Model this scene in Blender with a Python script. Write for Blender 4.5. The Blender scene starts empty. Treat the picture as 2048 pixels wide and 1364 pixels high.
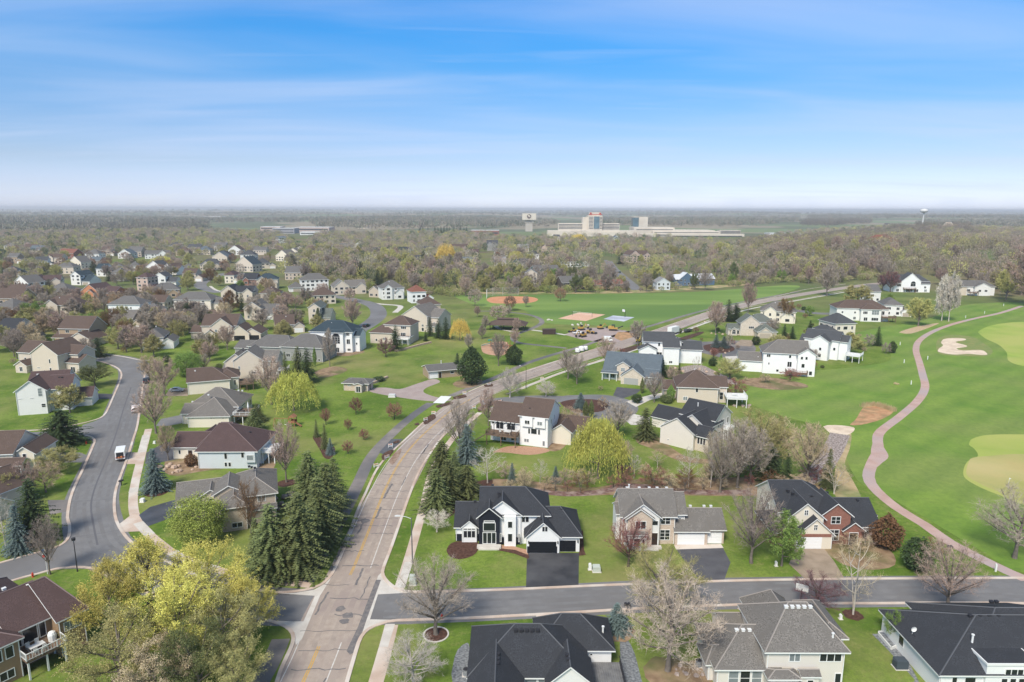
import bpy, math, random
import numpy as np
R_ = math.radians
HAZE = 1.1e-4
C = bpy.context.scene.collection
# ------------------------------------------------------------------ camera
F_PX = 1365.0; CAM_H = 61.0; PITCH = R_(10.95); ROLL = 0.003
cam_d = bpy.data.cameras.new('camera'); cam = bpy.data.objects.new('camera', cam_d); C.objects.link(cam)
cam_d.sensor_width = 36.0; cam_d.lens = 36.0 * F_PX / 2048.0
cam_d.clip_start = 1.0; cam_d.clip_end = 60000.0
cam.location = (0, 0, CAM_H)
cam.rotation_mode = 'XYZ'
from mathutils import Matrix, Vector
_m = Matrix.Rotation(math.pi / 2 - PITCH, 4, 'X') @ Matrix.Rotation(ROLL, 4, 'Z')
cam.matrix_world = Matrix.Translation((0, 0, CAM_H)) @ _m
sc = bpy.context.scene
sc.camera = cam
# ------------------------------------------------------------------ light
SUN_EL, SUN_AZ = 48.0, 205.0     # azimuth clockwise from +Y
world = bpy.data.worlds.new("World"); sc.world = world; world.use_nodes = True
wn, wl = world.node_tree.nodes, world.node_tree.links
wn.clear()
def N(nt, t, **k):
    n = nt.nodes.new(t)
    for a, b in k.items(): setattr(n, a, b)
    return n
wt = world.node_tree
out = N(wt, 'ShaderNodeOutputWorld'); bg = N(wt, 'ShaderNodeBackground')
sky = N(wt, 'ShaderNodeTexSky', sky_type='NISHITA', sun_disc=False)
sky.sun_elevation = R_(SUN_EL); sky.sun_rotation = R_(SUN_AZ); sky.altitude = 300; sky.air_density = 1.0
sky.dust_density = 0.6; sky.ozone_density = 2.0
tc = N(wt, 'ShaderNodeTexCoord'); sep = N(wt, 'ShaderNodeSeparateXYZ')
wl.new(tc.outputs['Generated'], sep.inputs[0])
ramp = N(wt, 'ShaderNodeValToRGB')
wl.new(sep.outputs['Z'], ramp.inputs[0])
_e = ramp.color_ramp.elements
_e[0].position = 0.0; _e[0].color = (.62, .68, 1.0, 1); _e[1].position = 1.0; _e[1].color = (1.0, .88, .70, 1)
for _p, _c in ((.029, (.50,.54,.80)), (.063, (.43,.46,.61)), (.106, (.38,.46,.61)), (.148, (.29,.46,.63)), (.188, (.20,.47,.68)), (.227, (.14,.48,.74)), (.27, (.115,.48,.78)), (.42, (.5,.70,.75)), (.6, (1,.88,.70))):
    _n = ramp.color_ramp.elements.new(_p); _n.color = (*_c, 1)
mul = N(wt, 'ShaderNodeMix', data_type='RGBA', blend_type='MULTIPLY'); mul.inputs[0].default_value = 1.0
wl.new(sky.outputs[0], mul.inputs[6]); wl.new(ramp.outputs[0], mul.inputs[7])
# cirrus: noise on the plane the view direction meets at cloud height
mx = N(wt, 'ShaderNodeMath', operation='MAXIMUM'); mx.inputs[1].default_value = 0.015
wl.new(sep.outputs['Z'], mx.inputs[0])
dv = N(wt, 'ShaderNodeVectorMath', operation='SCALE')
inv = N(wt, 'ShaderNodeMath', operation='DIVIDE'); inv.inputs[0].default_value = 1.0
ad = N(wt, 'ShaderNodeMath', operation='ADD'); ad.inputs[1].default_value = 0.05
wl.new(mx.outputs[0], ad.inputs[0]); wl.new(ad.outputs[0], inv.inputs[1])
wl.new(tc.outputs['Generated'], dv.inputs[0]); wl.new(inv.outputs[0], dv.inputs['Scale'])
def cloud(scale, stretch, rot, lo, hi, amt, seed):
    mp = N(wt, 'ShaderNodeMapping'); mp.inputs['Scale'].default_value = stretch
    mp.inputs['Rotation'].default_value = (0, 0, R_(rot)); mp.inputs['Location'].default_value = (seed, seed * .7, seed * .3)
    wl.new(dv.outputs[0], mp.inputs[0])
    ns = N(wt, 'ShaderNodeTexNoise'); ns.inputs['Scale'].default_value = scale; ns.inputs['Detail'].default_value = 6
    ns.inputs['Roughness'].default_value = .48; ns.inputs['Distortion'].default_value = .5
    wl.new(mp.outputs[0], ns.inputs[0])
    mr = N(wt, 'ShaderNodeMapRange'); mr.inputs[1].default_value = lo; mr.inputs[2].default_value = hi
    mr.inputs[3].default_value = 0; mr.inputs[4].default_value = amt; mr.interpolation_type = 'SMOOTHSTEP'
    wl.new(ns.outputs[0], mr.inputs[0]); return mr.outputs[0]
c1 = cloud(.32, (1.0, 3.0, 1), -22, .38, .88, .58, 3.1)
c2 = cloud(1.0, (.8, 4.4, 1), -18, .48, .88, .22, 7.7)
mxc = N(wt, 'ShaderNodeMath', operation='MAXIMUM'); wl.new(c1, mxc.inputs[0]); wl.new(c2, mxc.inputs[1])
cm = N(wt, 'ShaderNodeMix', data_type='RGBA'); wl.new(mxc.outputs[0], cm.inputs[0])
wl.new(mul.outputs[2], cm.inputs[6]); cm.inputs[7].default_value = (2.9, 3.35, 4.4, 1)
wl.new(cm.outputs[2], bg.inputs[0]); bg.inputs[1].default_value = 0.10
wl.new(bg.outputs[0], out.inputs[0])
sun_d = bpy.data.lights.new('sun', 'SUN'); sun_d.energy = 2.0; sun_d.angle = R_(17.0); sun_d.color = (1.0, .93, .82)
sun = bpy.data.objects.new('sun', sun_d); C.objects.link(sun)
_sd = Vector((math.sin(R_(SUN_AZ)) * math.cos(R_(SUN_EL)), math.cos(R_(SUN_AZ)) * math.cos(R_(SUN_EL)), math.sin(R_(SUN_EL))))
sun.rotation_euler = (-_sd).to_track_quat('-Z', 'Y').to_euler(); sun.location = (0, 0, 200)
sc.view_settings.view_transform = 'Standard'; sc.view_settings.look = 'None'
sc.view_settings.exposure = 1.2; sc.view_settings.gamma = 1.0
sc.render.engine = 'CYCLES'
sc.cycles.max_bounces = 5; sc.cycles.diffuse_bounces = 2; sc.cycles.glossy_bounces = 2; sc.cycles.transmission_bounces = 2
sc.cycles.volume_bounces = 0; sc.cycles.transparent_max_bounces = 6
sc.cycles.use_denoising = True

# ------------------------------------------------------------------ helpers
def G(x, y, z=0.0):
    """photo pixel (2048 wide) -> the point of the plane at height z it looks at"""
    u = (x - 1024) / F_PX; v = (y - 682) / F_PX
    u, v = u + ROLL * v, v - ROLL * u
    d = (u, math.cos(PITCH) - v * math.sin(PITCH), -math.sin(PITCH) - v * math.cos(PITCH))
    t = (z - CAM_H) / d[2]
    return (d[0] * t, d[1] * t)
def mpp(y):
    """metres per photo pixel for something standing where row y meets the ground"""
    X, Y = G(1024, y); return math.sqrt(Y * Y + CAM_H ** 2) * .985 / F_PX
def hgt(yb, yt):
    """height of a thing whose foot is at row yb and top at row yt"""
    X, Y = G(1024, yb); lo, hi = 0.0, 80.0
    for _ in range(30):
        m = (lo + hi) / 2; dz = m - CAM_H
        w = Y * math.cos(PITCH) - dz * math.sin(PITCH); v = -(dz * math.cos(PITCH) + Y * math.sin(PITCH)) / w
        if 682 + F_PX * v > yt: lo = m
        else: hi = m
    return lo

MATS = {}
def mat(name, c1, c2=None, scale=1.0, rough=.85, detail=6, bump=0.0, bscale=None, spec=.3, c3=None, s3=.02, stretch=None, metallic=0, obj=True, lo=.35, hi=.65):
    if name in MATS: return MATS[name]
    m = bpy.data.materials.new(name); m.use_nodes = True; nt = m.node_tree; b = nt.nodes['Principled BSDF']
    b.inputs['Roughness'].default_value = rough; b.inputs['Specular IOR Level'].default_value = spec; b.inputs['Metallic'].default_value = metallic
    t = N(nt, 'ShaderNodeTexCoord'); src = t.outputs['Object']
    if stretch:
        mp = N(nt, 'ShaderNodeMapping'); mp.inputs['Scale'].default_value = stretch; nt.links.new(src, mp.inputs[0]); src = mp.outputs[0]
    if c2 is None:
        b.inputs['Base Color'].default_value = (*c1, 1)
    else:
        ns = N(nt, 'ShaderNodeTexNoise'); ns.inputs['Scale'].default_value = scale; ns.inputs['Detail'].default_value = detail
        nt.links.new(src, ns.inputs[0])
        mr = N(nt, 'ShaderNodeMapRange'); mr.inputs[1].default_value = lo; mr.inputs[2].default_value = hi; nt.links.new(ns.outputs[0], mr.inputs[0])
        mixn = N(nt, 'ShaderNodeMix', data_type='RGBA'); nt.links.new(mr.outputs[0], mixn.inputs[0])
        mixn.inputs[6].default_value = (*c1, 1); mixn.inputs[7].default_value = (*c2, 1); col = mixn.outputs[2]
        if c3:
            n3 = N(nt, 'ShaderNodeTexNoise'); n3.inputs['Scale'].default_value = s3; n3.inputs['Detail'].default_value = 6
            nt.links.new(src, n3.inputs[0])
            m3 = N(nt, 'ShaderNodeMapRange'); m3.inputs[1].default_value = .45; m3.inputs[2].default_value = .62; nt.links.new(n3.outputs[0], m3.inputs[0])
            x3 = N(nt, 'ShaderNodeMix', data_type='RGBA'); nt.links.new(m3.outputs[0], x3.inputs[0])
            nt.links.new(col, x3.inputs[6]); x3.inputs[7].default_value = (*c3, 1); col = x3.outputs[2]
        nt.links.new(col, b.inputs['Base Color'])
    if bump:
        nb = N(nt, 'ShaderNodeTexNoise'); nb.inputs['Scale'].default_value = bscale or scale * 2; nb.inputs['Detail'].default_value = 6
        nt.links.new(src, nb.inputs[0]); bp = N(nt, 'ShaderNodeBump'); bp.inputs['Strength'].default_value = bump; bp.inputs['Distance'].default_value = .1
        nt.links.new(nb.outputs[0], bp.inputs['Height']); nt.links.new(bp.outputs[0], b.inputs['Normal'])
    MATS[name] = m; return m

class MB:
    """collects faces and links them as one mesh object"""
    def __init__(s): s.v = []; s.f = []; s.m = []
    def poly(s, pts, mi=0):
        n = len(s.v); s.v += [tuple(p) for p in pts]; s.f.append(tuple(range(n, n + len(pts)))); s.m.append(mi)
    def box(s, x0, y0, z0, x1, y1, z1, mi=0, skip=''):
        n = len(s.v)
        s.v += [(x0,y0,z0),(x1,y0,z0),(x1,y1,z0),(x0,y1,z0),(x0,y0,z1),(x1,y0,z1),(x1,y1,z1),(x0,y1,z1)]
        for k, q in dict(b=(0,3,2,1), t=(4,5,6,7), s=(0,1,5,4), e=(1,2,6,5), n=(2,3,7,6), w=(3,0,4,7)).items():
            if k not in skip: s.f.append(tuple(n + i for i in q)); s.m.append(mi)
    def rbox(s, cx, cy, z0, z1, hx, hy, a, mi=0):
        ca, sa = math.cos(a), math.sin(a); n = len(s.v)
        for z in (z0, z1):
            for px, py in ((-hx,-hy),(hx,-hy),(hx,hy),(-hx,hy)):
                s.v.append((cx + px*ca - py*sa, cy + px*sa + py*ca, z))
        for q in ((0,3,2,1),(4,5,6,7),(0,1,5,4),(1,2,6,5),(2,3,7,6),(3,0,4,7)): s.f.append(tuple(n+i for i in q)); s.m.append(mi)
    def tube(s, pts, rad, n=6, mi=0, cap=True):
        base = len(s.v); P_ = [Vector(p) for p in pts]
        for i, p in enumerate(P_):
            d = (P_[min(i+1, len(P_)-1)] - P_[max(i-1, 0)]); d = d.normalized() if d.length else Vector((0,0,1))
            a = d.cross(Vector((0, 0, 1))) if abs(d.z) < .95 else d.cross(Vector((1, 0, 0))); a.normalize(); b = d.cross(a)
            r = rad[i] if isinstance(rad, (list, tuple)) else rad
            for k in range(n):
                t = 2 * math.pi * k / n; s.v.append(tuple(p + a * (r * math.cos(t)) + b * (r * math.sin(t))))
        for i in range(len(P_) - 1):
            for k in range(n):
                q = base + i * n
                s.f.append((q + k, q + (k+1) % n, q + n + (k+1) % n, q + n + k)); s.m.append(mi)
        if cap:
            s.f.append(tuple(base + k for k in range(n))); s.m.append(mi)
            s.f.append(tuple(base + (len(P_)-1)*n + k for k in reversed(range(n)))); s.m.append(mi)
    def prism(s, prof, y0, y1, mi=0, axis='y'):
        """profile of (x,z) points pushed from y0 to y1"""
        n = len(s.v); k = len(prof)
        for y in (y0, y1): s.v += [((px, y, pz) if axis == 'y' else (y, px, pz)) for px, pz in prof]
        for i in range(k): s.f.append((n+i, n+(i+1)%k, n+k+(i+1)%k, n+k+i)); s.m.append(mi)
        s.f.append(tuple(n+i for i in reversed(range(k)))); s.m.append(mi); s.f.append(tuple(n+k+i for i in range(k))); s.m.append(mi)
    def mesh(s, name, mats, smooth=False):
        me = bpy.data.meshes.new(name); me.from_pydata(s.v, [], s.f)
        for m in (mats if isinstance(mats, (list, tuple)) else [mats]): me.materials.append(m)
        me.polygons.foreach_set('material_index', s.m)
        if smooth: me.polygons.foreach_set('use_smooth', [True] * len(s.f))
        me.update(); return me
    def build(s, name, mats, parent=None, loc=(0,0,0), rz=0, smooth=False):
        return link(name, s.mesh(name, mats, smooth), parent, loc, rz)
def link(name, me, parent=None, loc=(0,0,0), rz=0, sc_=None):
    o = bpy.data.objects.new(name, me); C.objects.link(o); o.location = loc; o.rotation_euler = (0, 0, rz)
    if parent: o.parent = parent
    if sc_: o.scale = sc_
    return o
def tag(o, label=None, cat=None, group=None, kind=None):
    if label: o['label'] = label
    if cat: o['category'] = cat
    if group: o['group'] = group
    if kind: o['kind'] = kind
    return o
def thing(name, label, cat, loc=(0,0,0), rz=0, group=None):
    return tag(link(name, None, None, loc, rz), label, cat, group)
def npmesh(name, V, Fq, mats, midx=None, tint=None, k=3):
    """mesh straight from arrays: V (n,3), Fq (m,k)"""
    me = bpy.data.meshes.new(name); V = np.asarray(V, np.float32); Fq = np.asarray(Fq, np.int32)
    me.vertices.add(len(V)); me.vertices.foreach_set('co', V.ravel())
    me.loops.add(Fq.size); me.loops.foreach_set('vertex_index', Fq.ravel())
    me.polygons.add(len(Fq)); me.polygons.foreach_set('loop_start', np.arange(0, Fq.size, k, dtype=np.int32))
    for m in (mats if isinstance(mats, (list, tuple)) else [mats]): me.materials.append(m)
    if midx is not None: me.polygons.foreach_set('material_index', np.asarray(midx, np.int32))
    me.update(calc_edges=True)
    if tint is not None:
        a = me.attributes.new('tint', 'FLOAT_COLOR', 'FACE'); t = np.ones((len(Fq), 4), np.float32); t[:, :3] = tint
        a.data.foreach_set('color', t.ravel())
    return me
_wn = np.random.RandomState(5)
_wk = [( _wn.uniform(-1, 1, 2), _wn.uniform(0, 6.28)) for _ in range(14)]
def terr(x, y):
    """ground height: flat where the houses stand, rolling country far off"""
    d = math.hypot(x, y); t = max(0.0, min(1.0, (d - 2300) / 2500))
    if t <= 0: return 19.0 * max(0.0, math.exp(-((x - 500) / 260) ** 2 - ((y - 850) / 190) ** 2) - .12) + 15.0 * max(0.0, math.exp(-((x - 1120) / 300) ** 2 - ((y - 1780) / 260) ** 2) - .1)
    s = 0
    for i, (w, ph) in enumerate(_wk):
        L = 900 + 420 * i; w = w / np.linalg.norm(w) if i == 0 else w
        s += math.sin((x * w[0] + y * w[1]) * 6.28 / L + ph)
    return t * (6 + 2.2 * s) * (1.0 + .6 * min(1.0, d / 14000)) 
# ------------------------------------------------------------------ ground materials
def ground_mat():
    m = bpy.data.materials.new('ground'); m.use_nodes = True; nt = m.node_tree; b = nt.nodes['Principled BSDF']; L = nt.links
    b.inputs['Roughness'].default_value = .95; b.inputs['Specular IOR Level'].default_value = .1
    t = N(nt, 'ShaderNodeTexCoord')
    def noise(s, d=5, rough=.5, st=None, off=0):
        src = t.outputs['Object']
        mp = N(nt, 'ShaderNodeMapping'); mp.inputs['Scale'].default_value = st or (1, 1, 1); mp.inputs['Location'].default_value = (off, off, 0); L.new(src, mp.inputs[0])
        n = N(nt, 'ShaderNodeTexNoise'); n.inputs['Scale'].default_value = s; n.inputs['Detail'].default_value = d; n.inputs['Roughness'].default_value = rough
        L.new(mp.outputs[0], n.inputs[0]); return n.outputs[0]
    def rng(x, a, bb, c=0., d=1.):
        r = N(nt, 'ShaderNodeMapRange'); r.inputs[1].default_value = a; r.inputs[2].default_value = bb; r.inputs[3].default_value = c; r.inputs[4].default_value = d; L.new(x, r.inputs[0]); return r.outputs[0]
    def mixc(f, a, bb):
        x = N(nt, 'ShaderNodeMix', data_type='RGBA'); L.new(f, x.inputs[0])
        for i, q in ((6, a), (7, bb)):
            if isinstance(q, tuple): x.inputs[i].default_value = (*q, 1)
            else: L.new(q, x.inputs[i])
        return x.outputs[2]
    def mul(a, bb):
        x = N(nt, 'ShaderNodeMath', operation='MULTIPLY'); L.new(a, x.inputs[0])
        if isinstance(bb, float): x.inputs[1].default_value = bb
        else: L.new(bb, x.inputs[1])
        return x.outputs[0]
    g = mixc(rng(noise(.06, 6, .6), .38, .62), LAWN_D, LAWN_L)
    g = mixc(mul(rng(noise(1.3, 8, .85), .42, .60), .55), g, LAWN_DD)
    g = mixc(mul(rng(noise(.5, 8, .85, off=21), .54, .66), .45), g, (.24,.29,.07))
    g = mixc(mul(rng(noise(.022, 6, .65, off=40), .47, .68), .8), g, STRAW)
    g = mixc(mul(rng(noise(.35, 6, .75, off=9), .54, .70), .6), g, STRAW)
    # far country: thin brown woodland floor, then fields
    ln = N(nt, 'ShaderNodeVectorMath', operation='LENGTH'); L.new(t.outputs['Object'], ln.inputs[0])
    far = mixc(rng(noise(.006, 6, .6, off=3), .42, .62), (.17, .14, .09), (.10, .135, .05))
    g = mixc(mul(rng(ln.outputs['Value'], 330, 620), rng(noise(.012, 5, .6, off=77), .35, .6, .35, 1.)), g, far)
    fld = mixc(rng(noise(.0022, 2, .4, st=(1, .5, 1)), .47, .5), (.125, .145, .09), (.27, .235, .17))
    fld = mixc(rng(noise(.003, 2, .4, st=(.7, .5, 1), off=500), .56, .58), fld, (.17, .215, .11))
    g = mixc(rng(ln.outputs['Value'], 1500, 1900), g, fld)
    L.new(g, b.inputs['Base Color'])
    nb = noise(6, 3); bp = N(nt, 'ShaderNodeBump'); bp.inputs['Strength'].default_value = .25; bp.inputs['Distance'].default_value = .08
    L.new(nb, bp.inputs['Height']); L.new(bp.outputs[0], b.inputs['Normal'])
    return m
LAWN_D = (.088, .158, .020); LAWN_L = (.195, .27, .048); LAWN_DD = (.052, .09, .02); STRAW = (.27, .25, .10)
def ground():
    a = np.concatenate([-np.geomspace(26000, 60, 76), np.linspace(-50, 50, 5), np.geomspace(60, 26000, 76)])
    yb = np.concatenate([np.linspace(-400, 0, 4), np.geomspace(60, 28000, 140)])
    V = [(x, y, terr(x, y)) for y in yb for x in a]; n = len(a)
    Fq = [(j*n+i, j*n+i+1, (j+1)*n+i+1, (j+1)*n+i) for j in range(len(yb)-1) for i in range(n-1)]
    me = npmesh('ground', V, Fq, ground_mat(), k=4); me.polygons.foreach_set('use_smooth', [True] * len(Fq))
    tag(link('ground', me), kind='structure')
ground()
M_ASPH = mat('asphalt', (.17, .168, .172), (.20, .198, .20), .5, .85, c3=(.155, .15, .15), s3=.06)
M_ASPH_D = mat('fresh_asphalt', (.035, .036, .042), (.055, .056, .062), .4, .7, c3=(.085,.085,.09), s3=.12)
M_ASPH_P = mat('worn_path_asphalt', (.17, .155, .15), (.26, .23, .21), .25, .9, c3=(.12, .12, .125), s3=.05)
M_ROAD = mat('worn_pink_road', (.335, .275, .232), (.405, .338, .285), .9, .9, c3=(.30, .245, .22), s3=.09)
M_CONC = mat('pale_concrete', (.50, .46, .41), (.60, .57, .52), .5, .9)
M_CONCP = mat('pink_concrete', (.46, .35, .28), (.56, .45, .37), .35, .9, c3=(.60, .54, .48), s3=.16)
M_TANC = mat('tan_driveway', (.26, .205, .15), (.34, .27, .205), .5, .9)
M_CART = mat('cart_path', (.42, .28, .235), (.49, .345, .30), .3, .9, c3=(.40, .32, .31), s3=.05)
M_MULCH = mat('mulch', (.055, .026, .018), (.11, .055, .04), 2.0, .95, bump=.5)
M_ROCK = mat('rock_bed', (.16, .12, .10), (.42, .36, .33), 2.2, .9, bump=.8, bscale=3, lo=.42, hi=.58)
M_GRAV = mat('grey_gravel', (.10, .11, .12), (.26, .27, .28), 3.0, .9, bump=.5)
M_LITTER = mat('leaf_litter', (.19, .125, .075), (.34, .24, .15), .5, .95, c3=(.13, .13, .05), s3=.12)
M_SAND = mat('bunker_sand', (.62, .50, .38), (.72, .60, .46), .6, .95, c3=(.56,.44,.33), s3=.25, bump=.2)
M_CLAY = mat('infield_clay', (.50, .22, .11), (.58, .28, .15), .2, .95)
M_SOIL = mat('bare_soil', (.38, .20, .10), (.52, .31, .17), .5, .95, bump=.4, c3=(.30, .2, .1), s3=.3)
M_DRY = mat('dry_grass', (.36, .27, .14), (.46, .36, .21), .6, .95, c3=(.15, .2, .06), s3=.1)
M_GREEN = mat('putting_green', (.24, .33, .055), (.31, .39, .075), .08, .95, c3=(.36, .38, .10), s3=.03)
M_GREEN2 = mat('dry_putting_green', (.42, .35, .14), (.47, .40, .18), .1, .95, c3=(.32, .32, .10), s3=.05)
M_FIELD = mat('sports_turf', (.135, .22, .042), (.19, .275, .062), .03, .95, c3=(.105, .185, .038), s3=.012, stretch=(.35, 1.6, 1))
M_YEL = mat('yellow_paint', (.62, .36, .04), (.5, .30, .06), 2, .8)
M_WHT = mat('white_line_paint', (.62, .6, .57), (.5, .46, .42), 2, .8)
M_TAR = mat('tar_patch', (.13, .125, .13), (.21, .19, .18), 1.5, .9)
def crom(p, step=3.0):
    if len(p) < 3: return p
    q = [p[0]] + p + [p[-1]]; o = []
    for i in range(1, len(q) - 2):
        a, b, c, d = q[i-1:i+3]; n = max(2, int(math.hypot(c[0]-b[0], c[1]-b[1]) / step))
        for k in range(n):
            t = k / n
            o.append(tuple(.5 * (2*b[j] + (c[j]-a[j])*t + (2*a[j]-5*b[j]+4*c[j]-d[j])*t*t + (3*b[j]-a[j]-3*c[j]+d[j])*t**3) for j in (0, 1)))
    o.append(p[-1]); return o
def offs(p, w):
    o = []
    for i in range(len(p)):
        a = p[max(0, i-1)]; b = p[min(len(p)-1, i+1)]; dx, dy = b[0]-a[0], b[1]-a[1]; l = math.hypot(dx, dy) or 1
        o.append((p[i][0] - dy / l * w, p[i][1] + dx / l * w))
    return o
def W(px): return [G(*q) for q in px]
def strip(mb, pts, w, z, mi=0, smooth=True, h=0.0, shift=0.0):
    p = crom(pts) if smooth else pts
    a, b = offs(p, w/2 + shift), offs(p, -w/2 + shift)
    for i in range(len(p) - 1):
        q = [(*b[i], z), (*b[i+1], z), (*a[i+1], z), (*a[i], z)]
        mb.poly(q, mi)
        if h:
            for e, s_ in ((a, 1), (b, -1)):
                f = [(*e[i], z-h), (*e[i+1], z-h), (*e[i+1], z), (*e[i], z)]; mb.poly(f[::s_], mi)
def sstrip(name, px, w, z, m, **k):
    mb = MB(); strip(mb, W(px), w, z, **k); return tag(mb.build(name, m), kind='structure')
def area(name, px, z, m, smooth=True):
    p = W(px); 
    if smooth:
        c = crom(p + [p[0], p[1]], 2.0) if False else crom([p[-1]] + p + [p[0]], 1.5)
        # drop the lead-in so the outline closes on itself
        i0 = min(range(len(c)), key=lambda i: (c[i][0]-p[0][0])**2 + (c[i][1]-p[0][1])**2)
        p = c[i0:-1]
    s = sum(p[i][0]*p[(i+1) % len(p)][1] - p[(i+1) % len(p)][0]*p[i][1] for i in range(len(p)))
    if s < 0: p = p[::-1]
    mb = MB(); mb.poly([(x, y, z) for x, y in p]); return tag(mb.build(name, m), kind='structure')
# ------------------------------------------------------------------ lawns of their own colour
area('sports_field', [(905,592),(1024,590),(1200,588),(1400,583),(1560,571),(1600,574),(1545,592),(1440,616),(1340,640),(1250,655),(1180,650),(1090,645),(1040,618),(960,612)], .008, M_FIELD)
# ------------------------------------------------------------------ main road
ROADC = [(600,1420),(621,1364),(668,1230),(707,1152),(761,1024),(800,950),(838,890),(880,846),(930,804),(985,775),(1060,748),(1120,728),(1190,707),(1260,684),(1330,661),(1420,629),(1485,611),(1560,596),(1640,583),(1730,570),(1790,564)]
sstrip('road', ROADC, 9.3, .020, M_ROAD)
def kerb(px, m=M_CONCP, w=.55): sstrip('kerb', px, w, .11, m, h=.11)
kerb([(540,1420),(554,1364),(566,1330),(581,1298),(587,1276),(580,1260),(560,1248),(530,1240),(480,1231),(425,1222),(335,1199),(270,1175),(225,1155),(202,1144),(185,1137),(150,1134),(112,1138),(75,1148),(50,1154),(-10,1172)], M_CONCP)
kerb([(692,1089),(678,1120),(664,1148),(650,1164),(627,1176),(590,1183),(555,1185),(512,1180),(475,1172),(412,1158),(340,1126),(287,1101),(262,1084),(245,1064),(233,1042),(229,1020),(229,998),(233,975),(242,950),(256,912),(266,880),(275,850),(281,806),(288,760),(291,740),(296,731),(310,727)])
kerb([(692,1089),(714,1024),(732,985),(752,942),(775,912),(812,878),(847,845),(872,825)])
kerb([(937,784),(974,768),(1012,755),(1060,740),(1111,723),(1174,703),(1205,693)])
kerb([(1290,667),(1319,657),(1424,621),(1479,608),(1548,594),(1611,579),(1691,568)])
kerb([(2200,1154),(2048,1156),(1870,1157),(1700,1158),(1500,1161),(1360,1165),(1200,1171),(1024,1179),(900,1183),(830,1184),(800,1180),(782,1170),(770,1158),(765,1144),(772,1122),(784,1091),(807,1024),(819,990),(839,942),(862,905),(884,875),(912,848),(937,829)])
kerb([(1012,789),(1086,760),(1139,740),(1204,719),(1249,702)])
kerb([(1344,670),(1414,642),(1474,621),(1514,611),(1581,602),(1686,582)])
kerb([(682,1400),(694,1364),(712,1302),(722,1275),(738,1258),(765,1247),(795,1241),(900,1238),(1024,1232),(1150,1225),(1300,1216),(1440,1211),(1600,1207),(1750,1207),(1900,1206),(2048,1207),(2200,1209)])
kerb([(-10,1129),(75,1105),(108,1096),(128,1086),(138,1072),(139,1050),(135,1035),(140,1000),(150,972),(163,945),(175,918),(187,890),(189,880),(180,873),(165,870)])
kerb([(-10,862),(60,861),(100,858),(150,850),(190,840),(207,832),(216,818),(226,795),(240,762),(243,748),(236,737),(222,730),(205,724),(170,717),(150,715)])
kerb([(212,708),(250,714),(285,721),(300,720)], M_CONC)
# side streets
SZ = .012
sstrip('street', [(2300,1181),(2048,1181),(1760,1182),(1500,1185),(1320,1190),(1100,1201),(960,1208),(735,1216)], 9.2, SZ, M_ASPH)
sstrip('street', [(640,1217),(600,1214),(512,1208),(420,1188),(340,1160),(270,1128),(225,1108),(200,1090),(187,1050),(182,1010),(190,975),(205,938),(222,897),(236,855),(248,815),(262,775),(268,750),(262,733),(235,722),(190,712),(140,705),(100,700)], 10.2, SZ, M_ASPH)
sstrip('street', [(-20,1151),(40,1136),(90,1122),(150,1112),(215,1112)], 9.0, SZ - .004, M_ASPH)
sstrip('street', [(-20,876),(60,874),(120,868),(170,861),(230,858)], 8.6, SZ - .004, M_ASPH)
area('street_patch', [(108,1096),(128,1086),(140,1065),(230,1045),(262,1086),(300,1108),(300,1150),(202,1143),(150,1133)], SZ + .003, M_ASPH, False)
area('street_patch', [(165,871),(189,885),(240,890),(255,840),(215,820),(207,834),(190,842),(165,850)], SZ + .003, M_ASPH, False)
area('street_patch', [(212,710),(255,712),(290,722),(300,735),(270,752),(240,742),(215,726)], SZ + .003, M_ASPH)
# concrete flares and valley gutters at the crossing
area('crossing_apron', [(658,1156),(650,1168),(627,1180),(590,1186),(540,1188),(500,1184),(560,1189),(630,1192),(607,1243),(587,1243),(532,1241),(562,1247),(581,1259),(588,1275),(592,1290),(604,1278),(640,1192),(666,1150)], .026, M_CONC, False)
area('crossing_apron', [(765,1143),(770,1160),(782,1172),(800,1182),(830,1185),(756,1189),(740,1239),(800,1240),(765,1248),(738,1260),(722,1277),(710,1302),(700,1310),(722,1262),(745,1190),(756,1152)], .026, M_CONC, False)
area('road_patch', [(752,1160),(762,1160),(733,1240),(712,1303),(700,1310),(693,1302),(716,1254),(738,1195)], .031, M_TAR, False)
# painted lines
mb = MB()
for d in (-.14, .14):
    strip(mb, W([(700,1150),(707,1136),(729,1083),(752,1024),(772,975),(799,925),(829,887),(862,855),(902,822),(940,799)]), .13, .030, shift=d)
    strip(mb, W([(596,1394),(606,1364),(622,1330),(638,1293)]), .13, .030, shift=d)
tag(mb.build('yellow_centre_line', M_YEL), kind='structure')
mb = MB()
strip(mb, W([(640,1400),(652,1364),(668,1324),(683,1285)]), .16, .030)
strip(mb, W([(741,1136),(782,1024),(804,972),(832,920),(862,882),(892,852),(924,824),(965,799),(1020,776),(1100,748),(1200,717)]), .16, .030)
strip(mb, W([(545,1404),(561,1364),(582,1321),(598,1284)]), .14, .030)
strip(mb, W([(666,1146),(722,1024),(742,980),(772,928),(806,890),(850,851),(900,812),(950,785),(1020,760),(1100,733),(1200,701)]), .14, .030)
for s_ in (-3.1, 3.1): strip(mb, W([(1290,674),(1330,661),(1420,629),(1485,611),(1560,596),(1640,583)]), .2, .030, shift=s_)
tag(mb.build('white_lane_line', M_WHT), kind='structure')
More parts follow.
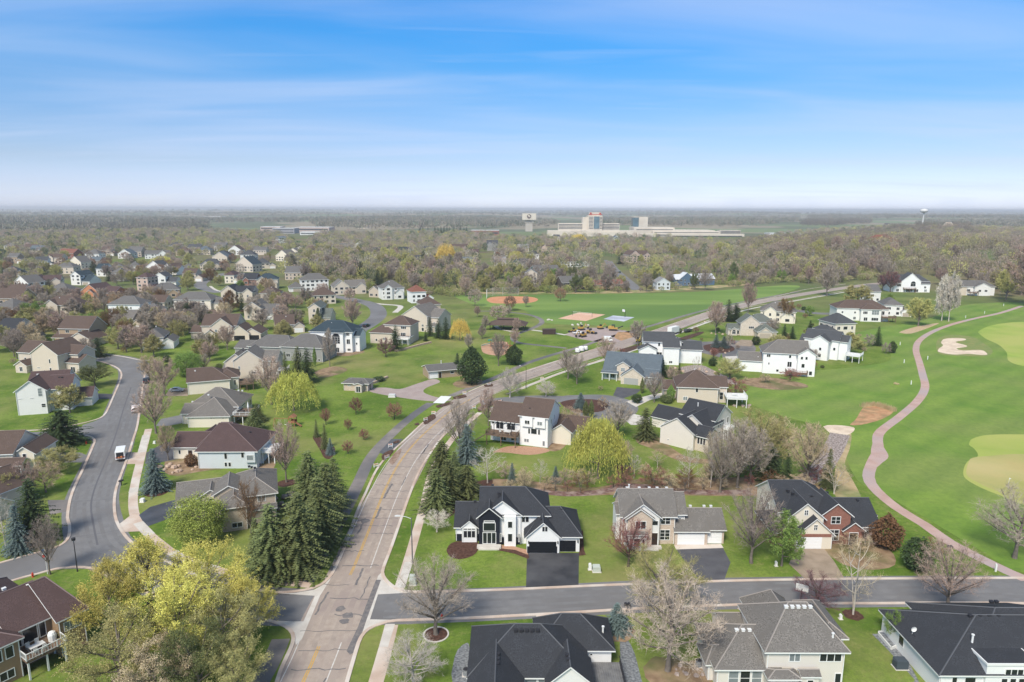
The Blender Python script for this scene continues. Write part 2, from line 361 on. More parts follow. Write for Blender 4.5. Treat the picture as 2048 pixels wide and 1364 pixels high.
# tar filled cracks across the old road
rnd = random.Random(4); mb = MB(); rc = crom(W(ROADC), 1.0)
i = 3
while i < min(len(rc) - 3, 210):
    a, b = rc[i], rc[i+1]; dx, dy = b[0]-a[0], b[1]-a[1]; l = math.hypot(dx, dy); nx, ny = -dy/l, dx/l
    u0, u1 = rnd.uniform(-4.3, -2.5), rnd.uniform(1.5, 4.3); ln = []
    if rnd.random() < .3: u0, u1 = rnd.choice([(-4.3, 0), (0, 4.3)])
    for k in range(9):
        u = u0 + (u1 - u0) * k / 8; j = rnd.uniform(-.25, .25); ln.append((a[0] + nx*u + dx/l*j, a[1] + ny*u + dy/l*j))
    strip(mb, ln, rnd.uniform(.08, .28), .034, smooth=False)
    if rnd.random() < .55:
        u = rnd.uniform(-3.2, 3.2); ln = []
        for k in range(rnd.randint(4, 9)):
            if i + k < len(rc): q = rc[i+k]; uu = u + rnd.uniform(-.14, .14); ln.append((q[0] + nx*uu, q[1] + ny*uu))
        if len(ln) > 2: strip(mb, ln, rnd.uniform(.12, .45), .037, smooth=False)
    i += rnd.randint(3, 6)
for cx, cy, r in ((681,1218,.8),(697,1231,.9),(689,1243,.75),(730,1042,1.1)):
    X, Y = G(cx, cy); mb.poly([(X + r*math.cos(t)*rnd.uniform(.7,1.15), Y + r*math.sin(t)*rnd.uniform(.7,1.15), .040 + cx*1e-5) for t in np.linspace(0, 5.7, 11)])
tag(mb.build('tar_crack_seal', M_TAR), kind='structure')
mb = MB()
for (x0, y0), (x1, y1) in (((233,997),(140,1003)),((262,905),(175,915)),((240,1060),(140,1075)),((281,806),(222,810)),((290,760),(240,764)),((260,885),(190,880))):
    strip(mb, W([(x0,y0),((x0+x1)/2, (y0+y1)/2 + 1),(x1,y1)]), .12, .020)
strip(mb, crom(W([(195,1090),(187,1050),(182,1010),(190,975),(205,938),(222,897),(236,855),(248,815),(262,775)]), 3), .35, .0185, smooth=False)
tag(mb.build('street_seam', mat('asphalt_seam', (.12, .12, .13))), kind='structure')
def lanes(px, ds, z, m, w):
    mb = MB(); p = crom(W(px), 3)
    for d in ds: strip(mb, p, w, z, smooth=False, shift=d)
    tag(mb.build('tyre_wear', m), kind='structure')
lanes(ROADC, (-2.9, -1.2, 1.2, 2.9), .0245, mat('tyre_wear_pink', (.30,.25,.215), (.39,.325,.275), .5, .85, c3=(.34,.28,.24), s3=.12), .75)
lanes([(2300,1181),(2048,1181),(1760,1182),(1500,1185),(1320,1190),(1100,1201),(960,1208),(770,1215)], (-2.6, -1.0, 1.0, 2.6), .0175, mat('tyre_wear_grey', (.150,.148,.15), (.195,.193,.195), .4, .8, c3=(.165,.16,.16), s3=.15), .7)
lanes([(512,1208),(420,1188),(340,1160),(270,1128),(225,1108),(200,1090),(187,1050),(182,1010),(190,975),(205,938),(222,897),(236,855),(248,815),(262,775)], (-2.9, -1.2, 1.2, 2.9), .0175, MATS['tyre_wear_grey'], .7)
# paths and pavements
sstrip('footpath', [(560,1400),(585,1340),(604,1290),(548,1275)][:0] or [(498,1400),(520,1364),(545,1318),(562,1278)], 2.6, .010, M_ASPH_P)
sstrip('footpath', [(615,1158),(632,1125),(652,1090),(672,1052),(690,1020),(715,970),(745,910),(790,862),(830,828),(862,806)], 2.9, .010, M_ASPH_P)
sstrip('footpath', [(902,792),(950,772),(1002,750),(1050,728),(1100,711),(1160,694),(1200,680),(1245,667),(1300,652),(1400,623),(1500,601),(1600,583)], 2.6, .010, M_ASPH_P)
area('footpath_patch', [(604,1163),(628,1115),(652,1115),(628,1166)], .016, mat('new_path_asphalt', (.085,.09,.10), (.11,.115,.125), 1), False)
area('footpath_patch', [(758,905),(783,878),(806,878),(776,912)], .016, mat('new_path_asphalt', (.08,.08,.09)), False)
sstrip('pavement', [(798,1178),(815,1125),(834,1060),(848,1010),(862,950),(885,905),(920,860),(960,825)], 1.7, .014, M_CONCP)
area('pavement_slab', [(793,1176),(810,1176),(826,1124),(809,1124)], .022, M_CONC, False)
sstrip('pavement', [(735,1420),(752,1364),(772,1293),(783,1250)], 2.0, .014, M_CONCP)
area('pavement_slab', [(758,1294),(776,1294),(790,1248),(771,1248)], .022, M_CONC, False)
sstrip('pavement', [(1040,778),(1080,762),(1130,743),(1200,722),(1260,703),(1340,673),(1420,643),(1500,618),(1600,600),(1690,584)], 1.6, .014, M_CONC)
sstrip('pavement', [(297,858),(283,912),(271,962),(266,1000),(271,1035),(292,1063),(325,1091),(355,1111),(425,1136),(487,1153),(562,1164),(622,1170)], 1.8, .014, M_CONCP)
for q in ([(283,905),(292,870)], [(266,985),(269,975)], [(276,1045),(300,1070)], [(345,1104),(362,1114)], [(415,1133),(432,1138)], [(500,1155),(560,1163)]):
    sstrip('pavement_slab', q, 1.8, .021, M_CONC, smooth=False)
area('driveway_apron', [(236,1050),(262,1030),(285,1043),(292,1062),(250,1064)], .017, M_CONCP, False)
area('driveway_apron', [(253,928),(262,905),(284,905),(278,928)], .017, M_CONCP, False)
# driveways
area('driveway', [(1054,1106),(1158,1106),(1157,1172),(1052,1177)], .0155, M_ASPH_D, False)
area('driveway', [(1352,1098),(1446,1096),(1461,1125),(1448,1161),(1402,1163),(1376,1132)], .0155, mat('dark_driveway', (.075,.075,.085), (.10,.10,.11), .4), False)
area('driveway', [(1348,1090),(1442,1088),(1447,1096),(1352,1099)], .018, M_CONCP, False)
area('driveway', [(1590,1097),(1648,1097),(1668,1122),(1690,1158),(1612,1160),(1578,1128)], .0155, M_TANC, False)
area('driveway', [(1072,1230),(1165,1225),(1178,1245),(1075,1250)], .016, M_CONCP, False)
area('driveway', [(1474,1216),(1530,1211),(1590,1208),(1600,1240),(1500,1240)], .016, M_CONCP, False)
area('driveway', [(1872,1212),(1960,1208),(1990,1225),(1890,1240)], .016, M_CONCP, False)
area('driveway', [(278,1030),(300,1014),(345,1001),(380,999),(378,1018),(330,1040),(292,1054)], .0155, mat('wet_driveway', (.045,.05,.06), (.09,.095,.11), .2, .45), False)
area('driveway', [(293,905),(330,885),(352,882),(356,918),(320,925),(290,928)], .0155, mat('dark_driveway', (.075,.075,.085)), False)
area('driveway', [(312,852),(322,838),(366,829),(372,845),(335,852)], .0155, M_ASPH, False)
area('driveway', [(330,792),(340,776),(375,776),(376,792)], .0155, M_TANC, False)
area('driveway', [(165,786),(225,788),(229,798),(165,798)], .0155, mat('dark_driveway', (.075,.075,.085)), False)
area('driveway', [(90,905),(160,905),(178,912),(176,925),(100,925)], .0155, M_ASPH, False)
area('driveway', [(95,1000),(140,1000),(137,1022),(100,1030)], .0155, M_ASPH_P, False)
area('car_park', [(740,777),(770,775),(800,778),(835,767),(866,758),(880,764),(852,776),(848,785),(872,794),(905,800),(870,803),(800,795),(742,784)], .012, mat('park_drive', (.33,.26,.24), (.38,.31,.285), .3))
area('driveway', [(868,806),(880,806),(902,793),(890,792)], .022, M_CONC, False)
# the two turning circles
sstrip('street', [(960,806),(1010,801),(1080,797),(1150,800),(1195,806)], 7.5, .009, M_ASPH)
area('turning_circle', [(1120,794),(1160,790),(1210,790),(1255,799),(1276,814),(1268,830),(1240,838),(1195,838),(1160,832),(1135,815)], .015, M_ASPH)
area('planted_island', [(1120,806),(1150,799),(1195,800),(1215,810),(1205,822),(1165,826),(1135,818)], .08, M_MULCH)
area('driveway', [(1226,791),(1234,774),(1283,779),(1272,788),(1246,797)], .020, mat('dark_driveway', (.075,.075,.085)), False)
area('driveway', [(1252,803),(1300,790),(1332,784),(1338,792),(1300,800),(1272,814)], .020, M_CONC, False)
area('driveway', [(1245,836),(1268,828),(1300,835),(1300,850),(1262,850)], .020, M_CONC, False)
area('turning_circle', [(1384,686),(1420,683),(1475,681),(1500,685),(1512,697),(1500,712),(1470,722),(1430,712),(1395,702)], .012, M_ASPH_P)
area('planted_island', [(1406,692),(1440,686),(1466,694),(1466,702),(1440,706),(1412,701)], .09, M_MULCH)
area('driveway', [(1468,690),(1482,679),(1524,682),(1500,693)], .020, M_TANC, False)
area('driveway', [(1450,713),(1474,712),(1500,738),(1462,738)], .020, M_CONC, False)
area('street_patch', [(1384,690),(1398,682),(1370,676),(1340,672),(1330,676)], .010, M_ASPH_P, False)
sstrip('street', [(1590,620),(1640,627),(1700,625),(1745,615)], 8, .010, M_ASPH)
# mid distance streets left
sstrip('street', [(660,672),(700,667),(735,650),(756,632),(754,617),(738,607),(700,598),(655,590)], 9.5, .012, M_ASPH)
sstrip('pavement', [(700,600),(760,608),(800,612),(790,625)], 3.5, .010, M_CONC)
sstrip('street', [(520,555),(470,545),(432,552),(412,560),(400,570),(412,578),(440,585)], 9.5, .012, M_ASPH)
sstrip('pavement', [(420,572),(432,580),(445,583)], 2.2, .014, M_CONC)
area('driveway', [(490,683),(515,677),(520,680),(500,690)], .0155, M_CONC, False)
area('driveway', [(600,668),(640,662),(650,672),(610,682)], .0155, M_ASPH, False)
area('driveway', [(110,586),(130,584),(135,600),(112,600)], .0155, M_ASPH, False)
sstrip('street', [(1215,520),(1230,540),(1262,568),(1275,580)], 9, .012, M_ASPH)
# golf course
def turf_stripes():
    m = mat('golf_turf', (.135,.24,.028), (.21,.30,.048), .07, .95, c3=(.21,.27,.06), s3=.03, bump=.15, bscale=5); nt = m.node_tree; b = nt.nodes['Principled BSDF']
    l = b.inputs['Base Color'].links[0].from_socket; t = N(nt, 'ShaderNodeTexCoord'); w = N(nt, 'ShaderNodeTexWave'); w.inputs['Scale'].default_value = .035; w.inputs['Distortion'].default_value = 5; w.inputs['Detail'].default_value = 1; w.inputs['Detail Scale'].default_value = .15
    mp = N(nt, 'ShaderNodeMapping'); mp.inputs['Rotation'].default_value = (0, 0, .9); nt.links.new(t.outputs['Object'], mp.inputs[0]); nt.links.new(mp.outputs[0], w.inputs[0])
    x = N(nt, 'ShaderNodeMix', data_type='RGBA', blend_type='MULTIPLY'); mr = N(nt, 'ShaderNodeMapRange'); mr.inputs[3].default_value = 0; mr.inputs[4].default_value = .55; nt.links.new(w.outputs['Fac'], mr.inputs[0]); nt.links.new(mr.outputs[0], x.inputs[0])
    n9 = N(nt, 'ShaderNodeTexNoise'); n9.inputs['Scale'].default_value = .6; n9.inputs['Detail'].default_value = 8; n9.inputs['Roughness'].default_value = .85; nt.links.new(t.outputs['Object'], n9.inputs[0])
    r9 = N(nt, 'ShaderNodeMapRange'); r9.inputs[1].default_value = .42; r9.inputs[2].default_value = .62; r9.inputs[4].default_value = .45; nt.links.new(n9.outputs[0], r9.inputs[0])
    x9 = N(nt, 'ShaderNodeMix', data_type='RGBA'); nt.links.new(r9.outputs[0], x9.inputs[0]); nt.links.new(l, x9.inputs[6]); x9.inputs[7].default_value = (.07,.13,.025,1); l = x9.outputs[2]
    nt.links.new(l, x.inputs[6]); x.inputs[7].default_value = (.72,.80,.75,1); nt.links.new(x.outputs[2], b.inputs['Base Color']); return m
M_GOLF = turf_stripes()
area('golf_turf', [(1500,775),(1600,745),(1700,735),(1780,720),(1760,690),(1700,672),(1760,655),(1850,640),(1920,612),(2000,605),(2060,608),(2300,640),(2500,800),(2500,1100),(2300,1150),(2060,1148),(1960,1100),(1850,1035),(1770,990),(1715,960),(1690,900),(1700,860),(1640,850),(1560,830),(1490,800)], .004, M_GOLF)
sstrip('cart_path', [(2160,1200),(2048,1157),(1990,1131),(1900,1085),(1850,1050),(1793,1015),(1750,978),(1737,953),(1745,925),(1757,900),(1755,880),(1762,862),(1800,833),(1835,802),(1850,775),(1845,748),(1838,722),(1832,700),(1838,682),(1862,665),(1900,650),(1945,638),(2000,626),(2044,612)], 2.6, .0168, M_CART)
area('cart_path_bay', [(1752,868),(1768,895),(1777,913),(1765,925),(1748,935),(1742,900)], .010, M_CART)
area('golf_green', [(1956,665),(1976,653),(2011,646),(2048,644),(2110,648),(2130,700),(2100,735),(2048,732),(2018,722),(2013,705),(1998,690),(1971,677)], .010, M_GREEN)
area('golf_green', [(1941,880),(1961,872),(1991,869),(2048,869),(2170,872),(2230,930),(2200,990),(2100,1020),(2048,1010),(1998,990),(1961,975),(1931,957),(1927,940),(1936,922),(1956,912),(1948,897),(1938,890)], .010, M_GREEN)
area('golf_green', [(1940,918),(1975,912),(2048,908),(2160,915),(2200,960),(2160,1000),(2100,1012),(2048,1004),(2000,985),(1965,970),(1936,953),(1933,938)], .016, M_GREEN2)
area('bunker', [(1886,679),(1903,676),(1928,677),(1931,680),(1911,684),(1933,691),(1931,694),(1913,697),(1926,701),(1961,700),(1973,706),(1971,710),(1936,708),(1906,709),(1878,704),(1878,697),(1886,691),(1882,685)], .014, M_SAND)
area('dry_grass_collar', [(1872,690),(1880,675),(1905,670),(1945,674),(1965,685),(1985,700),(1975,712),(1930,712),(1880,708)], .008, mat('collar', (.24,.24,.08), (.16,.22,.055), .3))
area('bare_soil', [(1700,850),(1712,838),(1728,814),(1750,812),(1786,822),(1762,839),(1720,850)], .012, M_SOIL)
area('bare_soil', [(1646,853),(1670,850),(1708,855),(1700,868),(1674,872),(1660,866)], .012, M_SAND)
sstrip('rock_creek_bed', [(1680,868),(1668,895),(1650,925),(1632,950),(1605,962)], 5.0, .016, M_ROCK)
area('dry_grass', [(1684,872),(1702,868),(1700,895),(1690,930),(1708,965),(1722,1000),(1690,1008),(1668,985),(1672,930)], .010, M_DRY)
area('dry_grass', [(1798,665),(1830,654),(1876,646),(1864,653),(1822,667)], .012, mat('reeds', (.50,.38,.24), (.42,.30,.18), 1))
# park
area('infield', [(973,600),(985,594),(1024,592.5),(1062,594),(1076,599),(1062,605),(1024,607),(985,606)], .014, M_CLAY)
area('volleyball_court', [(1116,637),(1172,642),(1211,629),(1158,625)], .014, mat('court_sand', (.60,.36,.24), (.66,.42,.30), .3), False)
area('basketball_court', [(1207,638),(1248,643),(1269,634.5),(1226,631)], .014, mat('court_paint', (.42,.46,.56), (.56,.58,.62), .25, c3=(.36,.38,.44), s3=.1), False)
sstrip('footpath', [(955,622),(1000,623),(1024,625),(1056,629),(1079,637),(1083,646),(1064,657),(1036,667),(1026,676),(1036,685),(1074,690),(1131,696)], 2.8, .012, M_ASPH_P)
sstrip('footpath', [(1064,660),(1095,664),(1132,670)], 2.2, .014, M_CONC)
sstrip('footpath', [(1030,664),(1000,658),(992,652)], 2.2, .014, M_CONC)
area('car_park', [(1128,669),(1165,656),(1210,655),(1262,663),(1296,672),(1245,687),(1190,683),(1160,678)], .010, mat('park_drive', (.33,.26,.24)), False)
area('bare_soil', [(1236,664),(1275,668),(1296,674),(1262,684),(1230,676)], .015, M_SOIL)
area('playground_chips', [(962,690),(990,684),(1013,684),(1018,698),(1004,711),(968,706)], .012, mat('wood_chips', (.42,.24,.15), (.5,.31,.2), .5))
area('dry_grass', [(935,590),(960,588),(1020,587),(1200,587),(1330,583),(1480,572),(1480,568),(1300,579),(1100,584),(940,585)], .012, M_DRY)
# planting beds near by
area('mulch_bed', [(893,1100),(903,1086),(925,1082),(955,1083),(957,1098),(945,1112),(918,1119),(898,1112)], .03, M_MULCH)
area('mulch_bed', [(957,1090),(1000,1094),(1035,1098),(1056,1108),(1056,1118),(1030,1108),(990,1100),(955,1097)], .03, M_MULCH)
area('footpath', [(960,1088),(1020,1091),(1055,1100),(1056,1110),(1030,1100),(990,1096),(958,1093)], .04, mat('paver_path', (.36,.2,.13), (.44,.27,.18), 2), False)
area('mulch_bed', [(1158,1060),(1166,1062),(1168,1100),(1172,1110),(1158,1112)], .03, M_MULCH, False)
area('mulch_bed', [(868,1035),(885,1000),(920,975),(955,962),(985,960),(975,980),(935,1000),(905,1030),(880,1042)], .012, M_MULCH)
area('leaf_litter', [(985,958),(1060,962),(1180,975),(1280,958),(1400,955),(1560,955),(1640,960),(1640,985),(1480,992),(1330,990),(1220,990),(1130,992),(1050,984),(985,972)], .008, M_LITTER)
sstrip('rock_creek_bed', [(1010,974),(1060,980),(1130,988),(1200,984),(1250,972),(1300,974),(1380,984),(1500,984)], 2.6, .014, mat('brown_rock', (.11,.06,.05), (.22,.13,.11), 1.5, bump=.6, c3=(.3,.23,.2), s3=.5))
area('mulch_bed', [(1278,888),(1272,878),(1285,868),(1310,872),(1325,880),(1370,912),(1430,920),(1420,928),(1360,922),(1310,900)], .012, M_LITTER)
area('mulch_bed', [(1095,892),(1115,868),(1140,862),(1135,885),(1120,900),(1100,902)], .012, M_LITTER)
area('mulch_bed', [(985,905),(1020,892),(1090,896),(1098,903),(1060,910),(1010,905)], .010, mat('paver_path', (.36,.2,.13)))
area('mulch_bed', [(602,1160),(625,1125),(650,1080),(665,1045),(655,1040),(600,1100),(560,1145),(500,1130),(490,1140),(560,1158)], .007, M_ROCK)
for x, y, r in ((872,1269,1.7),(1706,1230,1.5),(573,966,2.1),(314,984,2.6),(1245,935,2.0),(1337,1345,3.3),(1234,1262,2.6)):
    X, Y = G(x, y); k = random.Random(x); pts = [(X + r*math.cos(t)*k.uniform(.9,1.1), Y + r*math.sin(t)*k.uniform(.9,1.1), .03) for t in np.linspace(0, 5.98, 20)]
    m_ = MB(); m_.poly(pts); tag(m_.build('mulch_bed', M_MULCH if x not in (1337, 1234) else M_LITTER), kind='structure')
    if x in (872,):
        m_ = MB(); strip(m_, [(X + (r+.1)*math.cos(t), Y + (r+.1)*math.sin(t)) for t in np.linspace(0, 6.2832, 28)], .22, .09, smooth=False, h=.09); tag(m_.build('bed_edging', M_CONC), kind='structure')
area('mulch_bed', [(330,920),(345,902),(395,898),(400,925),(445,938),(430,940),(390,945),(355,952),(330,945)], .012, M_LITTER)
area('mulch_bed', [(626,877),(632,868),(648,880),(656,895),(668,893),(670,905),(660,918),(648,915),(640,900)], .012, M_MULCH)
area('mulch_bed', [(535,905),(552,915),(545,940),(520,948),(515,935)], .012, M_LITTER)
area('mulch_bed', [(628,745),(665,733),(695,738),(680,748),(640,756)], .012, M_LITTER)
area('patio', [(665,705),(700,700),(730,703),(700,712),(672,711)], .012, M_LITTER)
area('mulch_bed', [(905,768),(925,757),(955,755),(965,766),(940,775),(915,775)], .012, M_LITTER)
area('mulch_bed', [(1240,1262),(1215,1262),(1228,1245),(1262,1290),(1278,1340),(1284,1380),(1250,1380),(1240,1300)], .010, M_GRAV)
area('mulch_bed', [(935,1285),(915,1300),(906,1330),(905,1364),(940,1380),(940,1300)], .010, M_GRAV)
area('gravel_bed', [(1744,1268),(1795,1266),(1800,1290),(1838,1364),(1860,1400),(1800,1400),(1830,1360),(1776,1300)], .010, M_GRAV, False)
area('gravel_bed', [(1822,1228),(1885,1224),(1880,1245),(1850,1250)], .010, M_GRAV, False)
area('mulch_bed', [(1338,1340),(1390,1320),(1420,1340),(1420,1400),(1370,1400)], .010, M_LITTER)
area('leaf_litter', [(1620,1040),(1660,1085),(1740,1085),(1780,1100),(1790,1130),(1740,1140),(1690,1130),(1650,1100)], .008, M_LITTER)
area('leaf_litter', [(1480,760),(1540,755),(1600,765),(1615,775),(1560,780),(1500,772)], .008, M_LITTER)
area('mulch_bed', [(1360,735),(1400,730),(1430,742),(1475,765),(1460,768),(1410,748),(1365,745)], .010, M_ROCK)
# ------------------------------------------------------------------ houses
def facade_mat(name, c1, c2=None, kind='siding'):
    if name in MATS: return MATS[name]
    m = bpy.data.materials.new(name); m.use_nodes = True; nt = m.node_tree; b = nt.nodes['Principled BSDF']; L = nt.links
    b.inputs['Roughness'].default_value = .75; b.inputs['Specular IOR Level'].default_value = .25
    t = N(nt, 'ShaderNodeTexCoord'); sp = N(nt, 'ShaderNodeSeparateXYZ'); L.new(t.outputs['Object'], sp.inputs[0])
    if kind == 'siding':
        w = N(nt, 'ShaderNodeTexNoise'); w.inputs['Scale'].default_value = .5; L.new(t.outputs['Object'], w.inputs[0])
        x = N(nt, 'ShaderNodeMix', data_type='RGBA'); L.new(w.outputs[0], x.inputs[0])
        x.inputs[6].default_value = (*c1, 1); x.inputs[7].default_value = (*(c2 or tuple(q * .9 for q in c1)), 1)
        L.new(x.outputs[2], b.inputs['Base Color'])
        ml = N(nt, 'ShaderNodeMath', operation='MULTIPLY'); ml.inputs[1].default_value = 5.5; L.new(sp.outputs['Z'], ml.inputs[0])
        fr = N(nt, 'ShaderNodeMath', operation='FRACT'); L.new(ml.outputs[0], fr.inputs[0])
        bp = N(nt, 'ShaderNodeBump'); bp.inputs['Strength'].default_value = .5; bp.inputs['Distance'].default_value = .03
        L.new(fr.outputs[0], bp.inputs['Height']); L.new(bp.outputs[0], b.inputs['Normal'])
    else:
        ad = N(nt, 'ShaderNodeMath', operation='ADD'); L.new(sp.outputs['X'], ad.inputs[0]); L.new(sp.outputs['Y'], ad.inputs[1])
        cb = N(nt, 'ShaderNodeCombineXYZ'); L.new(ad.outputs[0], cb.inputs[0]); L.new(sp.outputs['Z'], cb.inputs[1])
        br = N(nt, 'ShaderNodeTexBrick'); L.new(cb.outputs[0], br.inputs[0]); br.inputs['Scale'].default_value = 1.0
        br.inputs['Brick Width'].default_value = .5 if kind == 'stone' else .3; br.inputs['Row Height'].default_value = .22 if kind == 'stone' else .11
        br.inputs['Mortar Size'].default_value = .012; br.inputs['Color1'].default_value = (*c1, 1); br.inputs['Color2'].default_value = (*c2, 1)
        br.inputs['Mortar'].default_value = (*[min(.6, q * 1.25 + .05) for q in c1], 1); L.new(br.outputs[0], b.inputs['Base Color'])
    MATS[name] = m; return m
WALL = dict(
    pale=facade_mat('pale_siding', (.72,.67,.60)), white=facade_mat('white_siding', (.78,.77,.74)), bwhite=facade_mat('bright_white_siding', (.84,.84,.83)), cream=facade_mat('cream_siding', (.76,.69,.57)),
    beige=facade_mat('beige_siding', (.62,.54,.445)), tan=facade_mat('tan_siding', (.40,.30,.21)), taupe=facade_mat('taupe_stucco', (.50,.425,.345)),
    grey=facade_mat('grey_siding', (.30,.30,.29)), blue=facade_mat('blue_siding', (.10,.16,.24)), lblue=facade_mat('pale_blue_siding', (.60,.64,.66)), dark=facade_mat('dark_brown_siding', (.09,.075,.065)),
    teal=facade_mat('teal_siding', (.12,.19,.20)), black=facade_mat('black_siding', (.015,.018,.028)), brick=facade_mat('red_brick', (.20,.085,.06), (.28,.13,.095), 'brick'),
    obrick=facade_mat('orange_brick', (.42,.17,.08), (.5,.23,.12), 'brick'), stone=facade_mat('pale_stone', (.50,.42,.34), (.64,.55,.46), 'stone'),
    bbrick=facade_mat('beige_brick', (.44,.35,.28), (.58,.48,.39), 'brick'), brown=facade_mat('brown_stucco', (.30,.205,.125)), pink=facade_mat('pink_beige_brick', (.45,.33,.27), (.55,.42,.35), 'brick'))
def shingle(name, c, v=.28):
    k = lambda f: tuple(min(1, q * f) for q in c)
    return mat('shingle_' + name, k(1 - v), k(1 + v), 6.5, .88, 5, .3, 9, spec=.2, c3=k(.92), s3=.6)
ROOF = dict(black=shingle('black', (.040,.043,.050)), char=shingle('charcoal', (.07,.074,.08)), grey=shingle('grey', (.13,.125,.12)), brown=shingle('brown', (.105,.075,.062)),
    purple=shingle('purple_brown', (.088,.058,.056)), taupe=shingle('taupe', (.158,.147,.135), .40), slate=shingle('slate_blue', (.105,.13,.15)), teal=shingle('dark_teal', (.035,.055,.07)),
    olive=shingle('green_grey', (.12,.135,.12)), red=shingle('rust_red', (.20,.085,.06)), white=shingle('white_metal', (.55,.57,.6), .08), lgrey=shingle('light_grey', (.24,.24,.24)))
CAPM = {k: mat('ridge_cap_' + k, tuple(min(.6, q * 1.5 + .035) for q in v)) for k, v in dict(black=(.04,.043,.05), char=(.07,.074,.08), grey=(.13,.125,.12), brown=(.105,.075,.062), purple=(.088,.058,.056), taupe=(.175,.155,.14), slate=(.105,.13,.15), teal=(.035,.055,.07), olive=(.12,.135,.12), red=(.2,.085,.06), white=(.5,.5,.5), lgrey=(.24,.24,.24)).items()}
M_TRIM = mat('white_trim', (.74,.74,.72), rough=.6); M_DTRIM = mat('dark_trim', (.03,.03,.035), rough=.6); M_CTRIM = mat('cream_trim', (.62,.57,.48), rough=.6)
def glass():
    m = mat('window_glass', (.018,.022,.028), rough=.08, spec=.6); return m
M_GLASS = glass(); M_GLASSB = mat('window_glass_blind', (.16,.18,.19), (.24,.27,.28), .4, .12, spec=.6)
M_GDW = mat('white_garage_door', (.78,.78,.77), rough=.5); M_GDB = mat('black_garage_door', (.012,.014,.018), rough=.4); M_GDG = mat('grey_garage_door', (.36,.36,.35), rough=.5)
M_GDT = mat('tan_garage_door', (.42,.36,.29), rough=.5); M_DOOR = mat('dark_door', (.04,.025,.02), rough=.4)
M_WOOD = mat('weathered_deck', (.13,.085,.06), (.20,.14,.10), 1.5, .85); M_GWOOD = mat('grey_deck', (.13,.13,.135), (.19,.19,.19), 1.0, .85); M_VENT = mat('vent_white', (.7,.7,.69), rough=.4); M_VENTD = mat('vent_dark', (.03,.03,.035), rough=.6)
GD = dict(w=M_GDW, b=M_GDB, g=M_GDG, t=M_GDT)
RT = .20
def roof_tops(x0, y0, x1, y1, h, axis, pitch, ia, ib, ov, rk):
    if axis == 'Y':
        t = roof_tops(y0, x0, y1, x1, h, 'X', pitch, ia, ib, ov, rk)
        return [[(p[1], p[0], p[2]) for p in q][::-1] for q in t]
    half = (y1 - y0) / 2; ym = (y0 + y1) / 2; zr = h + RT + pitch * half; ze = h + RT - pitch * ov
    xl = x0 - (ov if ia else rk); xr = x1 + (ov if ib else rk)
    xa = x0 + ia if ia else xl; xb = x1 - ib if ib else xr
    a, b, c, d = (xl, y0-ov, ze), (xr, y0-ov, ze), (xr, y1+ov, ze), (xl, y1+ov, ze); r1, r2 = (xa, ym, zr), (xb, ym, zr)
    if xb - xa < .05: r2 = r1
    tops = [[a, b, r2, r1] if r1 != r2 else [a, b, r1], [c, d, r1, r2] if r1 != r2 else [c, d, r1]]
    if ia: tops.append([d, a, r1])
    if ib: tops.append([b, c, r2])
    return tops
def add_roof(mb, tops, caps=False):
    rd = lambda p: tuple(round(q, 4) for q in p); cnt = {}
    for q in tops:
        for i in range(len(q)):
            e = (rd(q[i]), rd(q[(i+1) % len(q)])); cnt[e] = 1
    for q in tops:
        mb.poly(q, 0); mb.poly([(x, y, z - RT) for x, y, z in q][::-1], 1)
        for i in range(len(q)):
            a, b = q[i], q[(i+1) % len(q)]
            if caps and (rd(b), rd(a)) in cnt and rd(a) < rd(b): mb.tube([(a[0], a[1], a[2]+.02), (b[0], b[1], b[2]+.02)], .10, 4, 2)
            if (rd(b), rd(a)) not in cnt: mb.poly([a, (a[0], a[1], a[2]-RT), (b[0], b[1], b[2]-RT), b], 1)
def add_wing(wm, rm, wg, i, mi, caps=False):
    x0, y0, x1, y1, h, rt, pitch = wg[:7]; o = wg[7] if len(wg) > 7 else {}
    e = i * .004; x0 -= e; y0 -= e; x1 += e; y1 += e; z0 = o.get('z0', 0); ov = o.get('ov', .5); rk = o.get('rk', .35)
    w, d = x1 - x0, y1 - y0
    if rt == 'H':
        axis = 'X' if w >= d else 'Y'; q = min(w, d) / 2; ia, ib = o.get('ia', q), o.get('ib', q)
    else: axis = rt; ia, ib = o.get('ia', 0), o.get('ib', 0)
    if not o.get('open'):
        for nm, pts in dict(S=[(x0,y0),(x1,y0)], E=[(x1,y0),(x1,y1)], N=[(x1,y1),(x0,y1)], W=[(x0,y1),(x0,y0)]).items():
            a, b = pts; f = [(*a, z0), (*b, z0), (*b, h), (*a, h)]
            gable = (axis == 'X' and ((nm == 'W' and not ia) or (nm == 'E' and not ib))) or (axis == 'Y' and ((nm == 'S' and not ia) or (nm == 'N' and not ib)))
            if rt not in 'FN' and gable:
                f.insert(3, ((a[0]+b[0])/2, (a[1]+b[1])/2, h + pitch * math.hypot(a[0]-b[0], a[1]-b[1]) / 2))
            wm.poly(f, mi)
        if z0 > 0: wm.poly([(x0,y0,z0),(x0,y1,z0),(x1,y1,z0),(x1,y0,z0)], mi)
    if rt == 'N': wm.poly([(x0,y0,h),(x1,y0,h),(x1,y1,h),(x0,y1,h)], mi)
    elif rt == 'F':
        rm.box(x0-.15, y0-.15, h, x1+.15, y1+.15, h+.3, 1); rm.poly([(x0,y0,h+.304),(x1,y0,h+.304),(x1,y1,h+.304),(x0,y1,h+.304)], 0)
    else: add_roof(rm, roof_tops(x0, y0, x1, y1, h, axis, pitch, ia, ib, ov, rk), caps)
_wc = {}
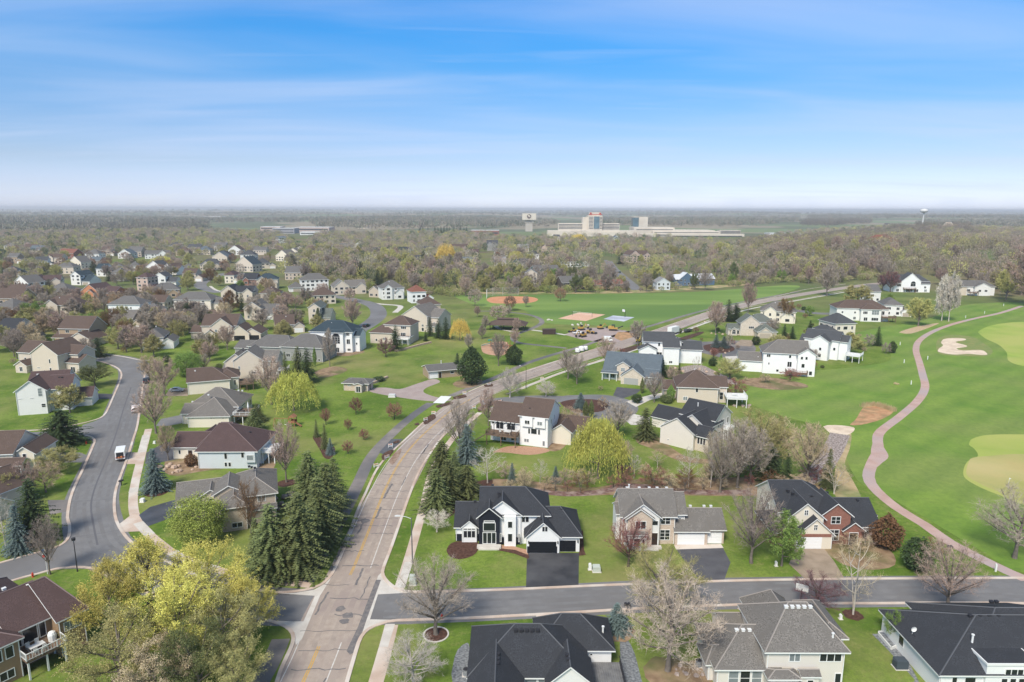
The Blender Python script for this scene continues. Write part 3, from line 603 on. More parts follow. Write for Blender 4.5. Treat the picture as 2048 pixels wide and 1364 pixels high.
def win_mesh(w, h, cols, rows, fm, arch=False):
    k = ('w', round(w, 2), round(h, 2), cols, rows, fm.name, arch)
    if k not in _wc:
        f = MB(); b = .10 if w > .7 else .07
        f.box(-w/2, -.06, 0, w/2, .01, b); f.box(-w/2, -.06, h-b, w/2, .01, h); f.box(-w/2, -.06, b, -w/2+b, .01, h-b); f.box(w/2-b, -.06, b, w/2, .01, h-b)
        for c in range(1, cols): x = -w/2 + w * c / cols; f.box(x-.05, -.05, b, x+.05, .01, h-b)
        for r in range(1, rows): z = h * r / rows; f.box(-w/2+b, -.045, z-.03, w/2-b, .01, z+.03)
        if arch:
            n = 10; ro, ri = w/2, w/2 - b
            for q in range(n):
                t0, t1 = math.pi*q/n, math.pi*(q+1)/n
                f.poly([(ro*math.cos(t0), -.06, h+ro*math.sin(t0)), (ri*math.cos(t0), -.06, h+ri*math.sin(t0)), (ri*math.cos(t1), -.06, h+ri*math.sin(t1)), (ro*math.cos(t1), -.06, h+ro*math.sin(t1))])
        g = MB(); g.box(-w/2+b*.6, -.025, b*.6, w/2-b*.6, .005, h-b*.6)
        if arch: g.poly([((w/2-b*.8)*math.cos(t), -.03, h-.01+(w/2-b*.8)*math.sin(t)) for t in np.linspace(0, math.pi, 11)][::-1])
        _wc[k] = (f.mesh('window', fm), g.mesh('pane', M_GLASS), g.mesh('pane', M_GLASSB))
    return _wc[k]
def farwin_mesh(w, h, cols, fm):
    k = ('f', round(w, 1), round(h, 1), cols, fm.name)
    if k not in _wc:
        f = MB(); f.box(-w/2-.07, -.03, -.07, w/2+.07, .01, h+.07, 0)
        for c in range(cols):
            x0 = -w/2 + w*c/cols + .04; x1 = -w/2 + w*(c+1)/cols - .04; f.poly([(x0,-.034,0),(x1,-.034,0),(x1,-.034,h),(x0,-.034,h)], 1)
        _wc[k] = f.mesh('window', [fm, M_GLASS])
    return _wc[k]
def gdoor_mesh(w, h, m):
    k = ('g', round(w, 1), round(h, 1), m.name)
    if k not in _wc:
        f = MB(); f.box(-w/2, -.03, 0, w/2, .01, h)
        nr, nc = 4, max(2, int(w / .75))
        for r in range(nr):
            for c in range(nc):
                x0 = -w/2 + w*c/nc + .06; x1 = -w/2 + w*(c+1)/nc - .06; z0 = h*r/nr + .06; z1 = h*(r+1)/nr - .06; f.box(x0, -.055, z0, x1, -.03, z1)
        _wc[k] = f.mesh('garage_door', m)
    return _wc[k]
def face(wg, f, u, out=0.0):
    x0, y0, x1, y1 = wg[:4]
    e = out
    return dict(S=((x0+u, y0-e), 0), E=((x1+e, y0+u), math.pi/2), N=((x1-u, y1+e), math.pi), W=((x0-e, y1-u), -math.pi/2))[f]
HOUSES = []     # (short name, x, y) landmarks for labels
def house(label, short, org, yaw, wallc, roofc, wings, opens=(), far=False, name='house', cat='house', trim=None, frame=None, vents=(), decks=(), extra=None, blind=.15):
    t = thing(name, label, cat, (org[0], org[1], terr(*org)), R_(yaw))
    bx = (min(q[0] for q in wings) + max(q[2] for q in wings)) / 2; by = (min(q[1] for q in wings) + max(q[3] for q in wings)) / 2; a_ = R_(yaw)
    HOUSES.append((short, org[0] + bx*math.cos(a_) - by*math.sin(a_), org[1] + bx*math.sin(a_) + by*math.cos(a_), t))
    trim = trim or M_TRIM; frame = frame or M_TRIM
    used = []; wm, rm = MB(), MB()
    for i, wg in enumerate(wings):
        o = wg[7] if len(wg) > 7 else {}; k = o.get('mat', wallc)
        if k not in used: used.append(k)
        add_wing(wm, rm, wg, i, used.index(k), not far)
    wm.build('wall', [WALL[k] for k in used], t); rm.build('roof', [ROOF[roofc], trim, CAPM[roofc]], t)
    for i, wg in enumerate(wings):
        o = wg[7] if len(wg) > 7 else {}
        if o.get('open'):
            for px, py in ((wg[0]+.2, wg[1]+.2), (wg[2]-.2, wg[1]+.2)) + (((wg[0]+wg[2])/2, wg[1]+.2),) * (wg[2]-wg[0] > 4):
                f = MB(); f.box(px-.12, py-.12, 0, px+.12, py+.12, wg[4]); f.build('porch_post', trim, t)
    rr = random.Random(hash(short) % 1000 if False else sum(map(ord, short)))
    for op in opens:
        wi, fc, u, z, w, h = op[:6]; kind = op[6] if len(op) > 6 else (1, 1)
        (px, py), rz = face(wings[wi], fc, u, wi * .004 + .002)
        if isinstance(kind, str) and kind[0] == 'G':
            link('garage_door', gdoor_mesh(w, h, GD[kind[1]]), t, (px, py, z), rz)
        elif kind == 'D':
            f = MB(); f.box(-w/2-.1, -.05, 0, w/2+.1, .01, h+.1, 0); f.box(-w/2, -.07, 0, w/2, -.05, h, 1)
            for zz in (.25, h*.55): f.box(-w/2+.15, -.085, zz, w/2-.15, -.07, zz+h*.32, 1)
            f.build('door', [frame, M_DOOR], t, (px, py, z), rz)
        elif far: link('window', farwin_mesh(w, h, kind[0], frame), t, (px, py, z), rz)
        else:
            fm, g1, g2 = win_mesh(w, h, kind[0], kind[1], frame, len(kind) > 2)
            wo = link('window', fm, t, (px, py, z), rz); link('pane', g2 if rr.random() < blind else g1, wo)
    if not far:
        for wg in wings[:3]:
            if wg[5] in 'NF' or (len(wg) > 7 and wg[7].get('open')): continue
            for px in (wg[0] + .12, wg[2] - .12): f = MB(); f.box(px-.05, wg[1]-.14, .1, px+.05, wg[1]-.04, wg[4]); f.build('downpipe', trim, t)
    for v in vents:   # x, y, z, dark?
        f = MB()
        if len(v) > 4: f.tube([(0,0,-.5),(0,0,v[4])], .13, 8, 0); f.tube([(0,0,v[4]),(0,0,v[4]+.12)], .2, 8, 0); f.build('flue_pipe', M_VENT, t, v[:3])
        else: f.box(-.22, -.2, -.15, .22, .2, .14); f.box(-.26, -.24, .14, .26, .24, .19); f.build('roof_vent', M_VENTD if v[3] else M_VENT, t, v[:3])
    for d in decks: deck(t, *d)
    if extra: extra(t)
    return t
def deck(t, x0, y0, x1, y1, z, mk='wood', stairs=None):
    m, rmm = dict(wood=(M_WOOD, M_WOOD), white=(M_TRIM, M_TRIM), grey=(M_GWOOD, M_VENTD), tan=(M_WOOD, M_TRIM))[mk]
    f = MB(); n = max(4, int((x1-x0)/.3))
    for i in range(n): a = x0 + (x1-x0)*i/n; f.box(a+.01, y0, z-.06, a+(x1-x0)/n-.01, y1, z)
    f.box(x0, y0, z-.35, x1, y0+.08, z-.07); f.box(x0, y1-.08, z-.35, x1, y1, z-.07); f.box(x0, y0+.09, z-.35, x0+.08, y1-.09, z-.07); f.box(x1-.08, y0+.09, z-.35, x1, y1-.09, z-.07)
    dk = f.build('deck', m, t)
    r = MB()
    for a, b in (((x0,y0),(x1,y0)), ((x1,y0),(x1,y1)), ((x0,y1),(x0,y0))):
        L = math.hypot(b[0]-a[0], b[1]-a[1]); n = max(2, int(L/.35)); an = math.atan2(b[1]-a[1], b[0]-a[0])
        r.rbox((a[0]+b[0])/2, (a[1]+b[1])/2, z+.92, z+1.0, L/2, .05, an); r.rbox((a[0]+b[0])/2, (a[1]+b[1])/2, z+.1, z+.15, L/2, .03, an)
        for i in range(n): q = i / n; r.rbox(a[0]+(b[0]-a[0])*q, a[1]+(b[1]-a[1])*q, z, z+.93, .025 if i % 5 else .06, .025 if i % 5 else .06, an)
    r.build('railing', rmm, dk)
    for px, py in ((x0+.2, y0+.2), (x1-.2, y0+.2), ((x0+x1)/2, y0+.2), (x1-.2, y1-.2)):
        f = MB(); f.box(px-.1, py-.1, 0, px+.1, py+.1, z-.35); f.build('post', rmm, dk)
    if stairs:
        sx, dr = stairs; f = MB(); n = int(z/.19)
        for i in range(n): q = sx + dr * (i+.5) * .28; f.box(q-.15, y0, z-(i+1)*.19-.04, q+.15, y0+1.1, z-(i+1)*.19)
        f.build('stairs', m, dk)
# ---- the near houses, each measured for itself
def ext_A(t):
    f = MB(); f.box(-6.3, 115.2, 0, -1.9, 116.15, .45); f.box(-6.0, 114.7, 0, -2.2, 115.19, .22); f.build('entry_steps', M_CONC, t)
    for x0, x1, y in ((-4.4+.0, -4.4, 0),): pass
    for x in (3.05, 8.05):
        f = MB(); f.box(x-.22, 113.72, 0, x+.22, 113.79, 1.3); f.build('stone_pier', WALL['black'], t)
    for x, y in ((3.1, 113.72), (8.35, 113.72), (12.0, 114.2)):
        f = MB(); f.box(x-.09, y-.16, 1.9, x+.09, y, 2.3); f.box(x-.05, y-.1, 2.3, x+.05, y, 2.4); f.build('wall_lamp', M_VENTD, t)
    for q in ((-10.42,118.2,-9.2,118.29), (-6.4,118.2,-6.05,118.29), (-2.1,116.9,-1.35,116.98), (.85,116.9,1.62,116.98)): f = MB(); f.box(q[0], q[1], 0, q[2], q[3], 1.4); f.build('stone_band', WALL['black'], t)
house('white and black two-storey house with black roof and two black garage doors', 'the white-and-black house', (0,0), 0, 'bwhite', 'black', [
    (-10.4,118.3,-4.5,127,3.0,'X',.62,{'ia':0,'ib':0}), (-9.2,117.7,-6.4,121,3.0,'Y',.85,{'rk':.2,'ov':.35}),
    (-5.7,117.3,6.8,126.6,5.9,'X',.68,{'ib':4.2}), (-5.0,117.0,1.7,121.5,5.9,'Y',.78), (-5.95,116.2,-2.15,120,5.9,'Y',.85,{'mat':'black'}),
    (-1.3,116.2,.8,117.2,5.85,'N',0), (2.9,114.3,12.3,124.6,3.2,'X',.58,{'ia':3.6,'ib':3.2}), (2.8,113.8,8.6,118,3.2,'Y',.9)],
    [(1,'S',1.4,.9,2.3,1.5,(3,1)), (1,'S',1.4,2.45,2.3,.42,(3,1)), (4,'S',1.9,.5,2.5,2.3,(3,1)), (4,'S',1.9,3.0,2.3,1.7,(1,1)), (4,'S',1.9,4.75,2.0,.35,(1,1)), (5,'S',1.05,3.6,.95,1.4), (5,'S',1.05,.9,.95,1.7),
     (2,'S',4.0,3.8,.4,1.3), (2,'S',7.0,3.8,.4,1.3), (2,'S',7.9,4.2,.75,1.3), (2,'S',8.6,4.2,.75,1.3), (2,'S',8.2,1.6,.6,1.0), (5,'S',-.65,.9,.3,1.7), (5,'S',2.7,.9,.3,1.7),
     (7,'S',3.2,4.1,1.1,1.1,(2,1)), (7,'S',2.85,.05,4.9,2.15,'Gb'), (6,'S',7.3,.05,2.9,2.15,'Gb')],
    vents=[(-3.6,122.6,9.2,1),(-2.4,120.2,8.6,1),(-2.3,119.5,8.4,1),(5.7,115.9,5.6,1),(5.4,115.2,5.9,1),(9.3,119.0,6.0,1),(-7,122.6,5.9,1)], extra=ext_A, blind=0)
def ext_B(t):
    f = MB(); f.box(21.6, 115.2, 0, 27.5, 116.2, .35); f.box(22.4, 114.6, 0, 26.8, 115.19, .18); f.build('entry_steps', M_CONC, t)
    f = MB(); f.box(25.9, 116.0, 1.6, 26.15, 116.12, 1.85); f.build('house_number', M_VENTD, t)
house('beige brick two-storey house with taupe roof and two white garage doors', 'the beige brick house', (0,0), 0, 'bbrick', 'taupe', [
    (20.3,117.3,30.2,125.3,5.8,'X',.80), (19.6,119.0,20.3,123.0,5.4,'X',.5,{'mat':'white','rk':.2}), (30.2,118.6,32.3,124.2,5.7,'X',.95,{'mat':'white','z0':3.0}), (20.9,116.4,27.1,121,5.8,'Y',.78,{'mat':'white'}),
    (21.3,116.0,25.7,118,5.8,'Y',.75), (21.2,115.2,24.6,116.2,2.9,'H',.4,{'mat':'white','ov':.3}), (30.25,117.0,36.2,124.0,3.0,'X',.72), (36.2,117.5,39.4,124.0,3.1,'X',.70)],
    [(0,'S',8.1,3.9,1.9,1.5,(2,2)), (0,'S',8.1,.8,1.9,2.1,(2,3)), (4,'S',2.3,3.6,2.0,1.6,(2,1)), (3,'S',5.3,4.1,1.4,1.0,(1,1)), (3,'S',5.4,.35,1.1,2.3,'D'), (5,'S',1.7,.5,1.3,1.7,(1,2)), (5,'S',.55,.7,.5,1.4), (5,'S',2.85,.7,.5,1.4),
     (2,'S',1.2,4.2,.45,.5), (6,'S',2.95,.05,5.0,2.2,'Gw'), (7,'S',1.45,.05,2.8,2.2,'Gw'), (0,'W',2,3.6,.9,1.4), (0,'W',2,.9,.9,1.4), (0,'W',5,3.6,.9,1.4)],
    vents=[(22,122.3,8.9,0),(24.3,122.3,8.9,0),(26.2,122.3,8.9,0),(27.7,122.3,8.9,0),(29.5,122.3,8.9,0),(34,121.5,5.6,0),(36.6,121.5,5.6,0),(37.9,121.5,5.6,0),(24.1,119.4,7.9,0),(24.2,118.6,7.8,0),(22.2,121.4,8.9,0,1.0)], extra=ext_B, blind=.3)
house('red brick and cream two-storey house with black roof and one white garage door', 'the red brick house', (0,0), 0, 'cream', 'black', [
    (50.0,119.3,61.5,130.6,5.8,'X',.62,{'ib':5.2}), (50.8,117.0,57.4,123,5.4,'Y',.85), (52.2,115.6,58.6,120,3.0,'Y',.9), (57.2,117.5,62.6,124,5.8,'Y',.80,{'mat':'brick'}),
    (62.2,118.6,68.6,128.6,3.2,'X',.62,{'mat':'brick','ia':0,'ib':0}), (61.6,117.2,64.9,120,3.1,'Y',.78,{'mat':'brick'}), (66.5,124,70.5,131,2.9,'H',.5,{'mat':'cream'}), (48.3,116.8,52.2,125,2.9,'X',.5,{'ia':2,'mat':'brick'}), (52.2,115.57,58.6,115.7,2.95,'N',0,{'mat':'brick','z0':2.35})],
    [(1,'S',3.3,5.9,.8,1.1,(2,2)), (2,'S',3.2,3.7,.7,1.1,(2,2)), (2,'S',2.2,.05,4.7,2.25,'Gw'), (3,'S',2.7,4.0,1.8,1.5,(2,2)), (3,'S',2.6,.7,1.9,2.2,(2,3)), (5,'S',1.7,.1,1.5,2.3,'D'), (4,'S',4.5,.8,1.3,1.5,(2,1)), (4,'S',4.5,2.35,1.3,.5,(2,1)),
     (0,'W',3,3.6,.9,1.4), (0,'W',6,3.6,1.8,1.4,(3,1)), (0,'W',9,3.6,.9,1.4), (0,'S',7.2,4.9,1.0,.5)],
    vents=[(52.7,122.4,8.4,1),(53.3,121.6,8.2,1),(53.9,120.8,8.0,1),(57,121.8,7.5,1),(66.5,123,6.2,1),(62,126,6.5,1)], frame=M_TRIM, blind=.2)
house('long low house in the foreground with wide black hip roof and grey deck', 'the foreground black-roofed house', (0,0), 0, 'white', 'black', [
    (-5.1,76.8,9.7,86.6,3.2,'X',.74,{'ia':5.6,'ib':5.8}), (-5.0,70,1.2,80,3.2,'Y',.72), (4.7,75.2,10.0,80,3.2,'Y',.86), (3.6,82.3,13.5,88.7,3.2,'X',.85,{'ia':3.4,'ib':4.0})],
    [(0,'S',7.6,1.1,1.6,1.8,(1,1)), (0,'S',6.2,1.1,1.0,1.8,(1,1)), (0,'S',9.0,1.1,1.0,1.8,(1,1)), (3,'S',7.2,1.9,.4,.4), (1,'S',3,1,2,1.6,(2,1)), (0,'W',3,1.2,1.2,1.4)],
    vents=[(.6+i*.72,80.9,6.55,1) for i in range(5)] + [(-1.7,77.6,5.4,1),(-1.7,76.7,5.4,1),(-1.7,75.8,5.4,1),(7.1,77.2,5.6,1),(7.2,76.4,5.6,1),(6.2,87.0,4.8,0),(12.6,84.4,4.3,0,.5)],
    decks=[(10.1,72.0,14.6,82.2,1.0,'grey')], blind=.7)
def ext_P2(t):
    pass
house('two-storey beige house with taupe hip roof and a row of white skylight vents', 'the taupe-roofed foreground house', (0,0), 0, 'pale', 'taupe', [
    (32.8,78.3,42.8,88.0,5.8,'X',.70,{'ia':4.3,'ib':3.2}), (26.6,78.5,34.5,87.6,3.1,'X',.62,{'ia':4.5}), (25.9,80.0,28,83.5,2.7,'X',.6,{'ia':1}), (35.2,84,41,94.0,3.3,'Y',.95,{'ib':2.6}), (41.5,82.0,44.4,90,5.2,'Y',.65,{'ia':1.4,'ib':1.4}),
    (32.7,76.7,36.4,78.3,2.8,'X',.5,{'ia':1,'ib':1,'ov':.3}), (37.0,77.3,39.3,78.3,2.75,'X',.6,{'ov':.3,'rk':.15}), (29.5,86,36,90.5,3.0,'X',.6)],
    [(0,'S',3.6,4.0,1.5,1.3,(2,1)), (0,'S',12.4-4.2,4.0,2.9,1.4,(3,1)), (0,'S',9.4,.9,.9,1.5,(1,1)), (1,'S',2.2,.3,1.4,2.3,(1,2)), (1,'S',3.7,.3,1.4,2.3,(1,2)), (1,'S',5.2,.3,1.4,2.3,(1,2)),
     (5,'S',1.9,.1,1.9,2.2,(2,1)), (5,'S',.45,.3,.5,2.0,(1,3)), (6,'S',1.2,1.2,.9,1.0,(1,1)), (1,'W',3,1.2,.9,1.3), (1,'W',6,1.2,.9,1.3)],
    vents=[(36.6+i*.8,82.5,9.1,0) for i in range(5)] + [(30.2+i*.85,82.4,5.7,0) for i in range(3)] + [(41.6,79.4,6.9,0,.35),(38.6,90.2,5.3,0),(38.6,91.2,5.0,0)], blind=.35)
house('low white house in the foreground corner with broad black roof and satellite dish', 'the corner black-roofed house', (0,0), 0, 'bwhite', 'black', [
    (54.6,77.2,76,90.8,3.3,'X',.52,{'ia':8.5,'ib':0}), (59.6,78.0,74,92.6,3.3,'X',.52,{'ia':7.0}), (60.5,84,68,91.2,3.2,'Y',.45,{'ib':2.5}), (60.2,76.9,66.5,80,4.6,'F',0)],
    [(0,'W',5.0,1.1,1.3,1.6,(1,1)), (0,'S',1.9,1.0,.7,1.7,(1,1)), (0,'S',3.9,1.0,1.5,1.7,(1,1)), (3,'S',4.6,.9,.9,1.9,(1,1)), (3,'S',3.5,.9,.9,1.9,(1,1)), (3,'S',2.4,.9,.9,1.9,(1,1)), (3,'S',3.5,3.0,2.4,1.1,(3,1))],
    vents=[(62.4+i*1.25,84.0,6.9,1) for i in range(4)] + [(67.6,87.4,6.9,1),(68.3,87.4,6.9,1),(60.6,80.6,5.0,0,1.3),(55.4,84.3,3.6,1)], blind=0)
house('brown stucco house with reddish-brown roof and raised rear deck, bottom left', 'the brown stucco house', (-68.6,74.2), 57, 'brown', 'purple', [
    (-7,0.0,7.4,13,5.7,'X',.45,{'ib':6}), (7.0,2.0,12.3,13.5,5.7,'X',.5,{'ia':0,'ib':0}), (12.0,-.1,15.4,13.4,5.7,'X',.48,{'ia':0,'ib':1.6}), (4,7,13,19,5.2,'Y',.6,{'ib':4})],
    [(0,'S',5.0,3.4,3.2,1.7,(3,1)), (0,'S',13.2,3.4,1.0,1.7,(1,1)), (0,'S',11.4,3.4,2.0,1.7,(2,1)), (0,'S',12.2,.6,2.6,1.3,(3,1)), (1,'S',2.4,3.1,1.9,2.3,(1,1)), (1,'S',1.0,3.1,.8,2.3,(1,1)), (1,'S',3.9,3.1,.9,2.3,(1,1)), (2,'S',1.8,3.5,2.3,1.4,(3,1)), (1,'S',2.6,.2,2.4,2.1,(2,1))],
    vents=[(3,8.6,8.6,0),(4.6,8.6,8.7,0),(6.2,8.6,8.7,0),(7.8,8.6,8.7,0),(9.4,8.6,8.8,0),(5.4,6.0,7.7,0),(2,3,6.6,0,.6),(12.6,6.4,8.4,0,.4)], decks=[(7.3,-1.8,12.1,1.9,2.9,'tan',(12.1,1))], frame=M_TRIM, blind=.2)
# ---- houses of the middle distance
house('tan house with grey dormered roof behind the round green tree by the pavement', 'the grey dormered house', (-55.3,121.3), 20, 'taupe', 'taupe', [
    (0,0,4.6,12,5.0,'H',.5), (2.8,3.2,10.0,15.5,5.6,'H',.55), (-8.5,8.5,2,17.5,3.2,'X',.62,{'ia':0}), (-4.5,8.0,0,12.5,4.4,'Y',.6,{'mat':'beige'}), (-1.5,6,4,13,5.4,'Y',.55), (4.4,1.6,9.8,3.2,3.0,'X',.5,{'ov':.3})],
    [(0,'S',2.7,.6,2.0,1.1,(2,1)), (1,'S',1.0,.6,1.1,2.2,(1,2)), (1,'S',4.5,3.9,1.6,1.2,(2,1)), (1,'S',4.2,.6,1.6,1.6,(2,1)), (1,'E',4,3.6,1.2,1.3), (3,'S',2.2,2.9,.8,1.1), (2,'W',4.5,.05,4.6,2.2,'Gw')],
    vents=[(5.2,10.2,8.9,1),(5.7,9.6,8.9,1),(6.3,9.0,8.9,1),(7.4,11,8.8,1)])
house('white house with purple-brown roof, white deck and boulder bed at its corner', 'the purple-brown-roofed white house', (-74.6,154.0), 1, 'lblue', 'purple', [
    (0,0,13.9,13.5,4.5,'X',.66,{'ia':2.8,'ib':8.8}), (-1.2,3.5,8,15.5,4.3,'X',.66,{'ia':3.4,'ib':3,'mat':'cream'}), (-9.0,6.6,2,14.2,3.2,'X',.62,{'mat':'cream','ia':0}), (11.4,-.6,13.7,.2,4.3,'N',0,{'z0':1.7}), (-6,11,0,18,3.1,'Y',.6,{'mat':'cream'})],
    [(0,'S',6.6,2.3,.8,1.6,(1,1)), (0,'S',10.6,2.6,.8,1.6,(1,1)), (3,'S',1.15,.6+1.6,1.7,1.4,(1,1)), (0,'S',6.5,.4,.75,1.2), (0,'S',7.4,.4,.75,1.2), (2,'S',1.6,1.2,.6,1.1), (2,'S',4.2,.1,1.0,2.1,'D'), (0,'E',5,1.8,2.4,1.8,(3,1))],
    vents=[(3.0,8.0,8.4,1),(5.6,7.4,7.6,0,1.0),(10,7.2,6.6,1)], decks=[(14.0,3.0,17.2,9.5,3.0,'white')], frame=M_TRIM)
house('cream house with grey-brown hip roofs and a deck crowded with furniture', 'the grey-brown double-hipped house', (-91.5,184.9), 3, 'cream', 'taupe', [
    (0,0,11.5,12,3.4,'H',.62,{'ia':5.6}), (-2.5,6.5,11.8,19,4.3,'X',.62,{'ia':6,'ib':7}), (-3,3.5,2,10,3.2,'X',.55)],
    [(0,'S',6.5,2.5,.35,.3), (0,'S',9.8,2.5,.35,.3), (1,'E',3,1.5,1.6,1.5,(2,1)), (1,'E',11,1.5,1.6,1.5,(2,1))],
    vents=[(3,8.4,7.2,0),(9.4,15,6.7,0),(10.4,15.4,6.5,0),(-2,9,5,0),(-.8,9,5,0)], decks=[(12.1,1.5,17.2,9.0,2.9,'tan')], frame=M_CTRIM)
house('cream house with plain brown hip roof and brown timber deck behind', 'the plain brown-roofed cream house', (-107.6,219.4), 22, 'cream', 'brown', [
    (0,0,13.0,11.5,4.3,'X',.55,{'ia':0,'ib':5.2}), (9.0,2.2,15.8,12.5,4.4,'Y',.55,{'ia':3.4,'ib':3.4})],
    [(1,'E',3,2.4,1.2,1.3), (1,'E',6,2.4,1.2,1.3), (1,'E',4,.4,1.6,1.8,(2,1)), (1,'S',5.6,1.5,.6,1.8)],
    vents=[(2.4,4.4,7.0,0),(5.2,6.0,7.4,0)], decks=[(16,-2,20.5,6,2.6,'wood')])
house('tall white house with dark brown roof and narrow slit windows beside the curve', 'the tall white slit-window house', (-147.3,195.8), 17, 'white', 'purple', [
    (0,0,7.8,13,7.4,'Y',.74), (7.6,2.6,13.6,12,7.0,'X',.62), (1.8,3.8,12,15,7.6,'X',.6,{'ib':0}), (12,6,18,13,3,'X',.6)],
    [(0,'S',1.0,4.9,1.1,.28), (0,'S',4.0,4.9,1.1,.28), (0,'S',6.3,5.4,1.2,2.6,(1,3)), (0,'S',6.8,2.0,1.2,1.2,(1,2)), (1,'S',1.8,.5,1.6,1.2,(1,1)), (1,'S',4.4,3.5,1.2,1.2)],
    vents=[(3.6,8,10.5,0),(9.8,6.4,9.5,1),(10.6,6.2,9.5,1)])
house('beige house with brown gabled roofs and covered porch at the left edge', 'the left-edge porch house', G(-38,956), 8, 'cream', 'brown', [
    (-9,1.5,6.5,13,5.2,'X',.6), (0,-.5,9,3,3.0,'X',.5,{'open':1}), (6.2,2.5,10.6,12,4.6,'Y',.7), (-8,-3,-1,4,3.2,'Y',.65), (-1.5,1,1.8,6,5.4,'Y',.7,{'mat':'beige'})],
    [(0,'S',11,1,1.4,1.5,(2,1)), (2,'S',2.2,3.4,.9,1.2), (2,'S',2.2,.8,1.2,1.4), (3,'S',3.5,.05,4.6,2.2,'Gw'), (4,'S',1.6,3.6,.8,1.2)], vents=[(-3,5.5,8,1)])
house('small pale gabled house behind birches at the bottom left edge', 'the small birch-side house', G(-32,1042), 70, 'beige', 'brown', [(-3,0,9,9,4.6,'X',.7), (-1,-3,4,2,3,'Y',.7)], [(0,'S',2.5,.8,1.4,1.3,(2,1)), (0,'S',6.5,.8,1.2,1.3), (0,'E',4.5,3.0,.9,1.2)])
house('large beige house with steep brown gable behind bare trees, far left', 'the steep-gabled beige house', G(66,745), -12, 'beige', 'brown', [
    (0,0,12,13,7.4,'Y',.66), (-9,3,1,13,7.0,'X',.66), (11.6,3,18,11,4.0,'X',.55), (9,5,16,13,6.8,'X',.6,{'ib':0}), (-6,-1.5,-1,4,3,'Y',.6,{'mat':'stone'})],
    [(0,'S',8.2,3.9,.8,1.7,(1,1)), (0,'S',8.2,1.0,.9,1.3), (0,'S',3,1.8,1.6,.4), (1,'S',3,3.5,.9,1.4), (1,'S',6.5,3.5,.9,1.4), (4,'S',2.5,.6,1.4,1.8,(2,1)), (2,'S',3.5,.1,2,2.2,(2,1))])
house('beige house with stepped brown gables and two tall slim windows', 'the twin-slim-window house', (-100.5,240.0), 5, 'beige', 'taupe', [
    (0,0,10.5,10,7.0,'Y',.72), (-3.6,2,4,12,6.2,'Y',.75), (10.2,1.5,15,10.5,6.6,'X',.6,{'ib':0}), (-4.2,.5,0,8,3.1,'X',.5)],
    [(0,'S',2.0,3.6,.7,1.4), (0,'S',2.0,1.7,.7,1.3), (0,'S',7.2,2.2,1.9,.7,(1,1)), (1,'S',1.6,1.0,1.2,1.4), (2,'S',2,4.6,.8,1.3), (2,'S',3.6,2.0,.8,1.3), (2,'S',1.2,.3,1,2.1), (2,'E',4,2.6,1.6,1.8,(2,1))],
    vents=[(2,6,9.6,1),(3,6,9.6,1)], decks=[(15.2,1,18.4,6,3.0,'white')])
def ext_O3(t):
    f = MB()
    for i in range(5): f.box(-6.4+i*1.2, -2.6, 5.5, -6.28+i*1.2, 1.2, 5.62)
    for x in (-6.3, -1.5): f.box(x-.07, -2.5, 3.0, x+.07, -2.36, 5.5)
    f.build('pergola', M_VENTD, t)
house('white three-storey house with brown gable roof and dark timber deck by the road', 'the white three-storey house', (2.1,171.5), -19, 'bwhite', 'brown', [
    (0,0,7.7,11.2,8.2,'X',.56), (-8.6,1.2,.2,11.5,5.7,'X',.68), (-2.5,4,3.5,15,5.5,'Y',.6), (7.6,4,12.8,11.8,3.6,'Y',.7,{'mat':'cream'}), (7.6,8,16,15,3.2,'X',.7,{'mat':'cream'}), (.8,-.5,3.6,.3,8.1,'N',0,{'z0':5.3}), (4.2,-.5,7.0,.3,8.1,'N',0,{'z0':5.3})],
    [(5,'S',1.4,6.0,1.4,1.1,(2,1)), (6,'S',1.4,6.0,1.4,1.1,(2,1)), (0,'S',2.6,3.3,.6,1.5), (0,'S',3.9,3.3,1.7,1.6,(1,1)), (0,'S',5.3,3.3,.6,1.5), (0,'S',1.9,.9,1.4,1.0,(2,1)), (0,'S',6.6,.4,.7,1.4), (0,'E',3,5.6,.6,1.3), (0,'E',6,6,.6,1.3), (0,'E',5.5,3.2,.9,1.3), (0,'E',2,3.2,.5,.4),
     (1,'S',2.6,3.3,2.2,2.0,(2,1)), (1,'S',5.8,3.3,2.4,2.0,(2,1)), (1,'S',3.6,.2,1.8,2.1,(2,1)), (1,'S',6.6,.5,1.6,1.3,(2,1)), (1,'S',.7,4.5,.8,1.2)],
    vents=[(2.1,2.2,9.5,1)], decks=[(-8.4,-3.0,-.1,1.15,3.0,'wood',(-8.4,-1))], extra=ext_O3)
house('beige stucco house with black crossed gable roofs and sunroom beyond the willow', 'the black cross-gabled house', (39.5,173.5), -42, 'pale', 'black', [
    (0,0,9.6,9.5,4.6,'Y',.66), (1.0,9.0,11.0,18.6,6.4,'X',.62), (-9.0,11,2,18.5,3.1,'X',.62), (3,4,11,13,5.4,'Y',.7), (9.3,1.0,13.2,6,4.2,'X',.7,{'mat':'beige'}), (-2.6,6.2,1.5,10,3.0,'F',0)],
    [(4,'S',1.2,1.9,.7,1.8), (4,'S',2.0,1.9,.7,1.8), (4,'S',2.8,1.9,.7,1.8), (4,'E',1.0,1.9,.8,1.8), (4,'E',2.1,1.9,.8,1.8), (4,'E',3.2,1.9,.8,1.8), (1,'E',2,3.9,.7,1.7), (1,'E',3,3.9,.7,1.7), (1,'E',5,4.2,.8,1.5), (1,'E',7.6,3.9,1,1.8), (1,'E',3,.9,1.8,1.8,(3,1)), (1,'E',7,.8,1.8,2,(2,1)), (0,'S',2.4,1.2,.4,.4)],
    vents=[(4.6,11.6,8.9,0,.4),(8,12,8,1)], decks=[(11.3,13.5,12.8,17.5,3.2,'white')], frame=M_TRIM)
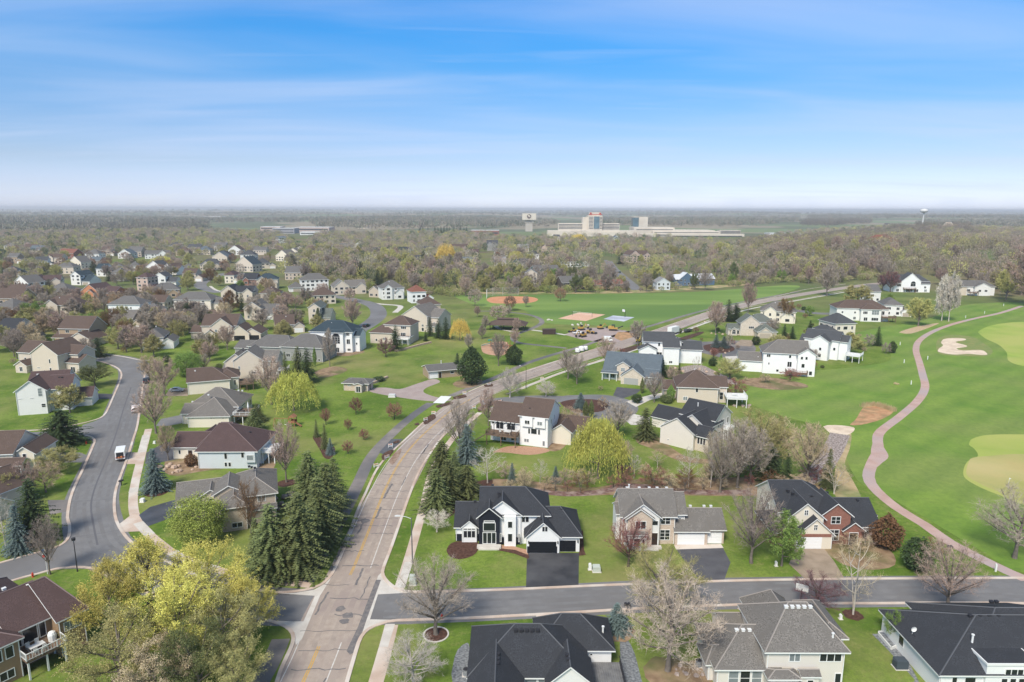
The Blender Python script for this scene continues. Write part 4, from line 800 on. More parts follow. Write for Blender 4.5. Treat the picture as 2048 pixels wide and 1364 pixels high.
house('beige stucco house with brown pyramid roof and white raised deck', 'the brown pyramid-roofed house', (53.2,212), -8, 'beige', 'brown', [
    (0,0,12.6,12,5.4,'H',.68), (9.0,2,15.6,9,5.4,'X',.66,{'ib':0}), (-4,5,2,13,3.0,'X',.5)],
    [(0,'S',6.0,3.6,.9,1.5,(1,1)), (0,'S',2.5,.8,1.4,1.3,(2,1)), (1,'E',2.2,3.4,1.6,1.6,(2,1)), (1,'E',4.5,.4,1.8,2.2,(2,1)), (1,'S',5.0,1.0,1.2,2.5,(1,2))],
    vents=[(5.8,6.4,9.6,0)], decks=[(14.8,-3.5,21,3.5,3.0,'white')])
house('grey-blue roofed cottage with stone gables and grey garage doors at the turning circle', 'the slate-blue-roofed cottage', (33.9,243.0), -19, 'lblue', 'slate', [
    (-.5,0,19.5,15,3.2,'X',.72), (7.0,-5.4,15.2,3,3.0,'Y',.72,{'mat':'stone'}), (15.0,-3.6,19.5,3,3.0,'X',.55), (4.6,-.6,9.0,6,5.6,'Y',.6,{'mat':'stone'}), (-.6,-2.2,5.0,0,2.8,'X',.35,{'open':1,'ov':.2}), (13.5,6,19.4,14,4.6,'X',.8)],
    [(1,'S',3.6,.05,5.0,2.3,'Gg'), (2,'S',2.5,.05,3.0,2.3,'Gg'), (3,'S',2.2,3.4,1.5,1.4,(2,2)), (0,'S',1.6,.4,.9,2.0), (0,'S',3.6,.6,1.5,1.6,(2,1)), (5,'E',4,5.5,.8,1.0), (0,'E',4,.9,1.2,1.4)],
    vents=[(9,10,8.2,1),(14,3,5.2,1)])
house('white two-storey house with charcoal roof, sunroom and side garage beside the road', 'the white charcoal-roofed house', G(1289,725), -7, 'bwhite', 'char', [
    (-.5,0,11.6,10.5,8.8,'X',.56), (-2.6,-4.5,4.2,1,6.2,'Y',.5), (7.0,-3.2,13.2,7,7.2,'X',.5), (12.8,.8,22.5,9.2,5.8,'X',.6), (10.5,2,14.5,9,8.4,'Y',.6)],
    [(0,'S',1.3,6.9,.9,1.4), (0,'S',6.0,6.9,.9,1.4), (0,'S',9.4,7.4,1.8,.6), (1,'S',1.5,3.0,2.0,1.8,(2,2)), (1,'S',4.7,3.0,2.0,1.8,(2,2)), (1,'E',1.6,3.0,1.5,1.8,(2,2)), (0,'S',6.2,2.4,2.2,2.1,(2,1)), (0,'S',5.8,.1,2.8,2.2,(3,1)), (2,'S',3,.7,1.4,1.0,(2,1)), (2,'E',1.6,2.6,.5,.9)],
    vents=[(i*1.7,6.2,9.4,1) for i in range(6)] + [(1.0,1.2,7.6,0,1.6),(12.6,5,8.6,0,1.2)], decks=[(4.4,-3.0,8.2,-.2,2.6,'white')])
house('beige house with dark green-grey hip roofs and arched window by the turning circle', 'the arched-window beige house', G(1480,671), -4, 'stone', 'olive', [
    (4.5,1.5,16.5,11,6.8,'H',.66), (0,0,9.2,8,6.4,'Y',.76), (-5.6,.8,.4,6,3.4,'X',.7,{'ib':0}), (6.6,-6.6,15.5,2,3.4,'H',.66,{'mat':'beige'}), (6.8,-6.9,13.2,-2,3.0,'Y',.7,{'mat':'beige'}), (-4.6,-.2,-1.6,2,3.0,'Y',.6)],
    [(1,'S',5.2,3.5,2.6,1.2,(3,1)), (5,'S',1.5,.7,1.8,1.5,(2,1,1)), (2,'S',4.8,.5,1.0,1.9), (4,'S',3.2,.05,5.2,2.3,'Gt'), (3,'S',7.8,.05,2.0,2.2,'Gt'), (0,'E',4,3.4,1,1.3)], vents=[(8,7.4,8.6,0,.8)])
house('large white house with grey-brown hip roof and rear pergola above the golf lawn', 'the grey-brown-roofed golf house', G(1524,746), -14, 'bwhite', 'taupe', [
    (0,0,16.0,11.5,8.2,'X',.66,{'ia':5.5,'ib':0}), (-8.5,1.5,.4,9.5,4.4,'X',.6,{'ia':0}), (12.0,-1.6,18.2,8,8.2,'Y',.66)],
    [(0,'S',1.9,6.3,1.4,1.2,(2,1)), (0,'S',9.5,6.3,.9,1.2), (0,'S',9.5,2.9,1.6,2.1,(2,1)), (0,'S',2.2,3.4,.5,.9), (2,'S',1.4,6.3,.9,1.2), (2,'S',3.0,6.3,.9,1.2), (2,'S',2.0,3.2,1.2,1.6), (2,'S',4.8,.5,1.2,1.6), (2,'E',3,4,.9,1.2), (0,'S',5.4,.8,1.0,1.0)],
    vents=[(7.5+i*.7,7.6,9.6,1) for i in range(4)] + [(-1.5,3,4.6,0,1.0),(2.2,3.8,8.2,0,1.6)], decks=[(8.2,-3.6,15.5,-.2,1.4,'wood')])
house('white house with charcoal roofs and black-topped terrace on white columns', 'the white-columned terrace house', G(1606,712), -38, 'bwhite', 'char', [
    (0,0,13.5,9,8.2,'X',.66,{'ib':0}), (3.5,-4.0,10.5,5,8.0,'Y',.62,{'ia':0}), (-3,3,3,14,4.6,'X',.6), (13.2,1.5,16.5,8,7.8,'X',.6)],
    [(1,'S',4,1.2,1.1,1.6), (1,'S',4,4,1,1.3), (0,'S',12,3.9,1,1.3), (0,'E',3,4.0,1.6,1.4,(2,1)), (3,'E',2,.3,1.6,2.1,(2,1)), (3,'E',4.8,.3,1.6,2.1,(2,1)), (3,'E',3.2,3.6,1,1.3), (1,'W',4,3.8,.8,1.3)],
    vents=[(4.6,4.2,9.0,0,.8),(7,4.5,8.8,1)], decks=[(16.6,-1.0,22.0,6.0,2.9,'white')])
house('white walk-out house with wide brown roof above the sloping lawn', 'the wide brown-roofed walk-out house', G(1672,640), -10, 'white', 'brown', [
    (0,0,27,14,7.0,'X',.52,{'ia':6.5,'ib':6.5}), (12,-2.6,22.5,6,7.0,'H',.52)],
    [(0,'S',3,4.0,1.0,1.2), (0,'S',9.6,4,1,1.2), (1,'S',2.2,4.2,2.4,1.6,(3,1)), (1,'S',7.4,3.9,3.8,2.4,(3,2)), (1,'S',2.6,.4,2.0,2.0,(2,1)), (1,'S',7.4,.6,3.6,1.7,(3,1)), (0,'S',24,3.6,2.0,2.2,(2,1)), (0,'S',9.6,.6,1.4,1.6,(2,1))],
    vents=[(22,6,9,0,.8)], decks=[(22.8,-3.6,30,1,2.7,'wood')])
house('white two-storey house with grey roof, big gable and arched balcony window near the woods', 'the white arched-balcony house', G(1787,584), -6, 'bwhite', 'char', [
    (-2,3,26,15,8.2,'X',.7,{'ia':5,'ib':5}), (5,0,19,8,8.4,'Y',.85), (0,.6,9,6,7.4,'X',.7), (19,.5,26,6,6.6,'X',.5)],
    [(1,'S',8.5,4.4,3.6,2.2,(2,1,1)), (2,'S',4.6,4.2,4.6,1.9,(5,1)), (1,'S',6,.2,4.4,2.2,(4,1)), (1,'S',11.3,.2,2.6,2.2,(2,1)), (3,'S',3.5,3.0,1.6,1.6,(2,1)), (3,'S',4,.4,2,1.9,(2,1)), (2,'S',3,.4,2,2,(2,1))], decks=[(6.5,-2.2,15,-.2,2.8,'wood')])
house('low white walk-out house with grey roof and timber stair at the wood edge', 'the wood-edge walk-out house', G(1911,591), -4, 'white', 'grey', [
    (-4,2,28,14,6.6,'X',.6,{'ia':5,'ib':5}), (13,0,24,8,6.4,'Y',.5), (-2,1,8,8,6.6,'X',.5,{'mat':'beige'})],
    [(1,'S',3.5,2.8,2.0,1.6,(2,1)), (1,'S',7.8,2.8,2.0,1.6,(2,1)), (0,'S',13,2.8,4.0,1.8,(4,1)), (2,'S',4,.8,2.2,1.6,(2,1))], decks=[(8.5,-2.8,14.5,.8,2.5,'wood')])
house('white three-storey house with grey hip roof and wide blank side garage', 'the grey-roofed three-storey house', G(219,641), 1, 'bwhite', 'grey', [
    (0,0,17.4,12,9.0,'H',.62), (17.2,1,27.0,10,6.0,'H',.55)],
    [(0,'S',4,5.4,3.2,1.3,(3,1)), (0,'S',4,3.4,3.2,1.3,(3,1)), (0,'S',4.4,.6,2.6,1.2,(3,1)), (0,'S',8.2,6.2,.8,1.4), (0,'S',10,6.2,1.6,1.4,(2,1)), (0,'S',12.4,6.2,.8,1.4), (0,'S',10.4,3.0,2.0,1.9,(2,1)), (0,'S',8.3,3.3,.7,1.4), (0,'S',13,3.3,.7,1.4), (0,'S',15,3.5,.7,1.0), (0,'S',10.6,.2,2.2,2.0,(2,1)), (0,'S',15.2,.6,1.6,1.3,(2,1))], blind=0)
house('cream house with long grey hip roof behind twin dark pines', 'the twin-pine grey-roofed house', G(350,628), -3, 'cream', 'grey', [
    (0,0,22,12,8.6,'X',.62,{'ia':6,'ib':6}), (21.5,2,29,11,6.6,'X',.5,{'ib':3.5}), (1,-2,6,1,6.0,'X',.5), (12,-1.2,18,.4,6.2,'X',.5)],
    [(0,'S',2,6.7,.7,1.5), (0,'S',6.8,6.7,.7,1.5), (0,'S',9.8,6.7,.7,1.5), (0,'S',17.5,7.0,1.6,1.1,(2,1)), (3,'S',3,3.4,2.4,1.9,(3,1)), (0,'S',20,2.8,.8,1.2), (0,'S',4,.6,1.6,1.5,(2,1))], decks=[(17.5,-4,25,-.3,2.7,'wood')])
house('white walk-out house with dark teal hip roof and tall arched windows', 'the arched-window teal-roofed house', G(622,703), -5, 'bwhite', 'teal', [
    (0,0,18.6,13,9.0,'X',.56,{'ia':5.5,'ib':6}), (9.5,-1.2,15,2,8.8,'X',.4), (17.8,2,21.2,11,7,'X',.5)],
    [(1,'S',2.4,3.9,3.4,3.0,(3,3,1)), (0,'S',7,7.2,1.3,1.3,(2,1)), (0,'S',16.6,7.2,1.8,1.4,(3,1)), (0,'S',16.8,3.6,1.6,2.2,(2,1)), (1,'S',2.8,.2,1.6,2.1,(2,1)), (0,'S',17,.6,1.5,1.1,(2,1)), (2,'S',2,3,.8,1), (0,'S',7,2.8,1,1.6), (0,'S',7,.2,1,2.0)], vents=[(8,5,10.6,0,1.4)], blind=0)
house('cream house with two grey-brown hip roofs and terrace left of the gable-ended house', 'the twin-hipped cream house', G(741,686), -12, 'beige', 'brown', [
    (0,0,11,10,5.2,'H',.62), (6,3,18.5,14,8.6,'H',.58), (13,1,19,5,3.2,'F',0)],
    [(0,'S',7,1.6,1.4,1.2,(2,1)), (1,'S',9.2,6.6,2.6,1.3,(3,1)), (2,'S',3,.4,2.6,2.0,(2,1)), (1,'S',9,3.4,2.4,1.6,(3,1)), (0,'S',3,1,1,1.2)], decks=[(13,-1.4,19,1,2.8,'white')])
house('large beige house with broad plain gable end beside four spruces', 'the broad gable-ended house', G(806,660), -24, 'beige', 'taupe', [
    (0,0,14.5,16,8.0,'Y',.64), (13.8,3,19.5,15,7.4,'X',.55), (14,0,19,4,3.2,'X',.5)],
    [(0,'S',5.4,5.4,.8,1.4), (0,'S',11.8,2.6,1.2,1.2,(2,1)), (1,'S',3,3.6,1.2,1.2), (2,'S',2.5,.6,1.8,1.8,(2,1)), (1,'E',4,3,1.2,1.2), (0,'S',11.8,.3,1.4,1.8)])
house('long grey house with wide grey roof behind a row of spruces', 'the long grey house', G(516,716), -10, 'grey', 'grey', [
    (-4,0,16,13,5.0,'X',.55,{'ia':5.5,'ib':5.5}), (12,-2.6,30,10.5,6.0,'X',.6,{'ia':6,'ib':6}), (-12,3,-2,12,3.4,'X',.5)],
    [(1,'S',3,1.6,1.8,1.6,(2,1)), (1,'S',7.6,1.6,2.4,2.2,(3,1)), (1,'S',14,1.6,1.2,1.4), (0,'S',4,1.2,1.8,1.4,(2,1)), (0,'S',9,1.2,1.8,1.4,(2,1)), (1,'S',16.4,.4,1.0,1.0)], vents=[(20+i*.9,4.5,8.2,0) for i in range(5)])
house('beige gabled house with three dark garage doors and stone entrance', 'the dark-garage-door house', G(402,680), 4, 'beige', 'brown', [
    (0,2,16,15,6.6,'X',.66), (5,0,14.5,9,6.6,'Y',.75), (14,-2.6,23,8,3.6,'Y',.78), (20,-1.6,28,10,3.2,'Y',.6), (2.5,-1.5,7,3,3.2,'Y',.7,{'mat':'stone'}), (-6,4,1,13,3.2,'X',.5)],
    [(1,'S',4.8,3.8,1.4,1.4,(2,1)), (1,'S',2.2,3.6,1.2,1.4), (2,'S',4.6,.05,5.0,2.3,'Gb'), (3,'S',5.0,.05,4.6,2.3,'Gb'), (4,'S',2.2,.1,1.2,2.2,'D'), (1,'S',7.4,1,.9,1.4), (0,'S',1.5,1,1.6,1.4,(2,1))], vents=[(4,8,9.6,1)])
house('orange brick house with arched entry and brown roof, far left', 'the orange brick house', G(163,603), -14, 'obrick', 'purple', [
    (0,0,15,14,6.6,'Y',.66), (6.5,-2.0,12.5,4,6.0,'Y',.75), (14,3,24,14,6.0,'X',.66), (22,-1.5,34,10,3.2,'Y',.6), (22,3,38,14,3.4,'X',.6)],
    [(0,'S',4,3.4,2.6,1.6,(2,1)), (1,'S',3,2.4,1.8,1.8,(1,1,1)), (1,'S',3,.1,1.6,2.2,'D'), (2,'S',3,3,1.8,1.2,(2,1)), (0,'S',3,.6,2.0,1.5,(2,1)), (3,'S',6,.05,5,2.3,'Gt')], blind=0)
house('brown-roofed tan house with big side gable and dark driveway, left', 'the tan side-gabled house', G(121,688), -4, 'tan', 'brown', [
    (0,0,14.5,12,7.4,'X',.75), (-2,-2,8,2,3.4,'X',.5,{'open':1}), (8,-6,19,6,3.4,'Y',.55,{'mat':'beige'}), (-4,2,1,11,3.2,'X',.6)],
    [(0,'S',4,5.2,1.8,1.5,(2,1)), (0,'S',10,5.2,1.6,1.5,(2,1)), (0,'S',1.4,.8,1.8,1.6,(2,1)), (0,'S',5.4,.1,1.1,2.1,'D'), (2,'S',5.5,.05,4.8,2.3,'Gt')])
# ---- farther houses: (label, short, left foot px, right foot px, depth, eave height, walls, roof, style)
def auto_open(wings, rnd, faces='SE'):
    o = []
    for wi, wg in enumerate(wings[:3]):
        op = wg[7] if len(wg) > 7 else {}
        if op.get('open'): continue
        for f in faces:
            L = (wg[2]-wg[0]) if f in 'SN' else (wg[3]-wg[1])
            if f == 'E' and wi != len(wings) - 1 and wi != 0: continue
            for s in range(max(1, int(wg[4] / 2.6))):
                n = max(1, int(L / 3.3))
                for k in range(n):
                    if rnd.random() < .92: o.append((wi, f, L * (k + .5) / n, .95 + 2.75 * s, rnd.choice((1.1, 1.6, 2.2)), 1.5, (rnd.choice((1, 2)), 1)))
    return o
def far_house(label, short, l, r, d, h, wallc, roofc, style='H', seed=1):
    a, b = G(*l), G(*r); yaw = math.degrees(math.atan2(b[1]-a[1], b[0]-a[0]))
    if abs(yaw) > 22: yaw = math.copysign(22, yaw)
    w = abs(b[0]-a[0]) / math.cos(R_(yaw)); rn = random.Random(seed * 7 + len(short)); p = .62 + .1 * rn.random(); h = h * 1.28
    S = dict(
        H=[(0,0,w,d,h,'H',p)],
        X=[(0,0,w,d,h,'X',p)], Y=[(0,0,w,d,h,'Y',p)],
        HG=[(0,1,w*.68,d,h,'H',p), (w*.64,0,w,d*.8,3.2,'Y',p)],
        XG=[(0,1,w*.66,d,h,'X',p), (w*.6,0,w,d*.85,3.2,'Y',p+.05)],
        GX=[(w*.34,1,w,d,h,'X',p), (0,0,w*.42,d*.85,3.2,'Y',p+.05)],
        GH=[(w*.3,1,w,d,h,'H',p), (0,0,w*.36,d*.8,3.2,'H',p)],
        XY=[(0,1,w,d,h,'X',p), (w*.55,0,w*.9,d*.6,h,'Y',p+.15)],
        YX=[(0,1,w,d,h,'X',p), (w*.08,0,w*.46,d*.6,h,'Y',p+.15)],
        HY=[(0,1.2,w,d,h,'H',p), (w*.1,0,w*.45,d*.6,h,'Y',p+.1), (w*.6,.3,w*.95,d*.5,h*.6,'Y',p+.1)],
        YY=[(0,0,w*.48,d,h,'Y',p+.1), (w*.4,1.5,w,d-1,h-.6,'X',p), (w*.7,.6,w,d*.6,h-.7,'Y',p+.1)],
        YG=[(0,0,w*.55,d,h,'Y',p), (w*.5,1,w,d-1,3.4,'X',p)],
        L=[(0,0,w,d,3.2,'X',p-.15), (w*.3,-3,w*.6,d*.5,3.2,'Y',p-.1)],
    )[style]
    fc = 'SE' if (a[0]+b[0]) / 2 < 60 else 'SW'
    op = auto_open(S, rn, fc)
    if style[-1] == 'G' or style in ('GX', 'GH'):
        gi = 1; op = [q for q in op if q[0] != gi]; gw = S[gi][2]-S[gi][0]; op.append((gi, 'S', gw/2, .05, min(4.8, gw*.75), 2.2, 'G' + rn.choice('wwt')))
    vents = [(w*.4, d*.42, h + p*d*.38, rn.random() < .5)] if rn.random() < .5 and style[0] in 'HX' else []
    return house(label, short, a, yaw, wallc, roofc, S, op, far=True, vents=vents)
FH = [
 ('white house with dark roof among bare trees behind the cream gable, far left','the far-left white house',(72,537),(110,536),12,6,'white','char','XG'),
 ('brick-red roofed house half hidden in woods at the far left','the brick-red-roofed house',(116,516),(148,517),14,5,'brick','red','X'),
 ('small cream house with steep gable facing the viewer, far left','the cream gable house',(140,537),(163,538),12,5.6,'cream','grey','Y'),
 ('pair of long grey-blue roofs stepping down between trees, upper left','the grey stepped house',(180,533),(200,533),12,5.0,'grey','slate','YX'),
 ('dark-roofed low house at the left edge behind brown trees','the left-edge dark-roofed house',(8,553),(48,552),13,4.2,'tan','char','HG'),
 ('white house with teal roof and wide white gable, upper left','the teal-roofed white gable house',(143,570),(178,571),14,6.2,'white','teal','YG'),
 ('white house with black roof beside the teal-roofed gable house','the black-roofed white neighbour',(192,553),(224,553),12,5.6,'white','teal','XG'),
 ('house with two grey-brown roofs left of the yellow-green tree','the two-tone grey-brown house',(226,550),(262,549),13,5,'white','grey','HG'),
 ('beige house with purple roof and twin gables, far left','the purple-roofed beige house',(62,582),(122,580),14,6,'beige','purple','YY'),
 ('white-gabled house with blank upper wall beside a round dark shrub','the blank white gable house',(31,587),(59,589),12,6.4,'white','grey','Y'),
 ('grey hip-roofed house cut by the left edge below the white gable','the left-edge hip-roofed house',(-14,644),(30,646),14,6,'taupe','grey','H'),
 ('house whose dark ridge carries a row of white vents, left','the white-vented ridge house',(82,636),(160,635),13,5.6,'beige','brown','HY'),
 ('black-roofed house with cream garage gable at the left edge','the left-edge cream-garage house',(-12,692),(50,693),15,5,'beige','black','XG'),
 ('beige tower-like house with brown pyramid roof and blank wall','the tower-like beige house',(273,583),(306,584),12,8.2,'pink','purple','HG'),
 ('low tan house with long roof behind orange bare trees','the low tan house',(303,597),(370,592),13,4.4,'tan','grey','HY'),
 ('white gabled house with grey roof left of the brown-roofed gable','the small white gable house',(293,549),(325,550),12,5.4,'white','char','Y'),
 ('white gabled house with brown roof and tall slim window','the white gable with slim window',(330,549),(352,550),15,6,'bwhite','brown','YG'),
 ('grey-roofed white house behind the yellow-green tree','the house behind the yellow-green tree',(290,518),(340,517),13,4.6,'white','grey','XY'),
 ('white wing-roofed house below the grey hip roofs, upper left','the white wing-roofed house',(258,543),(292,542),12,4.4,'white','grey','HG'),
 ('grey hip-roofed house beside a rust-roofed wing, upper left centre','the rust-winged grey house',(367,547),(398,546),14,4.6,'taupe','grey','HG'),
 ('wide grey-roofed house with skylights at the head of the street','the street-head skylight house',(400,541),(444,540),15,4.8,'beige','char','HY'),
 ('dark blue-black roofed house above the street head','the blue-black roofed house',(427,520),(460,520),14,4.6,'beige','black','H'),
 ('brown-roofed cream house at the inside of the street bend','the street-bend brown-roofed house',(449,567),(477,567),16,5.4,'cream','purple','HG'),
 ('beige gabled house with teal roof behind the street bend','the teal-roofed beige gable',(473,543),(504,545),13,6,'beige','teal','Y'),
 ('brick gabled house with black roof right of the street bend','the brick gable at the bend',(486,577),(512,577),14,5.4,'brick','black','YX'),
 ('beige house with wide black roof and two front gables near the bend','the wide black-roofed beige house',(443,606),(505,606),13,6,'beige','black','YY'),
 ('white low house half hidden behind bare brown trees, left','the half-hidden white house',(284,700),(348,697),15,4.2,'white','grey','HG'),
 ('stone-fronted house with dark teal roof and arched porch','the arched-porch teal-roofed house',(513,579),(556,578),13,6,'stone','teal','HY'),
 ('white house with grey hip roof and low side garage by spruces','the white house with side garage',(579,584),(660,580),13,6.6,'white','grey','GH'),
 ('beige cottage-like house with many small gables','the many-gabled beige house',(668,590),(735,586),15,4.6,'beige','taupe','YY'),
 ('tan house with steep linked garages in the row of gables','the linked-garages house',(738,594),(778,598),13,3.6,'taupe','taupe','YY'),
 ('pale stone house with dark grey hip roof at the end of the gable row','the gable-row end house',(765,600),(812,596),14,6.2,'white','grey','HY'),
 ('beige house with brown pyramid roof above the grey gabled house','the small brown pyramid house',(626,609),(672,607),13,4.6,'beige','brown','H'),
 ('beige house with green-grey gable roof and white balcony','the green-grey gabled house',(618,648),(660,648),14,7,'beige','olive','YG'),
 ('low beige house with brown roof and front garage, left centre','the low brown-roofed garage house',(552,668),(612,663),13,3.4,'beige','brown','XG'),
 ('white house with rust-brown hip roof near the park wood','the rust-brown-roofed white house',(824,607),(868,604),13,6,'bwhite','red','HG'),
 ('taupe house with brown hip roof behind the broad gable end','the brown hip behind the gable end',(845,636),(882,633),13,6,'taupe','brown','H'),
 ('dark-roofed terrace house in front of a stepped row, upper centre left','the first terrace house',(514,538),(552,537),16,4.6,'beige','char','HG'),
 ('cream gable of the stepped terrace, nearest of its row','the nearest stepped gable',(552,522),(578,523),16,5,'cream','taupe','Y'),
 ('cream gable in the stepped terrace, second of its row','the second stepped gable',(576,513),(596,513),18,5,'cream','taupe','Y'),
 ('cream gable in the stepped terrace, third of its row','the third stepped gable',(592,507),(608,507),18,5,'cream','taupe','Y'),
 ('pale gable at the far end of the stepped terrace','the farthest stepped gable',(612,499),(628,499),18,5,'cream','grey','Y'),
 ('white low house with black roof behind the bare wood, centre left','the low white wood house',(745,512),(778,512),16,4.4,'white','char','XG'),
 ('white gabled house with dark roof in a clearing, centre left','the clearing white house',(780,514),(812,515),18,5.4,'white','black','YX'),
 ('long white ranch house with charcoal roof left of the orange willow','the white ranch house',(846,509),(876,508),16,3.8,'bwhite','char','XY'),
 ('brown-roofed house behind the orange willow','the brown house behind the willow',(905,508),(940,507),18,5.4,'taupe','brown','XY'),
 ('dark gabled house right of the orange willow','the dark gable by the willow',(930,516),(957,516),16,5,'taupe','purple','YY'),
 ('blue-roofed house with pale gables below the orange willow','the blue-roofed pale-gabled house',(904,536),(952,536),16,5.4,'stone','slate','YY'),
 ('tall dark grey house among bare trees, centre','the tall dark grey house',(974,502),(996,502),16,8,'grey','char','YX'),
 ('white low house near the grey-roofed pair, centre','the low white centre house',(988,532),(1012,532),14,3.6,'white','lgrey','X'),
 ('timber-gabled house inside the bare wood, centre left','the timber-gabled wood house',(684,556),(722,556),16,5,'tan','brown','YY'),
 ('grey-roofed house glimpsed through thin trees below the ranch house','the glimpsed grey house',(824,532),(856,530),16,4,'grey','char','X'),
 ('pale house with white window band behind the park trees','the white-window-band house',(934,560),(968,560),14,4.8,'white','lgrey','HG'),
 ('pale flat-looking house on a green lawn, centre','the green-lawn pale house',(1036,503),(1058,503),16,4,'beige','lgrey','X'),
 ('white house with black hip roof and three tall windows, centre','the three-tall-window white house',(1058,519),(1078,519),15,5.4,'white','black','H'),
 ('dark house with green-grey double gable, centre','the double-gabled dark house',(1026,538),(1058,538),15,5,'taupe','char','YY'),
 ('dark teal house with pointed white-trimmed gable behind the park','the dark teal gable house',(1072,560),(1120,556),15,5.4,'teal','grey','YX'),
 ('pale yellow-grey house hidden by budding trees behind the park','the pale hidden house',(1050,568),(1074,568),14,7,'stone','grey','Y'),
 ('long dark brown house behind the sports field','the long dark brown house',(1124,580),(1180,577),12,4.4,'dark','grey','X'),
 ('low reddish-brown roofed house next to the long dark one','the low reddish-roofed house',(1188,578),(1248,575),12,3.2,'brick','red','L'),
 ('white chimneyed house with dark roofs, centre right','the white chimneyed house',(1130,535),(1174,530),15,4.8,'white','brown','HG'),
 ('brown brick villa with turret windows, centre right','the brown brick villa',(1260,526),(1300,525),18,7,'pink','brown','YY'),
 ('small white-gabled house just before the hotel complex','the gable before the hotel',(1108,481),(1120,481),16,5,'white','char','XY'),
 ('blue gable-roofed house just before the hotel complex','the blue gable before the hotel',(1222,487),(1244,487),18,5.4,'lblue','slate','Y'),
 ('grey-blue gabled house behind budding trees at the field edge','the grey-blue gabled house',(1313,580),(1340,580),13,4.6,'lblue','lgrey','Y'),
 ('dark blue house with white roof and patio beyond the field','the dark blue house',(1352,572),(1430,570),12,4.2,'blue','white','YX'),
 ('cream house with grey-brown roofs behind the reddish tree by the road','the cream roadside house',(1520,644),(1590,648),16,5,'cream','taupe','HY'),
 ('small white house with grey roof peeping over the golf-side trees','the small peeping white house',(1738,604),(1760,604),12,5.6,'white','grey','X'),
 ('beige hip-roofed house between the round trees by the golf lawn','the hip-roofed house by the lawn',(1768,632),(1822,634),16,5.2,'white','grey','HG'),
 ('grey-roofed cream house behind the white-columned terrace','the cream house behind the terrace',(1654,676),(1712,674),14,5.4,'cream','char','GH'),
 ('brown tiled villa with stacked roofs inside the right-hand wood','the brown tiled wood villa',(1740,522),(1796,522),24,6,'tan','red','HY'),
 ('brown gabled house in the right-hand wood right of the tiled villa','the brown gable in the wood',(1838,506),(1876,506),22,6,'tan','brown','YY'),
 ('small white house glimpsed deep in the right-hand wood','the white house in the wood',(1632,536),(1654,536),16,4,'white','lgrey','X'),
 ('slate house roof among trees at the right edge of the wood','the right-edge wood house',(2008,502),(2030,502),20,5,'taupe','slate','X'),
]
for i, q in enumerate(FH): far_house(*q, seed=i)
# farther roofs of the upper-left estate, one by one
UP = [(20,500,'white','grey','H'),(60,505,'tan','brown','X'),(215,512,'beige','brown','XG'),(250,517,'white','slate','Y'),(365,512,'tan','brown','H'),(388,505,'beige','char','X'),(505,503,'white','slate','YG'),
      (470,510,'white','brown','Y'),(545,498,'beige','brown','X'),(420,500,'tan','grey','H'),(660,520,'taupe','grey','X'),(720,500,'white','char','Y'),(1002,512,'white','grey','X'),(1300,560,'grey','char','L'),(1095,505,'pink','brown','YY'),(1170,500,'tan','brown','X'),(130,548,'beige','grey','H'),(440,527,'beige','slate','Y'),(495,519,'white','char','H'),(15,618,'tan','brown','X'),
      (30,527,'tan','grey','XG'),(108,526,'beige','brown','YX'),(240,562,'white','grey','HG'),(270,514,'taupe','grey','X'),(320,530,'white','brown','YG'),(408,510,'beige','slate','H'),(440,502,'white','grey','X'),(460,520,'tan','brown','YX'),(520,510,'beige','grey','X'),(560,486,'white','slate','X'),(36,603,'beige','brown','XG'),(115,603,'tan','grey','H'),(330,572,'white','char','YG'),(545,604,'beige','brown','HG'),(590,560,'taupe','grey','X'),(690,505,'white','grey','X'),(255,660,'beige','taupe','XG'),(385,563,'beige','brown','XG'),(185,520,'white','grey','H'),(72,508,'beige','slate','X'),(350,500,'white','char','H'),(585,535,'white','grey','YX'),(640,535,'beige','taupe','H'),(520,640,'beige','grey','YG'),(228,690,'tan','grey','XG'),(300,625,'beige','brown','YX')]
CN = dict(white='white', tan='tan', beige='beige', taupe='taupe', grey='grey', pink='pinkish')
RN = dict(grey='grey', brown='brown', slate='slate-blue', char='charcoal', taupe='taupe')
def near_house(x, y, skip=None):
    b = min((h for h in HOUSES if not h[0].startswith('house ')), key=lambda h: (h[1]-x)**2 + (h[2]-y)**2); return b
UPP = []
for i, (px, py, wc, rc, st) in enumerate(UP):
    X, Y = G(px, py); w = 17 / (mpp(py)) / 2
    if any((h[1]-X)**2 + (h[2]-Y-6)**2 < 20**2 for h in HOUSES): continue
    b = near_house(X, Y); dx = X - b[1]; dy = Y - b[2]
    rel = ('right of' if dx > 0 else 'left of') if abs(dx) > abs(dy) * .5 else ('behind' if dy > 0 else 'in front of')
    UPP.append(far_house(f"small {CN[wc]} house with {RN[rc]} roof, {rel} {b[0]}", f'house {i}', (px - w, py), (px + w, py), 12 + i % 4, 4.6 + (i % 3) * .6, wc, rc, st, seed=90 + i))
HOUSES = [h for h in HOUSES if not h[0].startswith('house ')]
